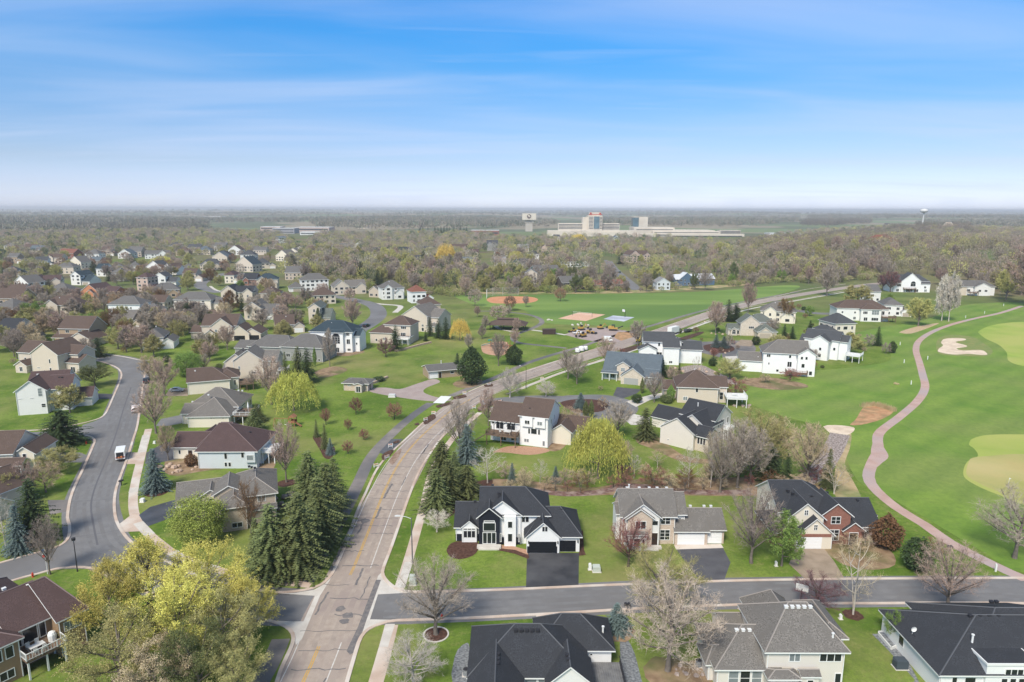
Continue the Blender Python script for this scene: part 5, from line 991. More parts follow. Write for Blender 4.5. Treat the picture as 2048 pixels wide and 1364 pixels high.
# ---- park buildings
house('small brick park toilet block with grey roof on the green lawn', 'the small park toilet block', G(688,781), -7, 'bbrick', 'grey', [(0,0,8.5,5.5,2.8,'X',.3,{'ia':2.2,'ib':2.2,'ov':.7}), (4.6,-2.0,7.0,2,2.8,'Y',.35,{'ov':.5})],
      [(1,'S',1.2,.1,1.6,2.1,(2,1)), (0,'S',2.0,1.6,1.2,.5,(2,1)), (0,'E',2,.1,1.2,2.1,'D')], name='toilet_block', cat='toilet block')
house('long low park shelter house with white garage door beside the dark pine', 'the low park storage house', G(857,758), 22, 'tan', 'grey', [(0,0,14,8,3.0,'X',.3,{'ov':.8,'ia':0})], [(0,'S',2.0,.05,3.2,2.4,'Gw'), (0,'S',4.4,.1,1,2.1,'D'), (0,'S',9,1.2,1.5,1)], name='park_storage_house', cat='park building', vents=[(6,4,4.3,0,1.2)])
# ------------------------------------------------------------------ trees
def leaf_mat(name, c, v=.35, rough=.8, trans=0):
    m = bpy.data.materials.new(name); m.use_nodes = True; nt = m.node_tree; b = nt.nodes['Principled BSDF']; b.inputs['Roughness'].default_value = rough; b.inputs['Specular IOR Level'].default_value = .15
    t = N(nt, 'ShaderNodeTexCoord'); n = N(nt, 'ShaderNodeTexNoise'); n.inputs['Scale'].default_value = 1.1; n.inputs['Detail'].default_value = 5; nt.links.new(t.outputs['Object'], n.inputs[0])
    mr = N(nt, 'ShaderNodeMapRange'); mr.inputs[1].default_value = .3; mr.inputs[2].default_value = .7; nt.links.new(n.outputs[0], mr.inputs[0])
    x = N(nt, 'ShaderNodeMix', data_type='RGBA'); nt.links.new(mr.outputs[0], x.inputs[0])
    x.inputs[6].default_value = (*[q * (1 - v) for q in c], 1); x.inputs[7].default_value = (*[min(1, q * (1 + v)) for q in c], 1)
    oi = N(nt, 'ShaderNodeObjectInfo'); hs = N(nt, 'ShaderNodeHueSaturation'); nt.links.new(x.outputs[2], hs.inputs['Color'])
    r1 = N(nt, 'ShaderNodeMapRange'); r1.inputs[3].default_value = .488; r1.inputs[4].default_value = .512; nt.links.new(oi.outputs['Random'], r1.inputs[0]); nt.links.new(r1.outputs[0], hs.inputs['Hue'])
    r2 = N(nt, 'ShaderNodeMapRange'); r2.inputs[3].default_value = .82; r2.inputs[4].default_value = 1.18; nt.links.new(oi.outputs['Random'], r2.inputs[0]); nt.links.new(r2.outputs[0], hs.inputs['Value'])
    nt.links.new(hs.outputs[0], b.inputs['Base Color']); return m
TWIG = dict(g=(.33,.275,.23), p=(.39,.285,.235), r=(.26,.115,.10), t=(.46,.36,.24), o=(.37,.345,.14), w=(.56,.51,.44), n=(.18,.27,.065), y=(.56,.50,.13), b=(.14,.19,.18), d=(.055,.085,.035), e=(.14,.165,.065), u=(.18,.095,.10), a=(.62,.44,.12), l=(.45,.45,.10), k=(.20,.12,.06), h=(.29,.34,.08), j=(.40,.375,.14), i=(.50,.41,.335))
CNAME = dict(g='grey-brown', p='pinkish-brown', r='dark reddish', t='tan', o='olive', w='whitish', n='fresh green', y='yellow-green', b='blue-green', d='dark green', e='olive-green', u='purple-brown', a='orange-yellow', l='lime-green', k='rusty brown', h='bright olive', j='yellow-olive', i='pale tan')
TM = {k: leaf_mat('foliage_' + CNAME[k].replace('-', '_').replace(' ', '_'), v) for k, v in TWIG.items()}
BARK = dict(g=mat('bark_grey', (.13,.11,.095), (.20,.17,.145), 2.5, .9), w=mat('bark_white', (.55,.50,.44), (.38,.33,.28), 2.5, .85), d=mat('bark_dark', (.06,.05,.04), (.10,.08,.065), 2.5, .9))
def tube_np(P_, rad, n=5):
    P_ = np.asarray(P_, float); V = []; Fq = []
    d = np.gradient(P_, axis=0); d /= np.linalg.norm(d, axis=1)[:, None] + 1e-9
    for i in range(len(P_)):
        a = np.cross(d[i], (0, 0, 1) if abs(d[i][2]) < .9 else (1, 0, 0)); a /= np.linalg.norm(a) + 1e-9; b = np.cross(d[i], a)
        for k in range(n):
            t = 6.28318 * k / n; V.append(P_[i] + rad[i] * (math.cos(t) * a + math.sin(t) * b))
    for i in range(len(P_) - 1):
        for k in range(n):
            q = i * n; e, f, g, h = q+k, q+(k+1) % n, q+n+(k+1) % n, q+n+k; Fq += [(e, f, g), (e, g, h)]
    return V, Fq
def env(shape, t):
    """crown radius (of 4) at fraction t of the crown's height"""
    t = min(max(t, 0), 1)
    if shape == 'v': return 4 * (math.sin(math.pi * min(1, (t * .80 + .08)))) ** .75
    if shape == 's': return 4 * math.sqrt(max(0, 1 - (1.7 * t - .7) ** 2)) if t > .41 or True else 4
    if shape == 'o': return 4 * math.sin(math.pi * (t ** .8 * .93 + .05)) ** .8
    if shape == 'b': return 4 * math.sin(math.pi * (t * .9 + .06)) ** .6
    return 4 * math.sin(math.pi * (t * .92 + .05)) ** .7
def bare_np(seed, shape, zb=2.2, nl=19, nb=11, nt_=10, ns=4, tw=.040, droop=0, stems=1):
    r = np.random.RandomState(seed); TV, TF = [], []; tri = []
    def addtube(P_, rad, n):
        V, Fq = tube_np(P_, rad, n); o = len(TV); TV.extend(V); TF.extend([(a+o, b+o, c+o) for a, b, c in Fq])
    tops = []
    for s in range(stems):
        lean = r.uniform(-.5, .5, 2) * (1 if stems == 1 else 3.2); zt = (6.0 if shape == 'v' else 7.4) if stems == 1 else r.uniform(8, 9.6)
        P_ = [np.array((lean[0] * (q ** 1.4) + r.uniform(-.06, .06), lean[1] * (q ** 1.4) + r.uniform(-.06, .06), q * zt)) for q in np.linspace(0, 1, 7)]
        R0 = .24 if stems == 1 else .13; addtube(P_, [R0 * (1.25 if q == 0 else 1 - .78 * q) for q in np.linspace(0, 1, 7)], 6); tops.append((P_, zt))
    ci = 0
    for i in range(nl):
        P_, zt = tops[i % stems]; f = .22 + .74 * (i + r.rand() * .8) / nl if shape != 's' else .25 + .55 * (i + r.rand() * .8) / nl
        if shape == 'v': f = .27 + .52 * (i + r.rand() * .8) / nl
        if zb / zt > f: f = zb / zt + .08 * r.rand()
        q = f * 6; a0 = P_[int(q)] * (1 - q % 1) + P_[min(6, int(q)+1)] * (q % 1)
        az = 2.4 * i + r.uniform(-.4, .4); te = min(1, ({'s': .18, 'v': .36}.get(shape, .28)) + .75 * (i + r.rand()) / nl); ze = zb + te * (10 - zb); re_ = env(shape, te) * r.uniform(.82, 1.0)
        e = np.array((math.cos(az) * re_, math.sin(az) * re_, ze)); m = a0 * .5 + e * .5 + np.array((math.cos(az), math.sin(az), 0)) * (.35 if shape != 'v' else .1) * (1 if ze > a0[2] else -.2) + (0, 0, -.35 if droop == 0 and shape != 'v' else .15)
        S = [a0 * (1-t)**2 + m * 2*t*(1-t) + e * t*t for t in np.linspace(0, 1, 7)]
        rr = .10 if stems == 1 else .055; addtube(S, [rr * (1 - .85*t) + .012 for t in np.linspace(0, 1, 7)], 4)
        for j in range(nb):
            t = .22 + .78 * (j + r.rand()) / nb; qq = min(t, .999) * 6; b0 = S[int(qq)] * (1 - qq % 1) + S[int(qq)+1] * (qq % 1)
            d = S[min(6, int(qq)+1)] - S[int(qq)]; d /= np.linalg.norm(d) + 1e-9; out_ = b0 * (1, 1, 0); out_ /= np.linalg.norm(out_) + .3
            d = d * .7 + out_ * .25 + r.normal(0, .5, 3) + (0, 0, .35 if not droop else -.2); d /= np.linalg.norm(d); L = r.uniform(1.0, 2.3) * (1.1 - .4 * t)
            b1 = b0 + d * L; tb = (b1[2] - zb) / (10 - zb); rm = env(shape, tb) * 1.06; rh = math.hypot(b1[0], b1[1])
            if rh > rm: b1[:2] *= rm / rh
            b1[2] = min(b1[2], 10.2); mid = (b0 + b1) / 2 + r.normal(0, .08, 3) + (0, 0, .08)
            for (p, q_, w0) in ((b0, mid, .05), (mid, b1, .032)): tri.append((p, q_, w0))
            for k in range(nt_):
                u = .15 + .85 * (k + r.rand()) / nt_; c0 = (b0 * (1-u) + b1 * u) + (mid - (b0+b1)/2) * 4*u*(1-u)
                dd = (b1 - b0) / L * .6 + r.normal(0, .55, 3) + (0, 0, .3 if not droop else -.9); dd /= np.linalg.norm(dd) + 1e-9; l = r.uniform(.45, 1.1) * (1 if not droop else 1.3)
                c1 = c0 + dd * l; tri.append((c0, c1, tw))
                for s in range(ns):
                    u2 = r.uniform(.2, .95); g0 = c0 * (1-u2) + c1 * u2; d3 = dd * .7 + r.normal(0, .5, 3) + (0, 0, .15 if not droop else -.8); d3 /= np.linalg.norm(d3) + 1e-9; tri.append((g0, g0 + d3 * r.uniform(.25, .6), tw * .7))
    A = np.array([t[0] for t in tri]); B = np.array([t[1] for t in tri]); w = np.array([t[2] for t in tri])[:, None]
    sd = np.cross(B - A, r.normal(0, 1, (len(A), 3))); sd /= np.linalg.norm(sd, axis=1)[:, None] + 1e-9
    V = np.stack([A - sd * w/2, A + sd * w/2, B], 1).reshape(-1, 3); Fq = np.arange(len(V)).reshape(-1, 3)
    return (np.array(TV), np.array(TF)), (V, Fq), (A, B)
def leaves_np(A, B, n, size, seed, jit=.25, flat=0):
    r = np.random.RandomState(seed); k = r.randint(0, len(A), n); u = r.rand(n, 1); P_ = A[k] * (1-u) + B[k] * u + r.normal(0, jit, (n, 3))
    d1 = r.normal(0, 1, (n, 3)); d1 /= np.linalg.norm(d1, axis=1)[:, None]; d2 = np.cross(d1, r.normal(0, 1, (n, 3))); d2 /= np.linalg.norm(d2, axis=1)[:, None]
    s = size * r.uniform(.6, 1.3, (n, 1)); V = np.stack([P_ - d1*s/2 - d2*s/2, P_ + d1*s/2 - d2*s/3, P_ + d2*s*.6], 1).reshape(-1, 3); return V, np.arange(n*3).reshape(-1, 3)
def willow_np(seed, dens=1.0):
    (TV, TF), _, _ = bare_np(seed, 's', 2.0, 13, 2, 1, 0); r = np.random.RandomState(seed + 1); tris = []; LA, LB = [], []
    for s in range(int(1700 * dens)):
        az = r.uniform(0, 6.283); rr = 4.05 * math.sqrt(r.uniform(.02, 1)); lump = 1 + .12 * math.sin(az * 5 + seed + rr) + .08 * math.sin(az * 9 + 2 * seed)
        top = 9.6 * max(.05, 1 - (rr / 4.45) ** 3.6) ** .5 * r.uniform(.84, 1.0) * (1 + .09 * math.sin(az * 4 + rr * 2.2) + .05 * math.sin(az * 11 - rr * 4)); rr *= lump; top = max(top, 4.2)
        L = r.uniform(1.0, 4.6) * (.5 + .5 * rr / 4); bot = max(.7 + .9 * r.rand(), top - L); n = max(3, int((top - bot) / .24)); x, y = math.cos(az) * rr, math.sin(az) * rr
        for k in range(n):
            z = top - (top - bot) * k / n; x += r.normal(0, .03) + math.cos(az) * .012 * (n - k); y += r.normal(0, .03) + math.sin(az) * .012 * (n - k); p = np.array((x + r.normal(0, .07), y + r.normal(0, .07), z)); a = r.uniform(0, 6.28)
            h = np.array((math.cos(a), math.sin(a), r.normal(0, .4))) * r.uniform(.035, .085); tris += [p - h, p + h, p + (r.normal(0, .07), r.normal(0, .07), -r.uniform(.2, .42))]
    V = np.array(tris); return (TV, TF), (V, np.arange(len(V)).reshape(-1, 3))
def spruce_np(seed, R=2.6, pw=.85, step=.30, droop=.22, top=10.0, zb=.35, jag=.18):
    r = np.random.RandomState(seed); TV, TF = tube_np([(0,0,0),(0,0,5),(0,0,9.7)], [.2,.12,.03], 6); tris = []; z = zb
    while z < top - .1:
        t = z / top; Rz = R * (1 - t) ** pw + .06; n = max(5, int(5 + 9 * Rz / R * 1.6)); off = r.uniform(0, 6.28)
        for i in range(n):
            a = off + 6.283 * i / n + r.normal(0, .12); L = Rz * (1 + r.normal(0, jag)); L = max(.12, L); ca, sa = math.cos(a), math.sin(a); z0 = z + r.normal(0, .08); m = max(3, int(L / .26))
            for k in range(m):
                u = (k + .5) / m; x = L * u; zz = z0 + .15 * L * (1 - u) - droop * L * u * u; wdt = (.20 + .20 * (1 - u)) * (.7 + .3 * Rz / R)
                for sgn in (-1, 1):
                    p = np.array((ca * x, sa * x, zz)); q = p + np.array((ca * .22 - sa * sgn * wdt, sa * .22 + ca * sgn * wdt, -.07 + r.normal(0, .05))); s_ = p + np.array((ca * .30, sa * .30, -.03 + r.normal(0, .04))); tris += [p, q, s_]
                if k == m - 1: p = np.array((ca * x, sa * x, zz)); tris += [p + (-sa*.08, ca*.08, 0), p + (sa*.08, -ca*.08, 0), p + (ca*.3, sa*.3, .02)]
        z += step * (.75 + .5 * r.rand())
    p = np.array((0, 0, top)); tris += [p + (.08, 0, -.6), p + (-.08, 0, -.6), p]
    V = np.array(tris); return (np.array(TV), np.array(TF)), (V, np.arange(len(V)).reshape(-1, 3))
def ball_np(seed, n=3600, size=.36, col=False):
    r = np.random.RandomState(seed); d = r.normal(0, 1, (n, 3)); d /= np.linalg.norm(d, axis=1)[:, None]
    az = np.arctan2(d[:, 1], d[:, 0]); lump = 1 + .13 * np.sin(az * 3 + seed) * (1 - abs(d[:, 2])) + .10 * np.sin(d[:, 2] * 6 + az * 2 + seed)
    rad = (r.uniform(.25, 1, n) ** .4) * lump * (1 + r.normal(0, .05, n)); P_ = np.stack([d[:, 0] * rad * 4, d[:, 1] * rad * 4, 5.0 + d[:, 2] * rad * 4.9], 1)
    if col: s_ = (1 - np.clip((P_[:, 2] - 5) / 5, 0, 1) ** 2 * .75)[:, None]; P_[:, :2] *= s_
    P_[:, 2] = np.maximum(P_[:, 2], .15); A = P_; V, Fq = leaves_np(A, A, n, size, seed + 1, .03); return (np.array(tube_np([(0,0,0),(0,0,3)], [.2,.1], 5)[0]), np.array(tube_np([(0,0,0),(0,0,3)], [.2,.1], 5)[1])), (V, Fq)
def cat(a, b):
    (V1, F1), (V2, F2) = a, b; return np.concatenate([V1, V2]), np.concatenate([F1, F2 + len(V1)])
_tc = {}
def tree_meshes(kind, col, var, TW=.042):
    """shape letters: v vase, s spreading, o oval, b birch, l in leaf, w willow, p spruce, k pine, c columnar cedar, r bare shrub, g leafy shrub"""
    k = (kind, var, TW)
    if k not in _tc:
        sd = 11 + var * 17 + ord(kind)
        if kind in 'vso': t, c, _ = bare_np(sd, kind, {'v': 1.9, 's': 1.7, 'o': 1.3}[kind], tw=TW)
        elif kind == 'b': t, c, _ = bare_np(sd, 'b', 2.6, 12, 8, 7, 3, TW * .8, stems=3)
        elif kind == 'l':
            t, c, (A, B) = bare_np(sd, 'sov'[var % 3], 1.6, 15, 9, 6, 1, TW * .8); c2 = leaves_np(A, B, 12000, .22, sd, .2); c = c2
        elif kind == 'm':      # budding: as much twig as leaf
            t, c0, (A, B) = bare_np(sd, 'svo'[var % 3], 1.7, 17, 12, 8, 2, .03); c = cat(c0, leaves_np(A, B, 21000, .10 * (TW / .034) ** .55, sd, .10))
        elif kind == 'w': t, c = willow_np(sd)
        elif kind == 'p': t, c = spruce_np(sd)
        elif kind == 'n': t, c = spruce_np(sd, 2.6, .6, .34, .1, jag=.3)
        elif kind == 'k': t, c = ball_np(sd, 5200, .42, True)
        elif kind == 'c': t, c = ball_np(sd, 3000, .55, True)
        elif kind == 'g': t, c = ball_np(sd, 2600, .55)
        elif kind == 'f':
            t, _, (A, B) = bare_np(sd, 's', 1.2, 16, 9, 5, 1, .04); c = cat(ball_np(sd, 14000, .19)[1], leaves_np(A, B, 9000, .15, sd, .3))
        elif kind == 'r':
            t, c, _ = bare_np(sd, 's', .5, 15, 9, 8, 3, TW * 1.5, stems=4)
        _tc[k] = (t, c, {})
    t, c, cache = _tc[k]; bk = 'w' if (kind == 'b' or col == 'w') else ('d' if kind in 'pnk' or col in 'ru' else 'g'); mk = (col, bk)
    if mk not in cache: cache[mk] = (npmesh('trunk', t[0], t[1], BARK[bk]), npmesh('crown', c[0], c[1], TM[col]))
    return cache[mk]
KNAME = dict(v='bare_tree', s='bare_tree', o='bare_tree', b='birch_tree', l='leafy_tree', m='budding_tree', w='willow_tree', p='spruce_tree', n='spruce_tree', k='pine_tree', c='cedar_tree', f='leafy_tree', r='bare_shrub', g='evergreen_shrub')
KDESC = dict(v='bare', s='bare spreading', o='bare upright', b='bare multi-stemmed birch', l='newly leafed', f='full round leafy', m='budding', w='weeping willow', p='spruce', n='broad spruce', k='dense pine', c='columnar cedar', r='bare twiggy shrub', g='leafy shrub')
TREES = []
def tree(code, x, yb, yt=None, w=None, label=None, world=None, height=None, group=None):
    """x, yb: photo pixel of the foot; yt: top row; w: crown width in pixels"""
    kind, col = code
    if world: X, Y = world; h = height; ww = w
    else:
        X, Y = G(x, yb); h = hgt(yb, yt); ww = w * mpp(yb)
    rn = random.Random(int(X * 13 + Y * 7)); var = rn.randint(0, 3 if kind in 'vsolm' else 1)
    D_ = math.hypot(X, Y); tm, cm_ = tree_meshes(kind, col, var, .034 if D_ < 150 else (.056 if D_ < 290 else .09)); nom = {'p': 4.8, 'n': 4.4, 'w': 10.2}.get(kind, 8.2)
    t = thing(KNAME[kind], label, 'shrub' if kind in 'rg' else 'tree', (X, Y, terr(X, Y)), rn.uniform(0, 6.28))
    s = (ww / nom, ww / nom, h / 10.0)
    for nm, me in (('trunk', tm), ('crown', cm_)):
        o = link(nm, me, t, (0,0,0), 0, s)
    TREES.append((t, kind, col, X, Y, h, label)); return t
def proj(X, Y, Z=0):
    dz = Z - CAM_H; w = Y * math.cos(PITCH) - dz * math.sin(PITCH); v = -(dz * math.cos(PITCH) + Y * math.sin(PITCH)) / w; u = X / w
    return 1024 + F_PX * u, 682 + F_PX * v
T = tree
# near the crossing and in the front gardens
T('vg',872,1268,1131,150,'bare vase-shaped tree in the ringed mulch bed below the crossing')
T('sw',827,1370,1276,112,'whitish bushy bare tree at the bottom edge beside the pavement')
T('si',1336,1341,1140,178,'tall pale bare tree standing right in front of the camera, bottom centre')
T('so',1321,1222,1101,157,'golden-tipped bare tree on the verge behind the tall pale one')
T('pb',1234,1260,1206,50,'blue-green spruce beside the foreground black roof')
T('su',1633,1216,1150,95,'purple-brown crabapple-like tree overhanging the side street')
T('bt',1706,1229,1081,95,'tall tan tree with pale stems on the near verge of the street')
T('vp',1893,1221,1096,125,'pinkish vase-shaped bare tree by the corner house drive')
T('ln',1563,1132,1028,72,'fresh green leafy tree half hiding the brick house garage')
T('vg',1502,1126,985,112,'big grey-brown bare tree between the beige and the red brick house')
T('kk',1771,1096,1028,60,'rusty brown conifer-like shrub right of the red brick house')
T('gd',1831,1140,1076,57,'rounded dark green bush beside the street, right')
T('rr',1868,1110,1076,40,'dark reddish bush behind the rounded green one')
T('sg',2029,1116,975,140,'bare tree at the right edge on the golf grass')
T('vr',1256,1133,1046,86,'reddish budding tree before the beige brick house')
T('sw',874,1064,1020,50,'small whitish bare tree left of the white-and-black house')
T('rt',1700,1100,1070,60,'low tan bare shrub by the brick house path'); T('rk',1650,1072,1050,30,'rusty shrub right of the brick house garage'); T('rp',1730,1090,1055,60,'pinkish twiggy shrub right of the brick house door')
T('rr',1262,1100,1078,34,'reddish shrub under the beige brick house windows')
T('wl',1196,957,836,112,'large lime-green weeping willow in the middle of the picture')
T('rr',1306,978,932,62,'dark reddish round bare bush on the leaf-strewn strip')
T('bw',1080,967,922,34,'small white-stemmed birch left of the willow'); T('bt',1315,935,902,40,'birch on the slope below the black cross-gabled house'); T('bw',1268,957,912,36,'leaning birch right of the willow'); T('bw',1377,975,898,52,'white-stemmed birch before the beige stucco house')
T('bt',1421,975,872,48,'tall birch at the corner of the beige stucco house'); T('vg',1474,975,850,100,'grey bare tree right of the tall birch'); T('vg',1440,985,872,84,'bare tree behind the beige brick house garage'); T('so',1516,940,818,112,'olive-tinged bare tree below the golf lawn'); T('vg',1500,968,865,86,'bare tree left of the dark spruces'); T('vt',1552,935,842,74,'bare tan tree above the dark spruces')
T('nd',1541,966,893,46,'dark spruce in the belt behind the brick house'); T('pd',1573,968,905,26,'slim dark spruce next to the darker broad one'); T('pe',1655,975,897,32,'slender spruce in the rock creek'); T('bt',1668,988,930,62,'tan birch in front of the slender creek spruce'); T('vt',1613,966,856,84,'bare tan tree between the spruces behind the brick house')
T('ne',872,1022,938,56,'spruce nearest the right-hand pavement of its clump'); T('ne',897,1002,918,52,'second spruce of the clump above the white-and-black house'); T('ne',934,992,930,50,'spruce close behind the white-and-black house roof'); T('ne',884,948,880,50,'spruce at the far side of the roadside clump'); T('nb',934,926,848,40,'blue-green spruce rising over the roadside clump'); T('vg',920,915,808,66,'tall bare tree over the roadside spruces'); T('vp',977,852,783,42,'bare pinkish tree left of the white three-storey house'); T('pe',909,964,902,38,'middle spruce in the roadside clump'); T('bw',975,966,898,72,'pale birch left of the white-and-black house roof'); T('rp',1010,958,925,44,'pinkish bush behind the white-and-black house')
T('pb',1024,965,925,18,'small blue spruce behind the white-and-black house'); T('pb',1111,965,932,20,'small blue-green spruce just left of the willow'); T('rt',1048,970,935,36,'tan twiggy shrub between small spruce and birch')
# the conifer screen by the left path
for q in [('ne',545,1152,1008,76,'tallest olive-green spruce of the screen, nearest the viewer'),('ne',602,1142,985,84,'broad spruce beside the left path, near end'),('ne',572,1148,1040,68,'shorter spruce between the two nearest ones'),('ne',640,1096,955,74,'spruce of the screen above the near end'),('ne',655,1052,925,68,'spruce of the screen, middle of the row'),('ne',620,1020,902,66,'spruce of the screen set back from the path'),('ne',670,1012,915,46,'spruce of the screen at its far end'),('pe',515,1140,1035,46,'slim spruce at the left end of the screen')]: T(*q)
T('vp',573,965,855,60,'bare tree in the round mulch ring beyond the conifer screen'); T('fh',400,1086,993,104,'round olive-green tree in front of the grey dormered house'); T('vk',503,1072,968,58,'rusty bare tree against the grey dormered house')
T('pb',312,981,897,52,'blue-green spruce in a mulch ring beside the left pavement'); T('vt',337,920,855,40,'slim tan bare tree before the purple-brown-roofed house'); T('vp',312,867,772,72,'pinkish bare tree leaning over the left pavement'); T('gk',382,932,908,26,'small brown bush on the boulder bed')
T('vp',330,792,722,60,'pinkish bare tree by the parked silver car'); T('vt',300,762,715,46,'tan bare tree at the bend of the left street'); T('fn',375,752,704,56,'round leafy green tree left of the stepped gables')
T('nd',125,889,818,70,'broad dark spruce on the left street corner'); T('lo',140,826,775,60,'olive leafy tree beside the tall white slit-window house'); T('me',190,773,734,66,'broad budding tree in the bend of the left street')
T('nd',70,1085,958,64,'tall dark spruce at the bottom left'); T('pb',38,1105,1010,50,'blue-green spruce left of the tall dark one'); T('bw',12,1098,998,60,'white birch at the left edge'); T('vg',100,1149,1042,62,'bare grey tree at the street corner, bottom left'); T('mo',118,946,897,76,'olive budding bush-like tree at the left street'); T('st',92,985,925,60,'tan bare tree above the bottom-left spruces'); T('vp',52,1000,930,50,'pinkish bare tree near the left-edge porch house')
T('mo',20,1010,950,50,'budding tree at the left edge below the porch house')
# the yellow budding trees, bottom left
for q in [('my',305,1245,1088,158,'broad yellow-green budding tree over the side street'),('my',425,1250,1090,150,'yellow-green budding tree nearest the left pavement'),('my',228,1290,1132,118,'yellow budding tree beside the brown stucco house'),('my',365,1330,1165,165,'yellow budding tree in the middle of the bottom-left group'),('mo',452,1335,1190,150,'olive budding tree at the right end of the bottom-left group'),('mo',245,1390,1225,170,'olive budding tree at the bottom edge of the group'),('mt',320,1420,1284,128,'tan budding tree at the bottom edge of the group'),('my',498,1272,1165,112,'thin yellow budding tree overhanging the crossing corner'),('me',400,1400,1262,140,'dull green budding tree at the bottom edge of the group'),('mo',470,1405,1290,120,'small olive budding tree at the bottom beside the path')]: T(*q)
# park side
T('wl',588,821,744,98,'bright lime-green willow on the park lawn'); T('vp',543,809,720,64,'bare tree directly left of the bright park willow')
T('pe',572,762,703,22,'spruce behind the park willow, leftmost of three'); T('ne',597,752,692,30,'spruce behind the park willow, middle of three'); T('nd',616,765,695,32,'spruce behind the park willow, rightmost of three'); T('cn',630,732,694,8,'thin bright cedar right of the grey house spruces')
for q in [('sr',712,829,795,26,'small reddish tree before the park toilet block'),('sr',789,839,805,34,'small dark red-berried tree on the park lawn'),('sr',696,860,838,18,'tiny reddish tree above the conifer bed'),('sr',728,880,858,22,'tiny reddish tree in the middle of the lawn'),('sr',696,908,882,23,'small reddish tree nearest the roadside path on the lawn'),('vr',652,850,820,25,'small reddish tree beside the two slim spruces')]: T(*q)
T('pe',633,874,838,13,'slim spruce in the kidney-shaped bed, left one'); T('pe',650,897,846,18,'slim spruce in the kidney-shaped bed, middle one'); T('pb',661,909,876,18,'little blue spruce in the kidney-shaped bed')
T('kd',943,768,693,58,'large dense dark pine by the park storage house'); T('pd',915,748,706,26,'small dark pine left of the dense one'); T('vg',997,732,672,38,'slender bare tree by the playground'); T('kd',1028,730,688,36,'dark rounded evergreen by the roadside path')
T('wa',920,681,638,42,'golden weeping willow in the park'); T('nd',860,672,636,15,'spruce left of the golden willow, first of four'); T('nd',877,676,637,17,'spruce left of the golden willow, second of four'); T('nd',892,678,634,19,'spruce left of the golden willow, nearest it'); T('pd',851,682,660,10,'small young spruce below the four by the golden willow'); T('nd',792,701,650,24,'spruce at the wall of the twin-hipped house'); T('su',772,714,676,36,'purple-brown tree before the twin-hipped house'); T('pe',637,648,615,22,'spruce before the green-grey gabled house'); T('vp',705,656,602,38,'round pinkish bare tree inside the cul-de-sac'); T('og',660,733,662,32,'bare pine-like tree before the arched-window house')
T('nd',376,647,607,30,'left one of the twin dark pines'); T('nd',397,641,608,28,'right one of the twin dark pines'); T('ok',462,633,584,40,'rusty cone-shaped tree right of the twin pines'); T('nd',484,622,585,16,'narrow dark spruce beside the rusty cone-shaped tree'); T('nd',197,713,675,30,'dark spruce on the lawn left of the turning head'); T('nd',70,667,637,18,'dark spruce by the left-edge cream-garage house'); T('vg',176,725,680,34,'bare tree beside the dark lawn spruce'); T('mg',320,655,612,26,'thin budding tree on the green slope, left'); T('vp',455,700,655,36,'bare tree by the beige gabled house'); T('vk',700,605,585,16)
# by the road and round the turning circles
T('vg',1136,758,702,46,'left one of two bare trees by the far pavement'); T('vg',1154,768,713,44,'right one of two bare trees by the far pavement'); T('sw',1092,793,762,38,'pale greenish bare tree near the circle entrance'); T('sw',1020,795,737,48,'whitish bare tree beside the road kerb'); T('pb',1161,817,785,28,'blue-green spruce on the planted island'); T('ce',1171,838,801,13,'left one of two cedars below the island'); T('ce',1182,837,800,12,'right one of two cedars below the island'); T('rt',1205,818,793,22,'bare shrub on the planted island'); T('ne',1290,878,815,38,'broad grey-green spruce left of the black cross-gabled house')
T('ce',1284,787,755,9,'thin cedar before the slate-roofed cottage garage'); T('cn',1341,802,769,18,'dark cedar left of the pyramid-roofed house'); T('ge',1333,806,788,26,'lime shrub below the dark cedar'); T('vg',1308,805,750,46,'bare round tree by the pale driveway'); T('vg',1236,874,807,62,'large bare tree behind the willow on its right'); T('st',1140,868,815,56,'tan bare shrubby tree behind the three-storey house'); T('vp',1244,935,884,46,'bare tree in its own mulch ring near the willow'); T('rt',1125,880,855,22,'shrub at the foot of the three-storey house')
T('rr',1469,798,757,48,'round dark-red bush above the white deck'); T('mo',1460,757,720,56,'olive budding tree on the golf lawn edge'); T('nd',1320,752,715,34,'dark spruce behind the slate-roofed cottage, left'); T('ne',1300,747,715,30,'broad evergreen against the white charcoal-roofed house'); T('pd',1358,757,727,15,'slim dark evergreen by the boulder slope'); T('vp',1345,765,735,28,'pinkish bare tree right of the slate-roofed cottage'); T('bw',1392,765,715,24,'white birch on the boulder slope'); T('cn',1441,738,708,9,'narrow cedar by the pale drive'); T('gd',1425,732,716,18,'round green shrub by the pale drive'); T('vr',1427,718,697,20,'small reddish tree right of the side garage')
T('vp',1431,668,607,38,'tall pinkish bare tree by the far pavement'); T('nd',1456,643,598,22,'left one of the dark spruce pair by the road'); T('nd',1471,642,606,26,'right one of the dark spruce pair by the road'); T('vp',1496,626,569,32,'bare orange-tipped tree standing by the road'); T('vg',1653,592,538,44,'large bare tree by the road near the woods')
T('pb',1432,695,668,20,'blue-green spruce on the right-hand island, left'); T('pb',1447,696,672,22,'blue-green spruce on the right-hand island, right'); T('rg',1457,696,668,18,'bare shrub on the right-hand island'); T('gd',1512,690,672,18,'clipped dark shrub beside the tan drive'); T('vg',1275,692,645,34,'bare tree by the muddy road edge'); T('vp',1213,735,678,46,'bare pinkish tree behind the slate-roofed cottage')
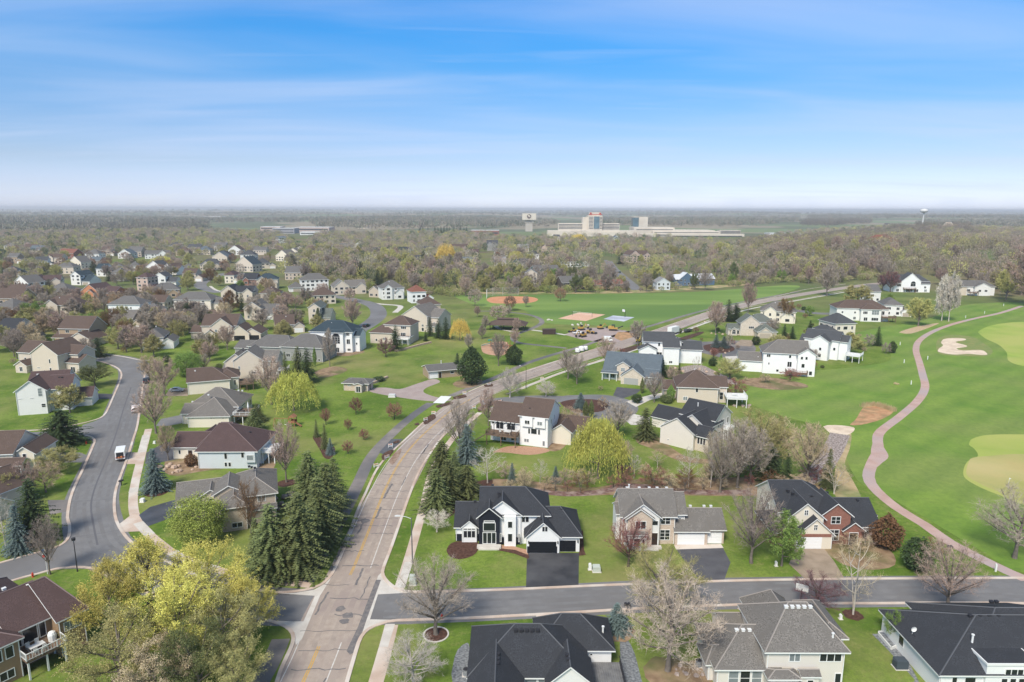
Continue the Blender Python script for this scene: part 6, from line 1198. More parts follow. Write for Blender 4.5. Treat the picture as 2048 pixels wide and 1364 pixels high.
T('lj',1715,607,570,56,'spreading yellow-olive tree by the golf-side houses'); T('mj',1836,652,600,50,'golden-olive willow-like tree beside the cart path'); T('mw',1883,642,552,30,'left one of two tall pale trees on the golf slope'); T('mw',1897,643,548,34,'right one of two tall pale trees on the golf slope'); T('ln',1776,625,590,26,'young green tree beside the hip-roofed house'); T('mo',1697,708,668,56,'olive round tree by the white-columned terrace'); T('pd',1755,691,652,20,'dark spruce on the golf lawn'); T('rg',1738,693,668,22,'grey shrub left of the golf lawn spruce'); T('gd',1784,706,682,16,'dark shrub on the golf lawn, right one'); T('rg',1772,707,685,20,'bare shrub on the golf lawn, left one'); T('ln',1619,632,612,18,'small bright green tree above the lawn bank'); T('vk',1570,645,600,36,'rusty bare tree before the cream roadside house'); T('pd',1568,676,648,16,'dark spruce below the cream roadside house, left'); T('pd',1584,677,652,16,'dark spruce below the cream roadside house, right'); T('pd',1620,660,640,14,'small dark conifer above the terrace house'); T('vu',1780,584,545,34,'purple-brown tree left of the arched-balcony house'); T('vu',1765,580,552,26,'dark bare tree in front of the arched-balcony house')
T('rr',1580,760,738,40,'reddish shrubs round the golf house pergola'); T('rr',1625,735,722,20,'small red shrub at the golf house corner'); T('mw',1625,722,700,24,'pale budding tree between the two golf houses'); T('st',1530,765,748,22,'small bare tree on the golf lawn')
T('mo',1555,700,672,40,'olive tree left of the dark-roofed terrace house'); T('vg',1545,672,640,30,'bare grey tree behind the beige stone house')
TREES_HAND = len(TREES)
# ---- the belts and estate trees, one by one, placed on free ground
def seg_d(p, a, b):
    ax, ay = a; bx, by = b; dx, dy = bx-ax, by-ay; t = max(0, min(1, ((p[0]-ax)*dx + (p[1]-ay)*dy) / (dx*dx + dy*dy + 1e-9))); return math.hypot(p[0]-ax-t*dx, p[1]-ay-t*dy)
STREETS = [(crom(W(q), 8), w) for q, w in ((ROADC, 8), ([(187,1050),(205,938),(236,855),(262,775),(262,733),(190,712),(100,700)], 8), ([(660,672),(735,650),(756,632),(738,607),(655,590)], 8), ([(520,555),(470,545),(412,560),(400,570),(440,585)], 8), ([(1215,520),(1230,540),(1275,580)], 9))]
def inpoly(x, y, P_):
    c = False; j = len(P_) - 1
    for i in range(len(P_)):
        if (P_[i][1] > y) != (P_[j][1] > y) and x < (P_[j][0]-P_[i][0]) * (y-P_[i][1]) / (P_[j][1]-P_[i][1]) + P_[i][0]: c = not c
        j = i
    return c
CLEAR = ('the orange brick house', 'the grey-roofed three-storey house', 'the twin-pine grey-roofed house', 'the dark-garage-door house', 'the tan side-gabled house', 'the teal-roofed white gable house', 'the wide black-roofed beige house', 'the tower-like beige house', 'the long grey house', 'the dark blue house', 'the white house with side garage', 'the white arched-balcony house', 'the wood-edge walk-out house', 'the brown tiled wood villa')
HB = []
for h in HOUSES:
    xs, ys = [], []
    bpy.context.view_layer.update() if False else None
    me = [c for c in bpy.data.objects if c.parent == h[3] and c.name.startswith('wall')][0].data
    vs = [v.co for v in me.vertices]; xs = [v.x for v in vs]; ys = [v.y for v in vs]; o = h[3]; a = o.rotation_euler.z
    HB.append((o.location.x, o.location.y, a, min(xs), min(ys) - (15 if h[0] in CLEAR else 0), max(xs), max(ys)))
def free(X, Y, m):
    for ox, oy, a, x0, y0, x1, y1 in HB:
        if abs(X-ox) > 60 or abs(Y-oy) > 60 + 0: continue
        dx, dy = X-ox, Y-oy; lx = dx*math.cos(a) + dy*math.sin(a); ly = -dx*math.sin(a) + dy*math.cos(a)
        if x0-m < lx < x1+m and y0-m-1 < ly < y1+m: return False
    for pts, w in STREETS:
        for i in range(len(pts)-1):
            if abs(pts[i][0]-X) < 60 and abs(pts[i][1]-Y) < 60 and seg_d((X, Y), pts[i], pts[i+1]) < w: return False
    return True
rz = random.Random(77); NP_ = np.random.RandomState(9)
def scatter(poly, n, codes, hlo, hhi, wf, m=3.0, sep=6.0):
    P_ = poly; xs = [p[0] for p in P_]; ys = [p[1] for p in P_]; got = []; tries = 0
    while len(got) < n and tries < n * 60:
        tries += 1; px = rz.uniform(min(xs), max(xs)); py = rz.uniform(min(ys), max(ys))
        if not inpoly(px, py, P_): continue
        X, Y = G(px, py); h = rz.uniform(hlo, hhi)
        if not free(X, Y, m) or any((X-a)**2 + (Y-b)**2 < sep*sep for a, b in got): continue
        # keep the front gardens' view of the hand-placed houses clear: low things in front of walls
        got.append((X, Y)); tree(rz.choice(codes), 0, 0, world=(X, Y), height=h, w=h * wf * rz.uniform(.85, 1.15))
scatter([(1000,972),(1180,968),(1280,952),(1420,948),(1640,955),(1640,982),(1400,990),(1200,985),(1010,985)], 34, ['rt','rr','rp','rt','rk','vt'], 2.2, 4.6, 1.1, m=1, sep=2.2)
scatter([(300,600),(560,600),(520,700),(420,740),(300,700)], 26, ['vg','vp','vk','mo','so','vt'], 7, 11, .9, m=1.5, sep=5)
scatter([(-10,740),(60,600),(640,590),(640,700),(480,760),(350,760),(200,690)], 60, ['rr','rt','gd','ge','rk','go'], 1.5, 3, 1.2, m=.3, sep=4)
scatter([(1180,800),(1280,650),(1500,600),(1840,590),(1740,720),(1500,800),(1440,860),(1300,860)], 46, ['rr','rt','gd','ge','rk','mo'], 1.3, 3, 1.2, m=.3, sep=4)
BR = ['vg','sg','vp','vp','vk','og','vt','mo','mg','vg','so']
scatter([(-10,640),(60,600),(200,600),(330,600),(420,640),(380,690),(300,735),(220,700),(60,720),(-10,720)], 82, BR + ['mo','ln'], 8.5, 12.5, .92, m=2, sep=5)
scatter([(-10,600),(-10,545),(150,530),(420,530),(520,560),(560,600),(430,590),(330,575),(200,570)], 90, BR + ['mo','mo','nd','mj','fn'], 7.5, 11.5, .9, m=2, sep=7)
scatter([(-10,545),(-10,505),(200,495),(520,500),(650,500),(650,545),(540,540)], 75, BR + ['nd','mo','mj'], 8, 12, .95, m=1.5, sep=8)
scatter([(480,720),(520,660),(560,600),(660,600),(640,660),(520,740)], 14, ['vg','vp','sp','mo'], 8, 11, .95)
scatter([(400,740),(480,740),(530,800),(520,880),(480,860)], 4, ['vg','mo','pe'], 5, 7, .8)
scatter([(560,560),(600,505),(800,520),(940,540),(960,592),(880,600),(820,585),(660,565)], 85, ['vg','og','mo','mo','vp','mg','mj','nd','vg','so'], 12, 17, .72, m=2, sep=7)
scatter([(940,590),(960,555),(1110,550),(1200,560),(1320,560),(1480,555),(1570,540),(1570,568),(1420,581),(1180,586),(1000,588)], 95, ['mo','mo','mj','mg','vg','vg','ln','rg','me'], 8, 15, .75, m=2, sep=7)
scatter([(1560,568),(1580,530),(1760,520),(1800,545),(1780,560),(1690,566),(1600,572)], 52, ['vg','og','mo','mg','mj','vp','vg'], 12, 18, .7, m=2, sep=7)
scatter([(1860,545),(1900,530),(2080,540),(2100,600),(2020,600),(1995,588),(1900,572),(1860,570)], 36, ['vg','vp','mo','mg','vg','mj'], 11, 16, .75, m=2, sep=7)
T('vp',2052,612,500,95,'tall pinkish bare trees at the right edge above the cart path') ; T('mj',2012,600,535,40,'yellow-budding tree at the right edge, lower one'); T('wa',892,535,488,46,'bright orange-gold willow behind the white ranch house'); T('wa',872,540,512,44,'lower orange-gold willow beside the brighter one'); T('wa',1157,486,468,34,'orange willow before the hotel complex'); T('wy',325,533,513,44,'yellow-green willow among the upper-left roofs'); T('wy',1032,520,502,30,'lime willow left of the three-tall-window house')
scatter([(990,500),(1060,485),(1250,490),(1480,515),(1500,545),(1300,545),(1230,530),(1000,545)], 45, ['vg','og','mo','vp','nd','vg','mj','so'], 10, 15, .8, m=2, sep=12)
scatter([(930,705),(1040,700),(1060,640),(1090,600),(1200,600),(950,610),(945,660)], 12, ['vg','og','vp'], 4.5, 7.5, .6, m=3, sep=18)
def auto_labels():
    from collections import defaultdict
    D = defaultdict(list); cen = []
    cen = [h[:3] for h in HOUSES]
    for rec in TREES:
        t, kind, col, X, Y, h, lab = rec
        if lab: continue
        s, cx, cy = min(cen, key=lambda c: (c[1]-X)**2 + (c[2]-Y)**2); u, v = proj(X, Y); hu, hv = proj(cx, cy)
        dx, dy = X - cx, Y - cy
        rel = ('right of' if dx > 0 else 'left of') if abs(dx) > abs(dy) * .6 else ('behind' if dy > 0 else 'in front of')
        kn = 'shrub' if kind in 'rg' else ('' if kind in 'w' else 'tree')
        D[(f"{KDESC[kind]} {CNAME[col]} {kn}".strip().replace('bare twiggy shrub', 'bare twiggy').replace('leafy shrub', 'leafy'), rel, s)].append((math.hypot(dx, dy), t))
    O = ['', 'second ', 'third ', 'fourth ', 'fifth ', 'sixth ', 'seventh ', 'eighth ', 'ninth ']
    for (what, rel, s), L in D.items():
        L.sort(key=lambda q: q[0])
        for i, (d, t) in enumerate(L):
            lb = lambda w: f"{w}, {rel} {s}" if len(L) == 1 else f"{w}, {rel} {s}, {O[min(i, 8)]}nearest to it"
            t['label'] = lb(what) if len(lb(what).split()) <= 16 else lb(what.replace('bare ', '').replace('multi-stemmed ', ''))
# past 300 bare trees, those that show smallest become one mass
BT = sorted([r for r in TREES if r[1] in 'vso' and not r[6]], key=lambda r: r[5] / math.hypot(r[3], r[4])); NB = sum(r[1] in 'vso' for r in TREES)
GONE = BT[:max(0, NB - 290)]
for r in GONE:
    for ch in list(r[0].children): bpy.data.objects.remove(ch)
    bpy.data.objects.remove(r[0]); TREES.remove(r)
auto_labels()
# ---- woods too far off to count
def wood_mat():
    m = bpy.data.materials.new('woodland'); m.use_nodes = True; nt = m.node_tree; b = nt.nodes['Principled BSDF']; b.inputs['Roughness'].default_value = .9; b.inputs['Specular IOR Level'].default_value = .1
    a = N(nt, 'ShaderNodeAttribute'); a.attribute_name = 'tint'; nt.links.new(a.outputs['Color'], b.inputs['Base Color']); return m
M_WOODS = wood_mat()
PAL = np.array([(.32,.265,.22),(.36,.29,.235),(.30,.275,.16),(.36,.33,.17),(.40,.30,.25),(.28,.26,.19),(.42,.40,.15),(.07,.11,.055),(.34,.31,.25)])
def woods(name, label, polys, n, ntri, size, hlo, hhi, wf, pal=None, seed=1, pts=None):
    r = np.random.RandomState(seed); P0 = []; per = int(n / max(1, len(polys)))
    for P_ in polys:
        WP = [G(*p) for p in P_]; xs = [p[0] for p in WP]; ys = [p[1] for p in WP]; k = 0; tr = 0
        while k < per and tr < per * 30:
            tr += 1; X = r.uniform(min(xs), max(xs)); Y = r.uniform(min(ys), max(ys))
            if inpoly(X, Y, WP) and (Y > 1400 or free(X, Y, 3)): P0.append((X, Y, terr(X, Y))); k += 1
    P0 = np.array(P0 if pts is None else pts); n = len(P0); H = r.uniform(hlo, hhi, n); Wd = H * wf * r.uniform(.8, 1.2, n) / 2
    d = r.normal(0, 1, (n, ntri, 3)); d /= np.linalg.norm(d, axis=2)[:, :, None]; rad = r.uniform(.3, 1, (n, ntri)) ** .5
    c = d * rad[:, :, None] * np.stack([Wd, Wd, H * .40], 1)[:, None, :]; c[:, :, 2] += (H * .60)[:, None]
    up = d * .8 + np.array((0, 0, .9)) + r.normal(0, .35, (n, ntri, 3)); up /= np.linalg.norm(up, axis=2)[:, :, None]
    sd = np.cross(up, r.normal(0, 1, (n, ntri, 3))); sd /= np.linalg.norm(sd, axis=2)[:, :, None] + 1e-9
    L = size * r.uniform(.7, 1.4, (n, ntri, 1)); V = np.stack([c - sd * L * .2, c + sd * L * .2, c + up * L], 2) + P0[:, None, None, :]
    pl = PAL if pal is None else np.array(pal); col = pl[r.randint(0, len(pl), n)] * r.uniform(.85, 1.15, (n, 1)); tint = np.repeat(col[:, None, :], ntri, 1) * r.uniform(.85, 1.15, (n, ntri, 1))
    V = V.reshape(-1, 3); tint = tint.reshape(-1, 3)
    tb = np.stack([P0 + (-.22, 0, 0), P0 + (.22, 0, 0), P0 + np.stack([0*H, 0*H, H*.8], 1)], 1).reshape(-1, 3); tt = np.tile((.11,.095,.08), (n, 1))
    V = np.concatenate([V, tb]); tint = np.concatenate([tint, tt])
    o = link(name, npmesh(name, V, np.arange(len(V)).reshape(-1, 3), M_WOODS, tint=tint)); tag(o, label, 'woodland', kind='stuff'); return o
woods('woodland', 'brown and olive bare woods between the houses and the far plain, left', [[(-120,515),(-60,470),(380,462),(560,470),(600,500),(520,503),(300,498),(100,500)]], 1150, 260, 1.3, 10, 15, .85, seed=2)
woods('woodland', 'thin line of low trees between the farthest left-hand roofs', [[(-60,530),(-60,505),(300,500),(620,498),(600,508),(200,515)]], 240, 260, 1.1, 8, 12, .9, seed=22)
woods('woodland', 'mixed bare and budding woods behind the park, centre', [[(560,555),(620,490),(950,490),(960,570),(900,585)], [(600,505),(640,470),(980,470),(1000,505)], [(990,560),(990,480),(1300,478),(1560,500),(1560,560),(1300,560)]], 2000, 260, 1.15, 11, 16, .75, seed=3)
woods('undergrowth', 'low budding brush along the far edge of the sports field', [[(945,588),(945,572),(1200,570),(1560,552),(1572,566),(1480,573),(1330,582),(1180,587)], [(560,580),(640,545),(880,565),(930,590),(900,596),(800,580)], [(1570,566),(1600,545),(1760,540),(1780,556),(1700,565)]], 900, 130, .8, 2.5, 6, 1.3, seed=21, pal=[(.30,.29,.12),(.33,.31,.15),(.24,.27,.09),(.36,.30,.2),(.30,.25,.18)])
woods('woodland', 'dense woods on the right with budding crowns', [[(1490,556),(1480,500),(1700,478),(1900,470),(2160,480),(2160,585),(2020,588),(1890,560),(1780,556),(1700,558)]], 2100, 300, 1.2, 13, 20, .8, seed=4, pal=list(PAL[:3] * .8) + list(PAL[:6] * .9) + [PAL[6]])
woods('woodland', 'dark brown bare woods crowning the right-hand ridge', [[(1470,505),(1560,488),(1680,474),(1800,468),(1930,467),(1960,480),(1820,500),(1650,512),(1500,522)]], 650, 300, 1.2, 15, 21, .85, seed=31, pal=[(.19,.155,.13),(.22,.18,.15),(.17,.15,.115),(.20,.19,.13)])
woods('woodland', 'dark wood on the middle plain, left', [[(60,462),(110,452),(300,448),(420,452),(400,462),(250,466)]], 700, 60, 3.0, 13, 19, 1.2, seed=32, pal=[(.15,.145,.12),(.18,.16,.13)])
woods('woodland', 'isolated dark wood on the right-hand plain', [[(1600,452),(1620,444),(1680,440),(1740,442),(1742,448),(1690,451),(1660,456)]], 500, 50, 3.4, 14, 20, 1.3, seed=33, pal=[(.15,.135,.115),(.18,.155,.13)])
woods('woodland', 'grey-brown woods rising behind the right-hand belt', [[(1470,500),(1560,470),(1700,463),(1880,458),(2200,468),(2200,490),(1900,490)]], 1700, 130, 2.0, 9, 13, 1.1, seed=5)
woods('bare_trees', 'small far bare trees filling the gaps between the farthest houses', [], 0, 600, .95, 8, 11.5, .9, pal=[(.33,.27,.225),(.38,.29,.24),(.33,.30,.17),(.26,.16,.11)], seed=41, pts=[(r[3], r[4], terr(r[3], r[4])) for r in GONE])
FP = [(.24,.21,.17),(.22,.205,.16),(.19,.195,.14),(.26,.23,.19),(.11,.13,.09)]
woods('woodland', 'bluish far woods on the left plain', [[(-200,470),(-200,446),(400,444),(420,460)], [(-200,448),(-200,436),(640,438),(600,446)], [(-300,433),(-300,426),(500,428),(760,432),(500,436)]], 5200, 22, 6.0, 12, 18, 1.6, pal=FP, seed=6)
woods('woodland', 'bluish far woods behind the hotel complex', [[(620,446),(640,437),(1040,438),(1120,446),(1100,455),(640,462)], [(1180,452),(1180,437),(1600,438),(1600,446),(1480,455)], [(700,434),(900,427),(1600,428),(1600,435)]], 5200, 22, 6.0, 12, 18, 1.6, pal=FP, seed=7)
woods('woodland', 'bluish far woods on the right plain', [[(1600,447),(1620,434),(1740,437),(1740,447),(1680,449)], [(1480,440),(1500,429),(2300,430),(2300,438)], [(1830,452),(1850,444),(2200,448),(2200,462)], [(1740,440),(1740,434),(2200,440),(2200,446)]], 4600, 22, 6.0, 12, 18, 1.6, pal=FP, seed=8)
woods('woodland', 'thin dark woods along the horizon', [[(-500,425.5),(-500,421),(2600,424),(2600,428)]], 5200, 8, 22.0, 16, 26, 3.2, pal=FP, seed=9)
# ------------------------------------------------------------------ far landmarks
M_CRM = mat('cream_render', (.55,.49,.41), (.64,.58,.49), .05, .8); M_FGL = mat('tower_glass', (.07,.12,.15), (.12,.20,.24), .08, .15, spec=.6); M_WBAND = mat('window_band', (.05,.06,.075), rough=.2, spec=.6)
M_REDS = mat('red_sign', (.45,.05,.035), rough=.5); M_STEEL = mat('painted_steel', (.62,.62,.60), rough=.5)
def bands(t, x0, x1, y, z0, z1, n, rail=.45, name='window_band'):
    for i in range(n):
        f = MB(); h = (z1 - z0) / n; f.box(x0, y-.25, z0 + h*i + h*(1-rail)*.5, x1, y, z0 + h*i + h*(1-rail)*.5 + h*rail); f.build(name, M_WBAND, t)
X0, Y0 = G(1200, 471.5)
s_ = Y0 / F_PX      # metres per photo pixel there
hz = 418.0
def zz(y): return CAM_H - (y - hz + .5) * s_ * 1.0
def xx(x): return (x - 1200) * s_
hotel = thing('hotel_tower', 'cream hotel tower with blue glass front, red rooftop sign and two low banded wings', 'hotel', (X0, Y0, 0))
f = MB(); f.box(xx(1176), 0, 0, xx(1204), 40, zz(430)); f.box(xx(1166), 6, 0, xx(1176), 38, zz(433)); f.box(xx(1180), 5, zz(430), xx(1200), 35, zz(423.5)); f.build('tower', M_CRM, hotel)
f = MB(); f.box(xx(1187), -1.5, zz(455), xx(1198), 0, zz(431.5)); f.build('glass_front', M_FGL, hotel)
f = MB(); f.box(xx(1177), -.8, zz(428.5), xx(1203), -.1, zz(427.2)); f.box(xx(1179.5), 3, zz(427), xx(1182.5), 4.9, zz(424)); f.box(xx(1198), 3, zz(427), xx(1201), 4.9, zz(424.5)); f.build('roof_sign', M_REDS, hotel)
for a, b in ((1177.5, 1186), (1199, 1203.5)): bands(hotel, xx(a), xx(b), -.01, zz(456), zz(431.5), 9)
for a, b, k in ((1118, 1166, 'left'), (1204, 1239, 'right')):
    f = MB(); f.box(xx(a), 8, 0, xx(b), 36, zz(445)); w = f.build('wing', M_CRM, hotel); 
    bands(hotel, xx(a+.7), xx(b-.7), 7.98, zz(457), zz(446), 4, .5)
f = MB(); f.box(xx(1095), -30, 0, xx(1175), 8, zz(458.5)); f.box(xx(1160), -40, 0, xx(1265), -2, zz(458)); f.box(xx(1172), -44, 0, xx(1235), -40.2, zz(461)); f.build('podium', M_CRM, hotel)
cas = thing('casino_hall', 'wide cream entertainment hall of stepped flat roofs right of the hotel tower', 'hall', (X0, Y0, 0))
f = MB(); f.box(xx(1265.5), -10, 0, xx(1345), 60, zz(452.5)); f.box(xx(1300), -24, 0, xx(1430), -10.2, zz(459)); f.box(xx(1345.2), -9, 0, xx(1424), 50, zz(457.5)); f.box(xx(1266), -48, 0, xx(1330), -24.2, zz(463)); f.box(xx(1330.3), -40, 0, xx(1474), -24.3, zz(463.5)); f.build('hall', M_CRM, cas)
bands(cas, xx(1270), xx(1342), -10.3+.25, zz(458), zz(455), 1, .4); bands(cas, xx(1303), xx(1428), -24.25, zz(463), zz(460), 1, .3); bands(cas, xx(1302), xx(1328), -48.1, zz(471), zz(464), 2, .45); bands(cas, xx(1335), xx(1470), -40.1, zz(471), zz(465), 1, .3)
f = MB(); f.box(xx(1432.2), -20, 0, xx(1472), 4, zz(457)); f.build('office_block', M_CRM, cas); bands(cas, xx(1433), xx(1471.5), -20.1, zz(464), zz(457.5), 3, .6)
tw = thing('hotel_block', 'second cream tower with glass left side behind the entertainment hall', 'tower', (X0 + xx(1295), Y0 + 90, 0))
f = MB(); f.box(-6, 0, 0, 16, 30, zz(433)); f.build('tower', M_CRM, tw); f = MB(); f.box(-20, 3, 0, -6.1, 27, zz(434)); f.build('glass_side', M_FGL, tw)
f = MB(); f.box(-20.5, 2, zz(434)+.1, -6.2, 28, zz(434)+1.5); f.build('roof_cap', M_CRM, tw)
Xs, Ys = G(1058, 463); ss = Ys / F_PX
sg = thing('water_tank_sign', 'raised white box with round dark emblem on a banded stone shaft', 'sign tower', (Xs, Ys, 0))
zt = lambda y: CAM_H - (y - hz + .5) * ss
f = MB(); f.box(-13.5*ss, 0, zt(438.5), 14*ss, 16*ss, zt(426)); f.build('sign_box', M_CRM, sg)
f = MB(); f.box(-7*ss, 4*ss, 0, 7*ss, 12*ss, zt(444)); f.box(-8.5*ss, 3*ss, zt(444)+.05, 8.5*ss, 13*ss, zt(442.5)); f.box(-5*ss, 5*ss, zt(442.4), 5*ss, 11*ss, zt(438.6)); f.build('shaft', mat('shaft_stone', (.44,.40,.35)), sg)
f = MB(); n = 20
f.poly([(4.2*ss*math.cos(t), -.3, zt(431.8) + 4.2*ss*math.sin(t)) for t in np.linspace(0, 6.28, n, endpoint=False)]); f.build('emblem', mat('emblem_dark', (.10,.07,.07)), sg)
f = MB(); f.poly([(-1*ss + 2.4*ss*math.cos(t), -.5, zt(431.2) + 2.6*ss*math.sin(t)) for t in np.linspace(-1.2, 2.4, 9)]); f.poly([(1.6*ss, -.5, zt(434)), (2.6*ss, -.5, zt(433)), (1.2*ss, -.5, zt(429))]); f.build('emblem_light', M_CRM, sg)
Xw, Yw = G(1843, 466); sw = Yw / F_PX; zw = lambda y: CAM_H - (y - hz - 2.5) * sw
wt_ = thing('water_tower', 'white single-pedestal water tower with flattened round tank', 'water tower', (Xw, Yw, 0))
f = MB(); prof = [(.3, zw(426)), (4, zw(425)), (6.5, zw(423.5)), (7.4, zw(422)), (7.2, zw(420.5)), (5.5, zw(418.8)), (2.5, zw(418)), (.3, zw(417.6))]
n = 20; base = len(f.v)
for r, z in prof:
    for k in range(n): t = 6.28318*k/n; f.v.append((r*sw*math.cos(t), r*sw*math.sin(t), z))
for i in range(len(prof)-1):
    for k in range(n): q = i*n; f.f.append((q+k, q+(k+1) % n, q+n+(k+1) % n, q+n+k)); f.m.append(0)
f.build('tank', M_STEEL, wt_, smooth=True)
f = MB(); f.tube([(0,0,0),(0,0,zw(445)),(0,0,zw(428)),(0,0,zw(425.4))], [2.6*sw,1.2*sw,1.3*sw,2.4*sw], 14); f.build('pedestal', M_STEEL, wt_, smooth=True)
Xc, Yc = G(838, 466); s4 = Yc / F_PX
cr = thing('mobile_crane', 'dark crane jib leaning to the right above the far spruces', 'crane', (Xc, Yc, 0))
f = MB(); f.tube([(0,0,3),(11*s4,0,CAM_H-(438-hz)*s4)], [.9,.35], 4); f.build('jib', M_VENTD, cr); f = MB(); f.box(-3,-2,0,5,2,3.2); f.box(-4,-1.4,3.2,0,1.4,5); f.build('cab', mat('crane_yellow', (.5,.33,.05)), cr)
for x in (-2, .5, 3): f = MB(); f.tube([(x,-2.3,.7),(x,2.3,.7)], .7, 10); f.build('wheel', M_VENTD, cr)
def flat_block(name, label, px0, px1, yb, yt, d, m, cat='building', bandn=1, gm=None):
    a, b = G(px0, yb), G(px1, yb); h = hgt(yb, yt); t = thing(name, label, cat, (a[0], a[1], terr(*a))); w = b[0]-a[0]
    f = MB(); f.box(0,0,0,w,d,h); f.build('wall', m, t); f = MB(); f.box(-.3,-.3,h,w+.3,d+.3,h+.5); f.build('roof', gm or M_STEEL, t)
    for i in range(bandn): f = MB(); f.box(w*.04, -.15, h*(i+.35)/bandn, w*.96, 0, h*(i+.35)/bandn + h*.3/bandn); f.build('window_band', M_WBAND, t)
    return t
flat_block('office_building','wide tan office block with dark glazing left of the crane',521,562,466,454,40,mat('tan_render',(.42,.34,.30)),bandn=2)
flat_block('office_building','grey glazed block attached right of the tan offices',545,590,467,457,40,mat('grey_render',(.30,.30,.32)),bandn=2)
flat_block('warehouse','long low tan warehouse with dark band, left of centre',590,660,463,455,60,mat('tan_render',(.42,.34,.30)),bandn=1)
flat_block('warehouse','white low warehouse in front of the tan offices',600,650,470,464,30,M_STEEL,bandn=1)
flat_block('school_building','long low red brick building behind the dark spruce rows',942,998,471,461,40,WALL['brick'],bandn=1)
flat_block('barn','small orange-roofed building left of the crane',714,742,457,451,20,M_CRM,gm=mat('orange_roof',(.45,.2,.12)))
flat_block('greenhouse','long white shed roofs on the far left plain',336,398,438,434.5,60,M_STEEL)
flat_block('greenhouse','white shed roofs right of the long ones, far left plain',402,448,436.5,433.5,60,M_STEEL)
flat_block('farm_shed','tiny white farm sheds on the far left plain',88,104,447,443.5,30,M_STEEL); flat_block('farm_shed','tiny white shed near the left horizon',246,256,421.5,419.3,60,M_STEEL); flat_block('farm_shed','tiny white buildings on the right plain',1540,1580,469,466.5,40,M_STEEL)
flat_block('farm_shed','white sheds at the left end of the right-hand fields',1536,1546,473,468,20,M_STEEL); flat_block('farm_shed','white house-like sheds among the right-hand fields',1590,1618,472,468,20,M_STEEL)
f_t = thing('tent_pavilion', 'white event hall with two pointed tent roofs left of the water tower', 'tent hall', (*G(1822, 468), terr(*G(1822, 468)))); st_ = G(1822,462)[1]/F_PX
for i, x in enumerate((-4, 3)):
    f = MB(); b = 3.4*st_; h = 4.5*st_; c = (x*st_, 0, h); q = [(x*st_-b,-b,1.5*st_),(x*st_+b,-b,1.5*st_),(x*st_+b,b,1.5*st_),(x*st_-b,b,1.5*st_)]
    for k in range(4): f.poly([q[k], q[(k+1) % 4], c])
    f.build('tent_roof', M_TRIM, f_t)
f = MB(); f.box(-7.2*st_, -3*st_, 0, 6.2*st_, 3*st_, 1.45*st_); f.build('wall', M_CRM, f_t)
gx = G(1776, 466); sx = gx[1]/F_PX; gb = thing('lodge', 'pale steep-gabled lodge left of the tent hall', 'lodge', (*gx, terr(*gx)))
f = MB(); f.prism([(-8*sx,0),(8*sx,0),(0,14*sx*.75)], 0, 14*sx); f.build('wall', M_CRM, gb); f = MB(); f.prism([(-9*sx,0),(0,11.2*sx),(9*sx,0),(9*sx,.4*sx),(0,11.8*sx),(-9*sx,.4*sx)], -.5, 14.5*sx); f.build('roof', ROOF['grey'], gb)
tp_ = thing('teepee_hall', 'large tan ribbed cone-roofed hall right of the water tower', 'cone hall', (*G(1894, 470), terr(*G(1894, 470)) + 2)); st2 = G(1894,474)[1]/F_PX
f = MB(); n = 12
for k in range(n): a0, a1 = 6.283*k/n, 6.283*(k+1)/n; R2 = 15*st2; r2 = 4.2*st2; H2 = 14*st2; f.poly([(R2*math.cos(a0),R2*math.sin(a0),0),(R2*math.cos(a1),R2*math.sin(a1),0),(r2*math.cos(a1),r2*math.sin(a1),H2),(r2*math.cos(a0),r2*math.sin(a0),H2)])
f.build('roof', mat('hide_tan', (.30,.22,.17)), tp_)
for k in range(n): a0 = 6.283*k/n; f = MB(); f.tube([(15.2*st2*math.cos(a0),15.2*st2*math.sin(a0),0),(4.4*st2*math.cos(a0),4.4*st2*math.sin(a0),14.4*st2)], .8*st2*.6, 4); f.build('rib', M_CRM, tp_)
SPR = [870,876,882,888,894,899] + [908,914,921,928,933] + [840,846,856]
for i, x in enumerate(SPR): T('pd', x, 466, 451 + (i * 7 % 4), 7, f"dark spruce behind the bare centre wood, {['first','second','third','fourth','fifth','sixth'][i % 6]} in its row from the {'crane' if i < 6 else ('brick school' if i < 11 else 'jib foot')}")
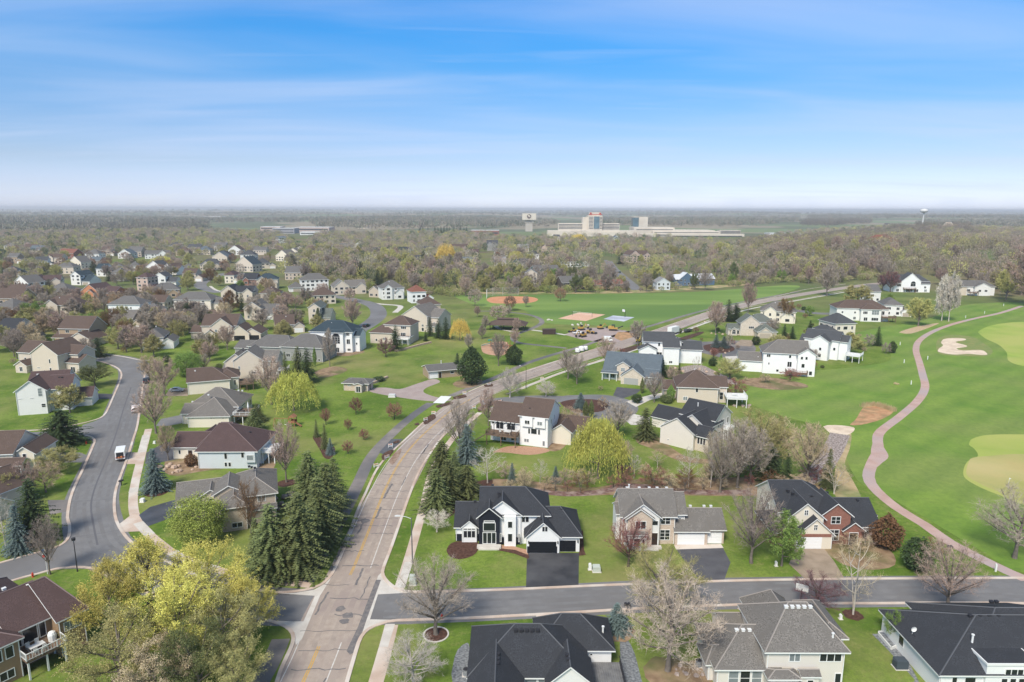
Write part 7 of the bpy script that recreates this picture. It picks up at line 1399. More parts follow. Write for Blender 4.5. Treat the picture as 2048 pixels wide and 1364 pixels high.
# ------------------------------------------------------------------ vehicles
def car_paint(n, c): return mat('paint_' + n, c, rough=.25, spec=.6)
M_TYRE = mat('tyre_rubber', (.02,.02,.02), rough=.8); M_RIM = mat('wheel_rim', (.45,.45,.46), rough=.3); M_LAMP = mat('head_lamp', (.7,.7,.68), rough=.15); M_TAIL = mat('tail_lamp', (.35,.02,.02), rough=.3)
def vehicle(label, cat, name, px, ang, paint, kind='suv', L=4.7, Wd=1.85, group=None, world=None):
    X, Y = world or G(*px); t = thing(name, label, cat, (X, Y, .02), R_(ang), group)
    H = dict(sedan=1.45, suv=1.75, pickup=1.85, van=2.5)[kind]
    P_ = dict(sedan=[(-.5,.32),(-.5,.75),(-.47,.95),(-.36,1.0),(-.24,1.42),(.08,1.45),(.24,1.02),(.46,.86),(.5,.7),(.5,.32)],
              suv=[(-.5,.35),(-.5,.95),(-.48,1.1),(-.45,1.65),(-.38,1.75),(.08,1.75),(.22,1.15),(.45,1.02),(.5,.85),(.5,.35)],
              pickup=[(-.5,.5),(-.5,1.15),(-.12,1.15),(-.10,1.82),(.10,1.85),(.22,1.25),(.46,1.12),(.5,.95),(.5,.5)],
              van=[(-.5,.4),(-.5,2.4),(-.49,2.5),(.30,2.5),(.36,2.35),(.46,1.35),(.5,1.15),(.5,.4)])[kind]
    f = MB(); f.prism([(p*L, z) for p, z in P_][::-1], -Wd/2, Wd/2); b = f.build('body', paint, t)
    md = b.modifiers.new('bevel', 'BEVEL'); md.width = .07; md.segments = 2; md.limit_method = 'ANGLE'
    f = MB(); g = dict(sedan=[(-.33,1.02),(-.235,1.38),(.07,1.40),(.20,1.03)], suv=[(-.43,1.15),(-.42,1.6),(.06,1.62),(.17,1.18)], pickup=[(-.10,1.28),(-.09,1.72),(.08,1.74),(.18,1.3)], van=[(.16,1.45),(.16,2.1),(.33,2.1),(.42,1.45)])[kind]
    for sy in (-1, 1): f.poly([(p*L, sy*(Wd/2+.006), z) for p, z in (g if sy < 0 else g[::-1])])
    a = g[-2], g[-1]; f.poly([(a[1][0]*L+.05, -Wd/2+.12, a[1][1]+.04), (a[1][0]*L+.05, Wd/2-.12, a[1][1]+.04), (a[0][0]*L+.07, Wd/2-.15, a[0][1]+.03), (a[0][0]*L+.07, -Wd/2+.15, a[0][1]+.03)])
    if kind in ('sedan', 'suv'): f.poly([(g[0][0]*L-.10, Wd/2-.15, g[0][1]+.05), (g[0][0]*L-.10, -Wd/2+.15, g[0][1]+.05), (g[1][0]*L-.12, -Wd/2+.2, g[1][1]), (g[1][0]*L-.12, Wd/2-.2, g[1][1])])
    f.build('windows', M_GLASS, t)
    if kind == 'pickup': f = MB(); f.box(-.48*L, -Wd/2+.12, 1.0, -.14*L, Wd/2-.12, 1.16); f.build('load_bed', M_VENTD, t)
    for wx in (-.31, .31):
        for sy in (-1, 1):
            w = MB(); w.tube([(0,-.12,0),(0,.12,0)], .36, 14); wo = w.build('wheel', M_TYRE, t, (wx*L, sy*(Wd/2-.1), .36)); r = MB(); r.tube([(0,-.13,0),(0,.13,0)], .2, 10); r.build('rim', M_RIM, wo)
    for sy in (-1, 1):
        f = MB(); f.box(.47*L, sy*(Wd/2-.3)-.18, .72, .507*L, sy*(Wd/2-.3)+.18, .88); f.build('headlight', M_LAMP, t)
        f = MB(); f.box(-.507*L, sy*(Wd/2-.2)-.12, .85, -.49*L, sy*(Wd/2-.2)+.12, 1.1); f.build('tail_light', M_TAIL, t)
    return t
v = vehicle('white delivery van with its open rear end facing the viewer on the left street','van','delivery_van',(243,915),115,car_paint('white',(.78,.78,.77)),'van',5.6,2.1)
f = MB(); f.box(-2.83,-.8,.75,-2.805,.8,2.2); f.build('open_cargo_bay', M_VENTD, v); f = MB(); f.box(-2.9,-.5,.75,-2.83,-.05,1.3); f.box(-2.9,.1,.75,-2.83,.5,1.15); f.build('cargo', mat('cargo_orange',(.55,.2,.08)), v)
f = MB(); f.box(-3.6,-.75,.5,-2.9,.75,.58); f.build('rear_step', M_VENTD, v)
vehicle('black off-road car parked at the bend of the left street','car','parked_car',(293,765),116,car_paint('black',(.02,.02,.022)),'suv',4.6,1.9)
v = vehicle('white-sheeted pickup parked half under the pinkish tree','pickup','parked_car',(272,822),116,car_paint('pale',(.62,.56,.54)),'pickup',5.8,2.1)
f = MB(); rr_ = random.Random(3)
n = 9
for i in range(n):
    for j in range(5): f.v.append((-2.8+i*.36, -1.05+j*.525, 1.2 + .55*math.sin(math.pi*(j/4)) + rr_.uniform(-.12,.12)))
for i in range(n-1):
    for j in range(4): q = i*5+j; f.f.append((q, q+5, q+6, q+1)); f.m.append(0)
f.build('load_cover', mat('tarpaulin', (.6,.5,.48), (.72,.66,.64), 2, .7), v)
vehicle('silver estate car parked on the tan drive behind pinkish trees','car','parked_car',(354,783),8,car_paint('silver',(.42,.44,.47)),'sedan',4.7,1.85)
vehicle('black pickup parked before the dark garage doors','pickup','parked_car',(519,678),-10,car_paint('black',(.02,.02,.022)),'pickup',5.6,2.0)
vehicle('silver car beside the tan side-gabled house drive','car','parked_car',(143,696),15,car_paint('silver',(.42,.44,.47)),'suv')
vehicle('dark car parked near the bend of the upper-left street','car','parked_car',(424,561),60,car_paint('black',(.02,.02,.022)),'suv')
vehicle('silver car on the drive by the spreading yellow-green tree','car','parked_car',(1680,610),5,car_paint('silver',(.42,.44,.47)),'suv')
vehicle('black car facing the arched-window teal-roofed house','car','parked_car',(733,654),70,car_paint('black',(.02,.02,.022)),'suv')
vehicle('dark green bushy-looking car on the far lane by the field','car','parked_car',(1238,546),110,car_paint('dgreen',(.03,.06,.04)),'suv')
# box lorry with a trailer on the main road
lx, ly = G(1349,668); tr = thing('box_truck','white box lorry standing on the main road by the muddy verge','lorry',(lx,ly,.03),R_(46))
f = MB(); f.box(-4.8,-1.2,1.0,2.4,1.2,3.9); f.build('cargo_box', M_TRIM, tr); f = MB(); f.prism([(2.5,.6),(2.5,2.9),(3.6,2.8),(4.1,1.8),(4.8,1.6),(4.8,.6)], -1.1, 1.1); f.build('cab', M_TRIM, tr); f = MB(); f.box(2.4+.01,-1.115,1.9,3.7,-1.1,2.6); f.build('windows', M_GLASS, tr); f = MB(); f.box(-4.7,-.5,.6,2.4,.5,.98); f.build('chassis', M_VENTD, tr)
for x in (-3.6,-2.5,3.6):
    for sy in (-1,1): w = MB(); w.tube([(0,-.18,0),(0,.18,0)], .5, 14); w.build('wheel', M_TYRE, tr, (x, sy*1.0, .5))
lx, ly = G(1376,664); tl = thing('flatbed_trailer','flatbed trailer with dark load behind the white lorry','trailer',(lx,ly,.03),R_(46)); f = MB(); f.box(-3.5,-1.1,.7,3.5,1.1,.9); f.box(3.5,-.1,.6,5.2,.1,.75); f.build('bed', M_VENTD, tl)
f = MB(); f.box(-3,-.8,.9,-.5,.8,1.7); f.box(.2,-.6,.9,2.6,.7,1.4); f.build('load', mat('machine_dark',(.08,.09,.09)), tl)
for x in (-1.5,-.4):
    for sy in (-1,1): w = MB(); w.tube([(0,-.15,0),(0,.15,0)], .42, 12); w.build('wheel', M_TYRE, tl, (x, sy*.98, .45))
M_YM = mat('machine_yellow', (.50,.32,.08), (.38,.24,.07), 1, .6)
def excavator(label, px, ang, big=1.0, kind='excavator', colr=None):
    X, Y = G(*px); m = colr or M_YM; t = thing(kind, label, kind.replace('_', ' '), (X, Y, .02), R_(ang)); s = big * .85
    def B(f): f.v = [(a*s, b*s, c*s) for a, b, c in f.v]; return f
    if kind in ('excavator', 'paving_machine'):
        for sy in (-1, 1): f = MB(); f.prism([(-1.8,.1),(-2.1,.5),(-1.7,.95),(1.7,.95),(2.1,.5),(1.8,.1)], sy*1.0-.3, sy*1.0+.3); B(f).build('track', M_VENTD, t)
    else:
        for x in (-1.4, 1.5):
            for sy in (-1, 1): w = MB(); w.tube([(0,-.3,0),(0,.3,0)], .75, 14); B(w).build('wheel', M_TYRE, t, (x*s, sy*1.05*s, .75*s))
    if kind == 'excavator':
        f = MB(); f.box(-1.9,-1.2,1.0,.9,1.2,1.9); f.box(-2.1,-1.1,1.0,-1.2,1.1,2.1); B(f).build('body', m, t); f = MB(); f.box(-.2,.2,1.9,1.1,1.2,3.0); B(f).build('cab', M_VENTD, t)
        f = MB(); f.prism([(.9,1.4),(2.8,3.9),(3.3,3.9),(1.3,1.4)], -.35, -.05); f.prism([(2.9,3.9),(4.9,1.6),(4.6,1.4),(2.6,3.7)], -.32, -.08); B(f).build('boom', m, t); f = MB(); f.prism([(4.4,1.6),(5.1,1.7),(5.2,.6),(4.3,.5),(4.0,1.0)], -.6, .2); B(f).build('bucket', M_VENTD, t)
    elif kind == 'wheel_loader':
        f = MB(); f.prism([(-2.6,.9),(-2.6,1.9),(-.5,2.1),(-.5,1.2),(1.9,1.2),(1.9,.8)], -.9, .9); B(f).build('body', m, t); f = MB(); f.box(-.7,-.7,2.1,.6,.7,3.2); B(f).build('cab', M_VENTD, t)
        f = MB(); f.prism([(.8,1.4),(1.0,1.7),(3.2,.9),(3.1,.6)], -.7, -.5); f.prism([(.8,1.4),(1.0,1.7),(3.2,.9),(3.1,.6)], .5, .7); B(f).build('lift_arm', m, t); f = MB(); f.prism([(3.0,.1),(3.0,1.2),(4.0,.9),(4.0,.1)], -1.3, 1.3); B(f).build('bucket', M_VENTD, t)
    else:
        f = MB(); f.prism([(-2.4,.9),(-2.4,2.3),(.4,2.4),(.8,1.6),(2.4,1.5),(2.4,.9)], -1.25, 1.25); B(f).build('body', m, t); f = MB(); f.box(-.8,-1.0,2.9,1.0,1.0,3.05); f.box(-.7,-.9,2.3,-.6,.9,2.9); f.box(.8,-.9,1.7,.9,.9,2.9); B(f).build('canopy', M_VENTD, t)
        f = MB(); f.tube([(2.3,0,1.3),(5.2,0,2.6)], [.35,.25], 6); B(f).build('conveyor', M_VENTD, t)
excavator('small yellow loader at the left end of the parked machines',(1147,664),200,.8,'wheel_loader'); excavator('yellow excavator at the back of the machine group',(1163,660),30,1.0); excavator('dark-cabbed yellow excavator at the front of the machine group',(1165,674),220,1.05); excavator('yellow wheel loader at the right end of the machine group',(1181,667),-30,.95,'wheel_loader'); excavator('yellow excavator alone on the paving behind the group',(1201,658),20,.9); excavator('large yellow paving machine nearest the muddy entrance',(1226,661),-12,1.15,'paving_machine'); excavator('bright yellow digger on the muddy road edge',(1277,684),60,.8,'excavator',mat('bright_yellow',(.75,.55,.03)))
vehicle('white pickup hidden among the yellow machines','pickup','parked_car',(1156,668),10,car_paint('white',(.78,.78,.77)),'pickup',5.4,2.0)
vehicle('yellow and white works van at the park path end','van','works_van',(1216,683),-5,car_paint('white',(.78,.78,.77)),'van',4.2,1.8)
for i, (x, y, s) in enumerate(((1155,705,1.0),(1163,702,1.15),(1171,700,.95))):
    X, Y = G(x, y); t = thing('liquid_tank', ['white plastic tank left of three by the road', 'large white tank in the middle of three by the road', 'white tank right of three by the road'][i], 'tank', (X, Y, 0), 0, 'white tanks by the road')
    f = MB(); f.tube([(0,0,.35),(0,0,1.5*s),(0,0,1.8*s),(0,0,1.9*s)], [1.1*s,1.1*s,.8*s,.3*s], 14); f.build('tank_body', M_TRIM, t, smooth=False); f = MB(); f.box(-1.15*s,-1.15*s,0,1.15*s,1.15*s,.34); f.build('base', M_VENTD, t)
X, Y = G(1098, 668); t = thing('dumpster', 'dark brown enclosed container beside the park path', 'container', (X, Y, 0), R_(2)); f = MB(); f.box(-3.2,-1.4,0,3.2,1.4,2.4); f.build('bin_body', mat('container_brown', (.06,.04,.035)), t); f = MB()
for i in range(9): f.box(-3.1+i*.75,-1.48,0,-2.98+i*.75,-1.4,2.4)
f.box(-3.3,-1.5,2.4,3.3,1.5,2.55); f.build('ribs', mat('container_rib', (.08,.055,.05)), t)
# ------------------------------------------------------------------ park things
X, Y = G(1016, 658); t = thing('picnic_pavilion', 'open park pavilion with brown hip roof on dark posts', 'pavilion', (X, Y, 0), R_(-8))
rm = MB(); add_roof(rm, roof_tops(-9,-5,9,5,3.1,'X',.45,5,5,.9,.9)); rm.build('roof', [ROOF['brown'], M_DTRIM], t); f = MB(); add_roof(f, roof_tops(-5,-1,5,1,5.4,'X',.4,0,0,.5,.5)); f.build('roof_lantern', [ROOF['brown'], M_DTRIM], t)
for x in (-8.6,-3,3,8.6):
    for y in (-4.6,4.6): f = MB(); f.box(x-.16,y-.16,0,x+.16,y+.16,3.1); f.build('post', M_DTRIM, t)
for x in (-5,0,5): pass
X, Y = G(1250, 634); t = thing('basketball_hoop', 'basketball hoop with white backboard on a dark pole', 'basketball hoop', (X, Y, 0), R_(-60))
f = MB(); f.tube([(0,0,0),(0,0,3.2),(0,-1.0,3.9)], .14, 6); f.build('pole', M_DTRIM, t); f = MB(); f.box(-1.1,-1.2,3.1,1.1,-1.1,4.5); f.build('backboard', M_TRIM, t); f = MB(); f.tube([(.3*math.cos(a),-1.55+.3*math.sin(a),3.3) for a in np.linspace(0,6.28,12)], .03, 4); f.build('hoop', M_REDS, t)
a, b = G(1145, 631), G(1184, 634.5); t = thing('volleyball_net', 'volleyball net between two posts on the sand court', 'net', (*a, 0)); dx, dy = b[0]-a[0], b[1]-a[1]
for q in (0, 1): f = MB(); f.tube([(dx*q,dy*q,0),(dx*q,dy*q,2.7)], .09, 6); f.build('post', M_DTRIM, t)
f = MB(); an = math.atan2(dy, dx); Ln = math.hypot(dx, dy)
f.rbox(dx/2, dy/2, 2.35, 2.43, Ln/2, .03, an); f.rbox(dx/2, dy/2, 1.4, 1.46, Ln/2, .02, an)
for i in range(24): f.rbox(dx*i/24, dy*i/24, 1.45, 2.36, .015, .015, an)
f.build('net', M_TRIM, t)
X, Y = G(974, 594); t = thing('backstop_fence', 'curved wire backstop fence behind the clay infield', 'fence', (X, Y, 0))
pts = [(0,-9),(0,0),(4,6),(11,9),(22,9)]
for i, p in enumerate(pts): f = MB(); f.tube([(p[0],p[1],0),(p[0],p[1],6.0)], .10, 6); f.build('post', M_STEEL, t)
f = MB()
for i in range(len(pts)-1):
    p, q = pts[i], pts[i+1]; L = math.hypot(q[0]-p[0], q[1]-p[1]); an = math.atan2(q[1]-p[1], q[0]-p[0])
    for z in np.linspace(.3, 5.9, 12): f.rbox((p[0]+q[0])/2, (p[1]+q[1])/2, z, z+.025, L/2, .012, an)
    for k in range(int(L/.7)): f.rbox(p[0]+(q[0]-p[0])*k*.7/L, p[1]+(q[1]-p[1])*k*.7/L, .1, 5.95, .012, .012, an)
f.build('mesh', M_STEEL, t)
X, Y = G(990, 694); t = thing('climbing_frame', 'low playground frame with brown posts and a green slide', 'playground', (X, Y, 0), R_(-15)); PB = mat('play_brown', (.25,.10,.05)); PG = mat('play_green', (.03,.22,.16))
for i in range(8): f = MB(); f.tube([(-2+i*1.5,(i % 2)*1.6,0),(-2+i*1.5,(i % 2)*1.6,3.2-(i % 3)*.5)], .14, 6); f.build('post', PB, t)
f = MB(); f.box(-2,0,1.3,3.5,1.6,1.45); f.box(4,0,.9,8.5,1.6,1.05); f.build('platform', PB, t); f = MB(); f.prism([(-6.5,.2),(-2,1.5),(-2,1.7),(-6.5,.4)], .2, 1.2); f.box(-3.4,.1,2.6,-1.6,1.5,3.1); f.build('slide', PG, t)
X, Y = G(586, 853); t = thing('swing_set', 'small wooden play tower with slide and swing beam on the lawn', 'play set', (X, Y, 0), R_(-6)); CW = mat('cedar_play', (.27,.12,.06), (.34,.17,.09), 2)
for x in (-.8,.8):
    for y in (-.8,.8): f = MB(); f.box(x-.07,y-.07,0,x+.07,y+.07,2.9); f.build('post', CW, t)
f = MB(); f.box(-.9,-.9,1.25,.9,.9,1.35); f.box(-.9,-.95,1.36,.9,-.88,1.95); f.box(-.9,.88,1.36,.9,.95,1.95); f.build('platform', CW, t); f = MB(); f.prism([(.9,1.3),(2.6,.15),(2.6,.3),(.9,1.5)], -.5, .3); f.build('slide', CW, t)
f = MB(); f.tube([(-.8,0,2.3),(-5.4,0,2.3)], .08, 6); f.tube([(-5.4,-.9,0),(-5.4,0,2.3),(-5.4,.9,0)], .07, 6); f.build('swing_beam', CW, t)
for x in (-2.2,-4.0): f = MB(); f.box(x-.25,-.15,.5,x+.25,.15,.56); f.box(x-.24,-.01,.5,x-.22,.01,2.3); f.box(x+.22,-.01,.5,x+.24,.01,2.3); f.build('swing_seat', M_TRIM, t)
f = MB(); f.prism([(-1,2.9),(0,3.7),(1,2.9)], -1, 1); f.build('roof', CW, t)
# ------------------------------------------------------------------ street furniture
def hydrant(px, label):
    t = thing('fire_hydrant', label, 'fire hydrant', (*G(*px), 0)); m = mat('hydrant_red', (.5,.05,.03), rough=.4); f = MB(); f.tube([(0,0,0),(0,0,.08),(0,0,.08),(0,0,.62),(0,0,.78),(0,0,.86)], [.2,.2,.13,.13,.12,.03], 10); f.tube([(-.22,0,.5),(.22,0,.5)], .07, 8); f.tube([(0,0,.46),(0,-.24,.46)], .09, 8); f.build('barrel', m, t); return t
hydrant((884,1238),'red fire hydrant behind the vase-shaped tree at the kerb'); hydrant((173,888),'red fire hydrant on the left street corner'); hydrant((66,1154),'red fire hydrant above the brown stucco house roof')
t = thing('street_lamp', 'black post-top street lamp on the grass corner, bottom left', 'street lamp', (*G(155,1143), 0))
f = MB(); f.tube([(0,0,0),(0,0,.5),(0,0,5.6)], [.13,.09,.06], 8); f.build('pole', M_DTRIM, t); f = MB(); f.tube([(0,0,5.6),(0,0,5.75),(0,0,6.15),(0,0,6.25)], [.08,.30,.34,.1], 10); f.build('lamp_head', M_DTRIM, t); f = MB(); f.tube([(0,0,5.64),(0,0,5.70)], .2, 10); f.build('lamp_glass', M_LAMP, t)
t = thing('street_lamp', 'tall grey street lamp whose arm reaches left over the main road', 'street lamp', (*G(825,1127), 0))
f = MB(); f.tube([(0,0,0),(0,0,4),(0,0,8.6)], [.13,.10,.07], 8); f.build('pole', mat('lamp_pole_grey', (.12,.12,.13), rough=.5), t); f = MB(); f.tube([(0,0,8.4),(-1.0,.1,8.75),(-2.0,.2,8.8)], .05, 6); f.build('arm', M_STEEL, t); f = MB(); f.prism([(-2.9,8.76),(-2.9,8.86),(-2.5,8.96),(-1.9,8.9),(-1.9,8.76)], .05, .35); f.build('lamp_head', M_STEEL, t)
t = thing('street_lamp', 'slim pole light on the pavement by the slate-roofed cottage', 'street lamp', (*G(1052,778), 0)); f = MB(); f.tube([(0,0,0),(0,0,8)], [.1,.06], 6); f.tube([(0,0,7.9),(-1.8,.3,8.2)], .04, 5); f.build('pole', M_DTRIM, t); f = MB(); f.box(-2.4,.2,8.15,-1.8,.42,8.27); f.build('lamp_head', M_STEEL, t)
t = thing('flag_pole', 'white pole with a red, white and blue flag at the street corner', 'flag pole', (*G(100,1148), 0)); f = MB(); f.tube([(-.4,0,0),(-.4,0,5.0)], [.05,.03], 6); f.build('pole', M_TRIM, t)
for i, (c, z) in enumerate((((.08,.22,.5),4.0),((.7,.7,.7),3.5),((.6,.1,.08),3.0))): f = MB(); f.prism([(-.9,z),(-.45,z+.1),(-.42,z+.6),(-.85,z+.5)], -.02, .02); f.build('flag', mat(f'flag_cloth_{i}', c), t)
def utilbox(px, label, s=(1,.9,.9), m=None, ang=0):
    t = thing('utility_box', label, 'utility box', (*G(*px), 0), R_(ang)); w, d, h = s; f = MB(); f.box(-w/2,-d/2,.08,w/2,d/2,h*.8); f.prism([(-w/2-.03,h*.8),(w/2+.03,h*.8),(w/2-.08,h),(-w/2+.08,h)], -d/2-.03, d/2+.03); f.box(-.02,-d/2-.015,.15,.02,-d/2,h*.75); f.build('cabinet', m or M_STEEL, t); f = MB(); f.box(-w/2-.12,-d/2-.12,0,w/2+.12,d/2+.12,.08); f.build('plinth', M_CONC, t)
GB = mat('pale_green_box', (.48,.52,.46), rough=.5)
utilbox((1193,1142),'pale green transformer box on the lawn beside the black drive',(1.3,1.1,1.0),GB); utilbox((1180,1139),'slim white pedestal left of the transformer box on the lawn',(.5,.5,1.1),M_TRIM)
utilbox((825,1160),'pale green cabinet behind another by the right-hand pavement',(1.0,.8,.9),GB); utilbox((826,1169),'pale green cabinet nearest the side street, by the pavement',(1.0,.8,1.0),GB)
utilbox((285,1004),'small white utility pedestal beside the left pavement',(.8,.7,.8),M_TRIM); utilbox((309,887),'little pale box on the grass by the left pavement',(.5,.4,.7),M_TRIM); utilbox((1552,1132),'small white marker box under the fresh green tree',(.35,.35,.9),M_TRIM); utilbox((1681,1238),'white marker post box on the lawn by the purple-brown crabapple',(.35,.35,.8),M_TRIM); utilbox((784,794),'grey utility cabinet in the lawn by the park drive',(2.2,1.2,1.0),M_STEEL); utilbox((984,823),'white cabinet by the pavement near the three-storey house',(1.1,.9,1.3),M_TRIM); utilbox((1800,1335),'dark generator cabinet on the gravel beside the corner house',(1.6,1.1,1.3),mat('cabinet_slate',(.06,.075,.09)))
def ac(px, label):
    t = thing('air_conditioner', label, 'air conditioner', (*G(*px), 0)); f = MB(); f.tube([(0,0,.06),(0,0,.9)], .42, 16); f.build('casing', mat('ac_grey', (.16,.17,.18), (.26,.27,.28), 6, .6), t); f = MB(); f.tube([(0,0,.9),(0,0,.95)], [.40,.36], 16); f.build('fan_grille', M_VENTD, t); f = MB(); f.box(-.5,-.5,0,.5,.5,.06); f.build('plinth', M_CONC, t)
ac((1397,1332),'round air conditioner at the side wall of the taupe-roofed house'); ac((932,1350),'air conditioner beside the foreground black-roofed house')
def mailbox(px, label, ang=0):
    t = thing('mailbox', label, 'mailbox', (*G(*px), 0), R_(ang)); f = MB(); f.box(-.07,-.07,0,.07,.07,1.0); f.box(-.5,-.05,.92,.5,.05,1.0); f.build('post', M_DTRIM, t); f = MB(); f.prism([(-.45,1.0),(-.45,1.22),(-.3,1.34),(-.1,1.34),(.0,1.22),(.0,1.0)], -.3, .3); f.prism([(.05,1.0),(.05,1.22),(.2,1.34),(.35,1.34),(.48,1.22),(.48,1.0)], -.3, .3); f.build('letter_box', M_DTRIM, t)
mailbox((243,971),'black double mailbox on the kerb of the left street',80); mailbox((1254,1222),'black double mailbox on the verge by the blue-green spruce'); mailbox((1899,1105),'dark mailbox post beside the cart path')
def golfpost(px, label, h=1.0):
    t = thing('marker_post', label, 'marker post', (*G(*px), 0)); f = MB(); f.box(-.12,-.1,0,.12,.1,h*.9); f.prism([(-.14,h*.9),(.14,h*.9),(0,h)], -.12, .12); f.build('post', M_TRIM, t)
for px, lb in (((1991,1143),'white path sign where the cart path meets the street'),((1808,726),'white marker post left of the cart path, upper one'),((1822,769),'white marker post left of the cart path, lower one'),((1800,690),'white marker post nearest the dark lawn shrubs'),((1855,719),'white marker post right of the cart path'),((1931,636),'white marker post on the golf slope, middle one'),((1969,627),'white marker post on the golf slope, left one from the woods'),((2007,612),'white marker post on the golf slope, nearest the woods')): golfpost(px, lb, 1.5)
t = thing('golf_flag', 'thin golf flagstick on the dry green at the right edge', 'flagstick', (*G(2016,975), 0)); f = MB(); f.tube([(0,0,0),(0,0,2.3)], .03, 5); f.build('stick', M_TRIM, t); f = MB(); f.poly([(0,0,2.3),(.5,.05,2.1),(0,0,1.9)]); f.build('flag', M_TRIM, t)
t = thing('basketball_hoop', 'driveway basketball hoop behind the taupe-roofed foreground house', 'basketball hoop', (*G(1600,1217), 0), R_(150)); f = MB(); f.tube([(0,0,0),(0,0,2.8),(0,-.5,3.1)], .07, 6); f.build('pole', M_DTRIM, t); f = MB(); f.box(-.9,-.6,2.7,.9,-.55,3.8); f.build('backboard', M_STEEL, t)
# roadworks: barricades, holes, heaps
M_OR = mat('barricade_orange', (.75,.20,.04), rough=.6)
for i, (x, y, lb) in enumerate(((867,829,'striped barricade at the far end of the long kerb trench'),(851,842,'striped barricade at the near end of the long kerb trench'),(781,895,'striped barricade above the muddy kerb hole'),(774,918,'striped barricade below the muddy kerb hole'),(752,935,'barricade lying by the left kerb'),(929,789,'orange barricade past the park drive'),(978,771,'barricade at the kerb above the park drive'),(948,818,'barricade on the right kerb, lower one'),(969,810,'barricade on the right kerb, middle one'),(1000,806,'barricade on the right kerb, upper one'),(1084,760,'barricade by the far pavement'),(1052,776,'orange marker by the light pole'),(1175,732,'barricade near the slate-roofed cottage'),(1410,646,'barricade by the tall pinkish bare tree'),(1540,640,'barricade beside the cream roadside house'))):
    t = thing('barricade', lb, 'barricade', (*G(x, y), .02), R_(i * 37 % 60), 'roadwork barricades along the main road')
    f = MB(); f.box(-.6,-.04,.75,.6,.0,1.0); f.box(-.6,-.04,.3,.6,.0,.5); f.build('board', M_TRIM, t)
    for k in range(3): f = MB(); f.box(-.5+k*.35,-.05,.75,-.33+k*.35,-.041,1.0); f.build('stripe', M_OR, t)
    for x_ in (-.5, .5): f = MB(); f.prism([(x_-.03,0),(x_+.03,0),(x_+.03,1.0),(x_-.03,1.0)], -.3, -.26); f.prism([(x_-.03,0),(x_+.03,0),(x_+.03,1.0),(x_-.03,1.0)], .22, .26); f.build('leg', M_TRIM, t)
M_HOLE = mat('torn_earth', (.03,.02,.015), (.14,.075,.05), 3, .95, bump=.6)
for px in ([(846,843),(858,832),(868,829),(872,836),(862,843),(850,850)], [(763,912),(775,903),(788,900),(780,912),(766,922)], [(786,885),(797,881),(799,885),(788,888)], [(829,848),(837,846),(838,850),(830,851)], [(906,795),(925,790),(934,794),(910,799)], [(968,770),(984,768),(985,773),(970,774)], [(955,818),(975,806),(1000,800),(1005,804),(975,815),(958,824)], [(1240,700),(1285,688),(1288,692),(1245,707)], [(1350,680),(1400,664),(1404,668),(1352,686)], [(872,812),(902,804),(905,808),(876,816)]):
    area('dug_earth', px, .125, M_HOLE)
area('dug_earth', [(778,924),(790,905),(803,898),(797,915),(785,930)], .045, mat('mud_on_road', (.22,.14,.09), (.33,.24,.19), 1))
area('road_works_slab', [(866,806),(882,792),(903,793),(888,807)], .03, M_TRIM, False)
def rubble(label, px, n, r, s, m, name='boulder_heap', sx=1.0):
    X, Y = G(*px); q = random.Random(px[0]); t = thing(name, label, 'boulders', (X, Y, 0)); 
    for i in range(n):
        a, d = q.uniform(0, 6.28), r * math.sqrt(q.random()); f = MB(); k = s * q.uniform(.5, 1.2); P_ = [(q.uniform(.75,1.1)*k*math.cos(t2)*math.cos(u), q.uniform(.75,1.1)*k*math.sin(t2)*math.cos(u), .8*k*math.sin(u)+k*.3) for u in (-.6,.1,.8) for t2 in np.linspace(0, 5.24, 6)]
        f.v = P_ + [(0,0,k*1.05)]
        for j in range(2):
            for c in range(6): f.f.append((j*6+c, j*6+(c+1) % 6, j*6+6+(c+1) % 6, j*6+6+c)); f.m.append(0)
        for c in range(6): f.f.append((12+c, 12+(c+1) % 6, 18)); f.m.append(0)
        f.build('boulder', m, t, (d*math.cos(a)*sx, d*math.sin(a), 0), smooth=False)
BD = mat('boulder_stone', (.26,.20,.17), (.46,.38,.33), 1.5, .9, bump=.3); BP = mat('sandstone', (.42,.30,.22), (.55,.42,.33), 1.5, .9)
rubble('heap of boulders behind the conifer screen',(566,1004),22,4.0,.75,BD,sx=1.6); rubble('boulders in the bed left of the purple-brown-roofed house',(362,935),16,4.0,.8,BP,sx=1.8); rubble('line of boulders below the taupe-roofed foreground house',(1385,1344),12,1.6,.35,BD,sx=1.8); rubble('boulders climbing the bank right of the slate-roofed cottage',(1385,742),18,5.0,.7,BP,sx=2.4); rubble('boulders in the planted island of the turning circle',(1446,703),7,4.0,.6,BP,sx=1.6); rubble('stone fire pit ring by the white raised deck',(1490,812),10,2.4,.55,BD,sx=1.5); rubble('boulders beside the bare tree on the far drive',(1440,668),6,3.0,.5,BP,sx=1.5); rubble('broken concrete slabs stacked on the park grass',(1172,650),9,5.5,.7,M_CONC,sx=1.8); rubble('pile of pale rubble by the loop path',(1099,641),6,2.2,.7,M_CONC)
rubble('pale rubble heap on the golf lawn left of the cart path',(1794,768),6,1.4,.5,M_DRY,'straw_heap')
def rwall(label, px, h=.8):
    p = crom(W(px), 1.2); t = thing('retaining_wall', label, 'wall', (*p[0], 0)); f = MB(); strip(f, [(x-p[0][0], y-p[0][1]) for x, y in p], .8, h, smooth=False, h=h); f.build('stone_course', BP, t)
rwall('low stone wall curving below the twin-hipped cream house',[(693,772),(720,772),(750,764),(790,752),(830,740),(862,729)][:0] or [(694,773),(716,774),(745,768),(775,756)]); rwall('low stone garden wall on the slope below the cream houses',[(790,704),(815,698),(845,690),(862,686)]); rwall('curved low wall round the patio of the plain brown-roofed house',[(470,812),(480,820),(495,818),(502,810)],.7)
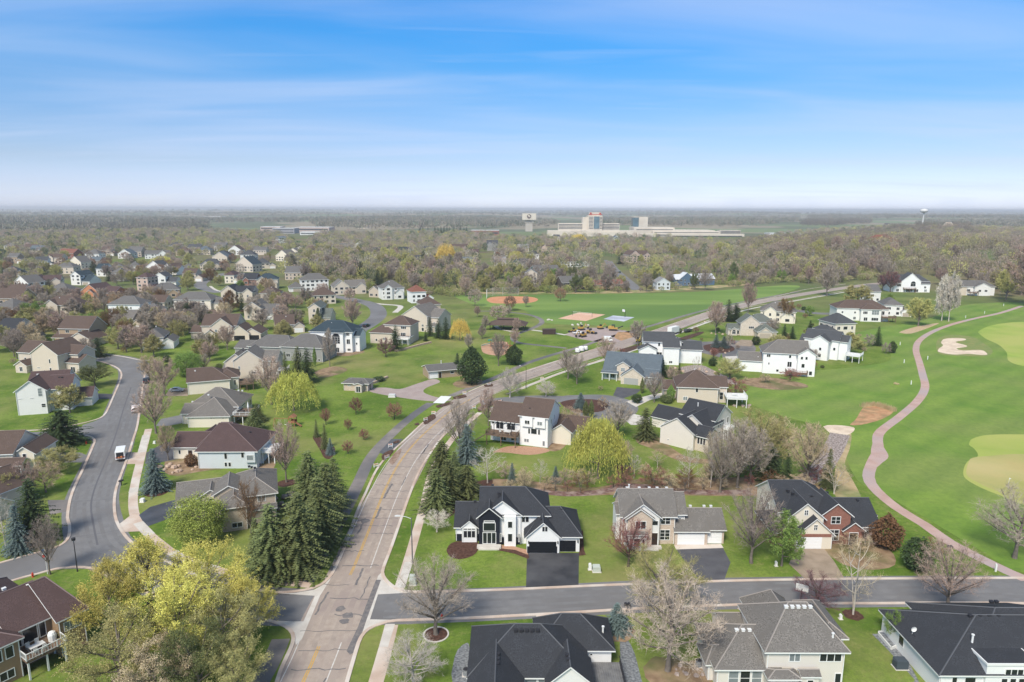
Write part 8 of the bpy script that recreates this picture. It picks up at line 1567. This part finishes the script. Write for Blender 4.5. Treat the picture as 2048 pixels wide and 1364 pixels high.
# hedges and reeds
for px, lb in (((720,770),'clipped low hedge above the long stone wall'),((758,762),'clipped hedge right of the first, above the stone wall')):
    tree('gd', px[0], px[1], px[1]-9, 26, lb)
def reeds(name, label, px, n, h, m, r=.05):
    P_ = crom(W(px), .5); q = random.Random(len(px)); V = []
    for i in range(n):
        x, y = P_[q.randrange(len(P_))]; x += q.uniform(-.8,.8); y += q.uniform(-.5,.5); k = h*q.uniform(.6,1.2); V += [(x-r,y,0),(x+r,y,0),(x+q.uniform(-.3,.3),y+q.uniform(-.3,.3),k)]
    o = link(name, npmesh(name, V, np.arange(len(V)).reshape(-1,3), m)); tag(o, label, 'reeds', kind='stuff')
reeds('reed_fringe', 'straw-coloured reeds along the top of the bare soil patch', [(1726,814),(1750,812),(1772,818),(1788,823)], 500, 1.6, M_DRY, .09)
# deck furniture
def table_set(name, label, X, Y, z, m, n=4, ang=0):
    t = thing(name, label, 'garden table', (X, Y, z), R_(ang)); f = MB(); f.box(-.9,-.5,.68,.9,.5,.73); f.build('tabletop', m, t)
    for x in (-.8,.8):
        for y in (-.4,.4): f = MB(); f.box(x-.03,y-.03,0,x+.03,y+.03,.68); f.build('leg', m, t)
def chair(label, X, Y, z, m, ang=0):
    t = thing('garden_chair', label, 'garden chair', (X, Y, z), R_(ang), 'chairs on the decks'); f = MB(); f.box(-.25,-.25,.40,.25,.25,.46); f.build('seat', m, t); f = MB(); f.box(-.25,.2,.46,.25,.26,.95); f.build('backrest', m, t)
    for x in (-.22,.22):
        for y in (-.22,.22): f = MB(); f.box(x-.02,y-.02,0,x+.02,y+.02,.40); f.build('leg', m, t)
def local(o, x, y): a = R_(o[2]); return o[0] + x*math.cos(a) - y*math.sin(a), o[1] + x*math.sin(a) + y*math.cos(a)
O4 = (-68.6,74.2,57); x, y = local(O4, 9.2, -.2); table_set('patio_table','white garden table on the brown stucco house deck',x,y,2.91,M_STEEL,ang=57)
for i, (u, v_) in enumerate(((8.6,-1.1),(9.7,-1.1),(8.6,.8),(9.7,.8))): x, y = local(O4, u, v_); chair(f"pale deck chair, {['front left','front right','back left','back right'][i]} of the white garden table", x, y, 2.91, M_STEEL, 57 + (180 if v_ < 0 else 0))
x, y = local(O4, 11.3, .3); t = thing('covered_grill', 'white covered grill in the corner of the brown house deck', 'covered grill', (x, y, 2.91)); f = MB(); f.tube([(0,0,0),(0,0,.9),(0,0,1.25),(0,0,1.4)], [.5,.55,.42,.15], 10); f.build('cover', M_TRIM, t)
x, y = local((-91.5,184.9,3), 13.6, 3.6); table_set('patio_table','dark garden table on the deck of the double-hipped house',x,y,2.92,M_VENTD); x, y = local((-91.5,184.9,3), 15.2, 5.2); t = thing('folded_parasol','folded white parasol on the deck of the double-hipped house','parasol',(x,y,2.92)); f = MB(); f.tube([(0,0,0),(0,0,1.0)], .04, 6); f.build('pole', M_TRIM, t); f = MB(); f.tube([(0,0,1.0),(0,0,1.5),(0,0,3.0)], [.22,.3,.05], 8); f.build('canopy', M_TRIM, t)
for i, (u, v_) in enumerate(((12.8,3.6),(14.8,3.4),(15.6,3.6))): x, y = local((-91.5,184.9,3), u, v_); chair(f"dark deck chair, {['left','middle','right'][i]} one on the double-hipped house deck", x, y, 2.92, M_VENTD, i*70)
x, y = local((2.1,171.5,-19), -3.0, -1.4); table_set('patio_table','pale garden table on the deck of the three-storey house',x,y,3.02,M_STEEL,ang=-19)
x, y = local((2.1,171.5,-19), -5.0, -1.2); chair('pale chair on the deck of the three-storey house', x, y, 3.02, M_STEEL, 20)
x, y = local((53.2,212,-8), 17.5, -.5); table_set('patio_table','white garden table on the white raised deck',x,y,3.02,M_TRIM)
t = thing('satellite_dish', 'white satellite dish on the corner house roof edge', 'satellite dish', (55.2, 84.6, 3.7)); f = MB(); f.tube([(0,0,0),(0,0,.6)], .04, 6); f.build('mast', M_STEEL, t)
f = MB(); n = 14
for k in range(n): a0, a1 = 6.283*k/n, 6.283*(k+1)/n; f.poly([(0,-.12,.9),(.38*math.cos(a0),-.28,.9+.38*math.sin(a0)),(.38*math.cos(a1),-.28,.9+.38*math.sin(a1))])
f.build('dish', M_TRIM, t)
t = thing('raised_planter', 'long low concrete planter with gravel beside the corner house', 'planter', (0,0,0)); pl = W([(1757,1267),(1793,1266),(1793,1295),(1782,1299),(1757,1270)]); f = MB()
for i in range(len(pl)): a, b = pl[i], pl[(i+1) % len(pl)]; L = math.hypot(b[0]-a[0], b[1]-a[1]); f.rbox((a[0]+b[0])/2, (a[1]+b[1])/2, 0, .4, L/2, .09, math.atan2(b[1]-a[1], b[0]-a[0]))
f.build('planter_edge', M_STEEL, t); f = MB(); f.poly([(x, y, .3) for x, y in pl][::-1]); f.build('gravel_fill', M_GRAV, t)
tree('mn', 1784, 1283, 1222, 34, 'slim yellow-green young tree in the gravel planter')
# ------------------------------------------------------------------ air
if HAZE > 0:
    me = MB(); me.box(-30000, -900, -40, 30000, 31000, 82); hz_o = me.build('haze', None)
    hm = bpy.data.materials.new('haze'); hm.use_nodes = True; nt = hm.node_tree; nt.nodes.clear(); o_ = N(nt, 'ShaderNodeOutputMaterial'); pv = N(nt, 'ShaderNodeVolumePrincipled')
    pv.inputs['Color'].default_value = (.97,.98,1,1); pv.inputs['Density'].default_value = HAZE; pv.inputs['Anisotropy'].default_value = .1; nt.links.new(pv.outputs[0], o_.inputs['Volume'])
    hz_o.data.materials.clear(); hz_o.data.materials.append(hm); tag(hz_o, 'thin pale haze over the far country', 'haze', kind='stuff')
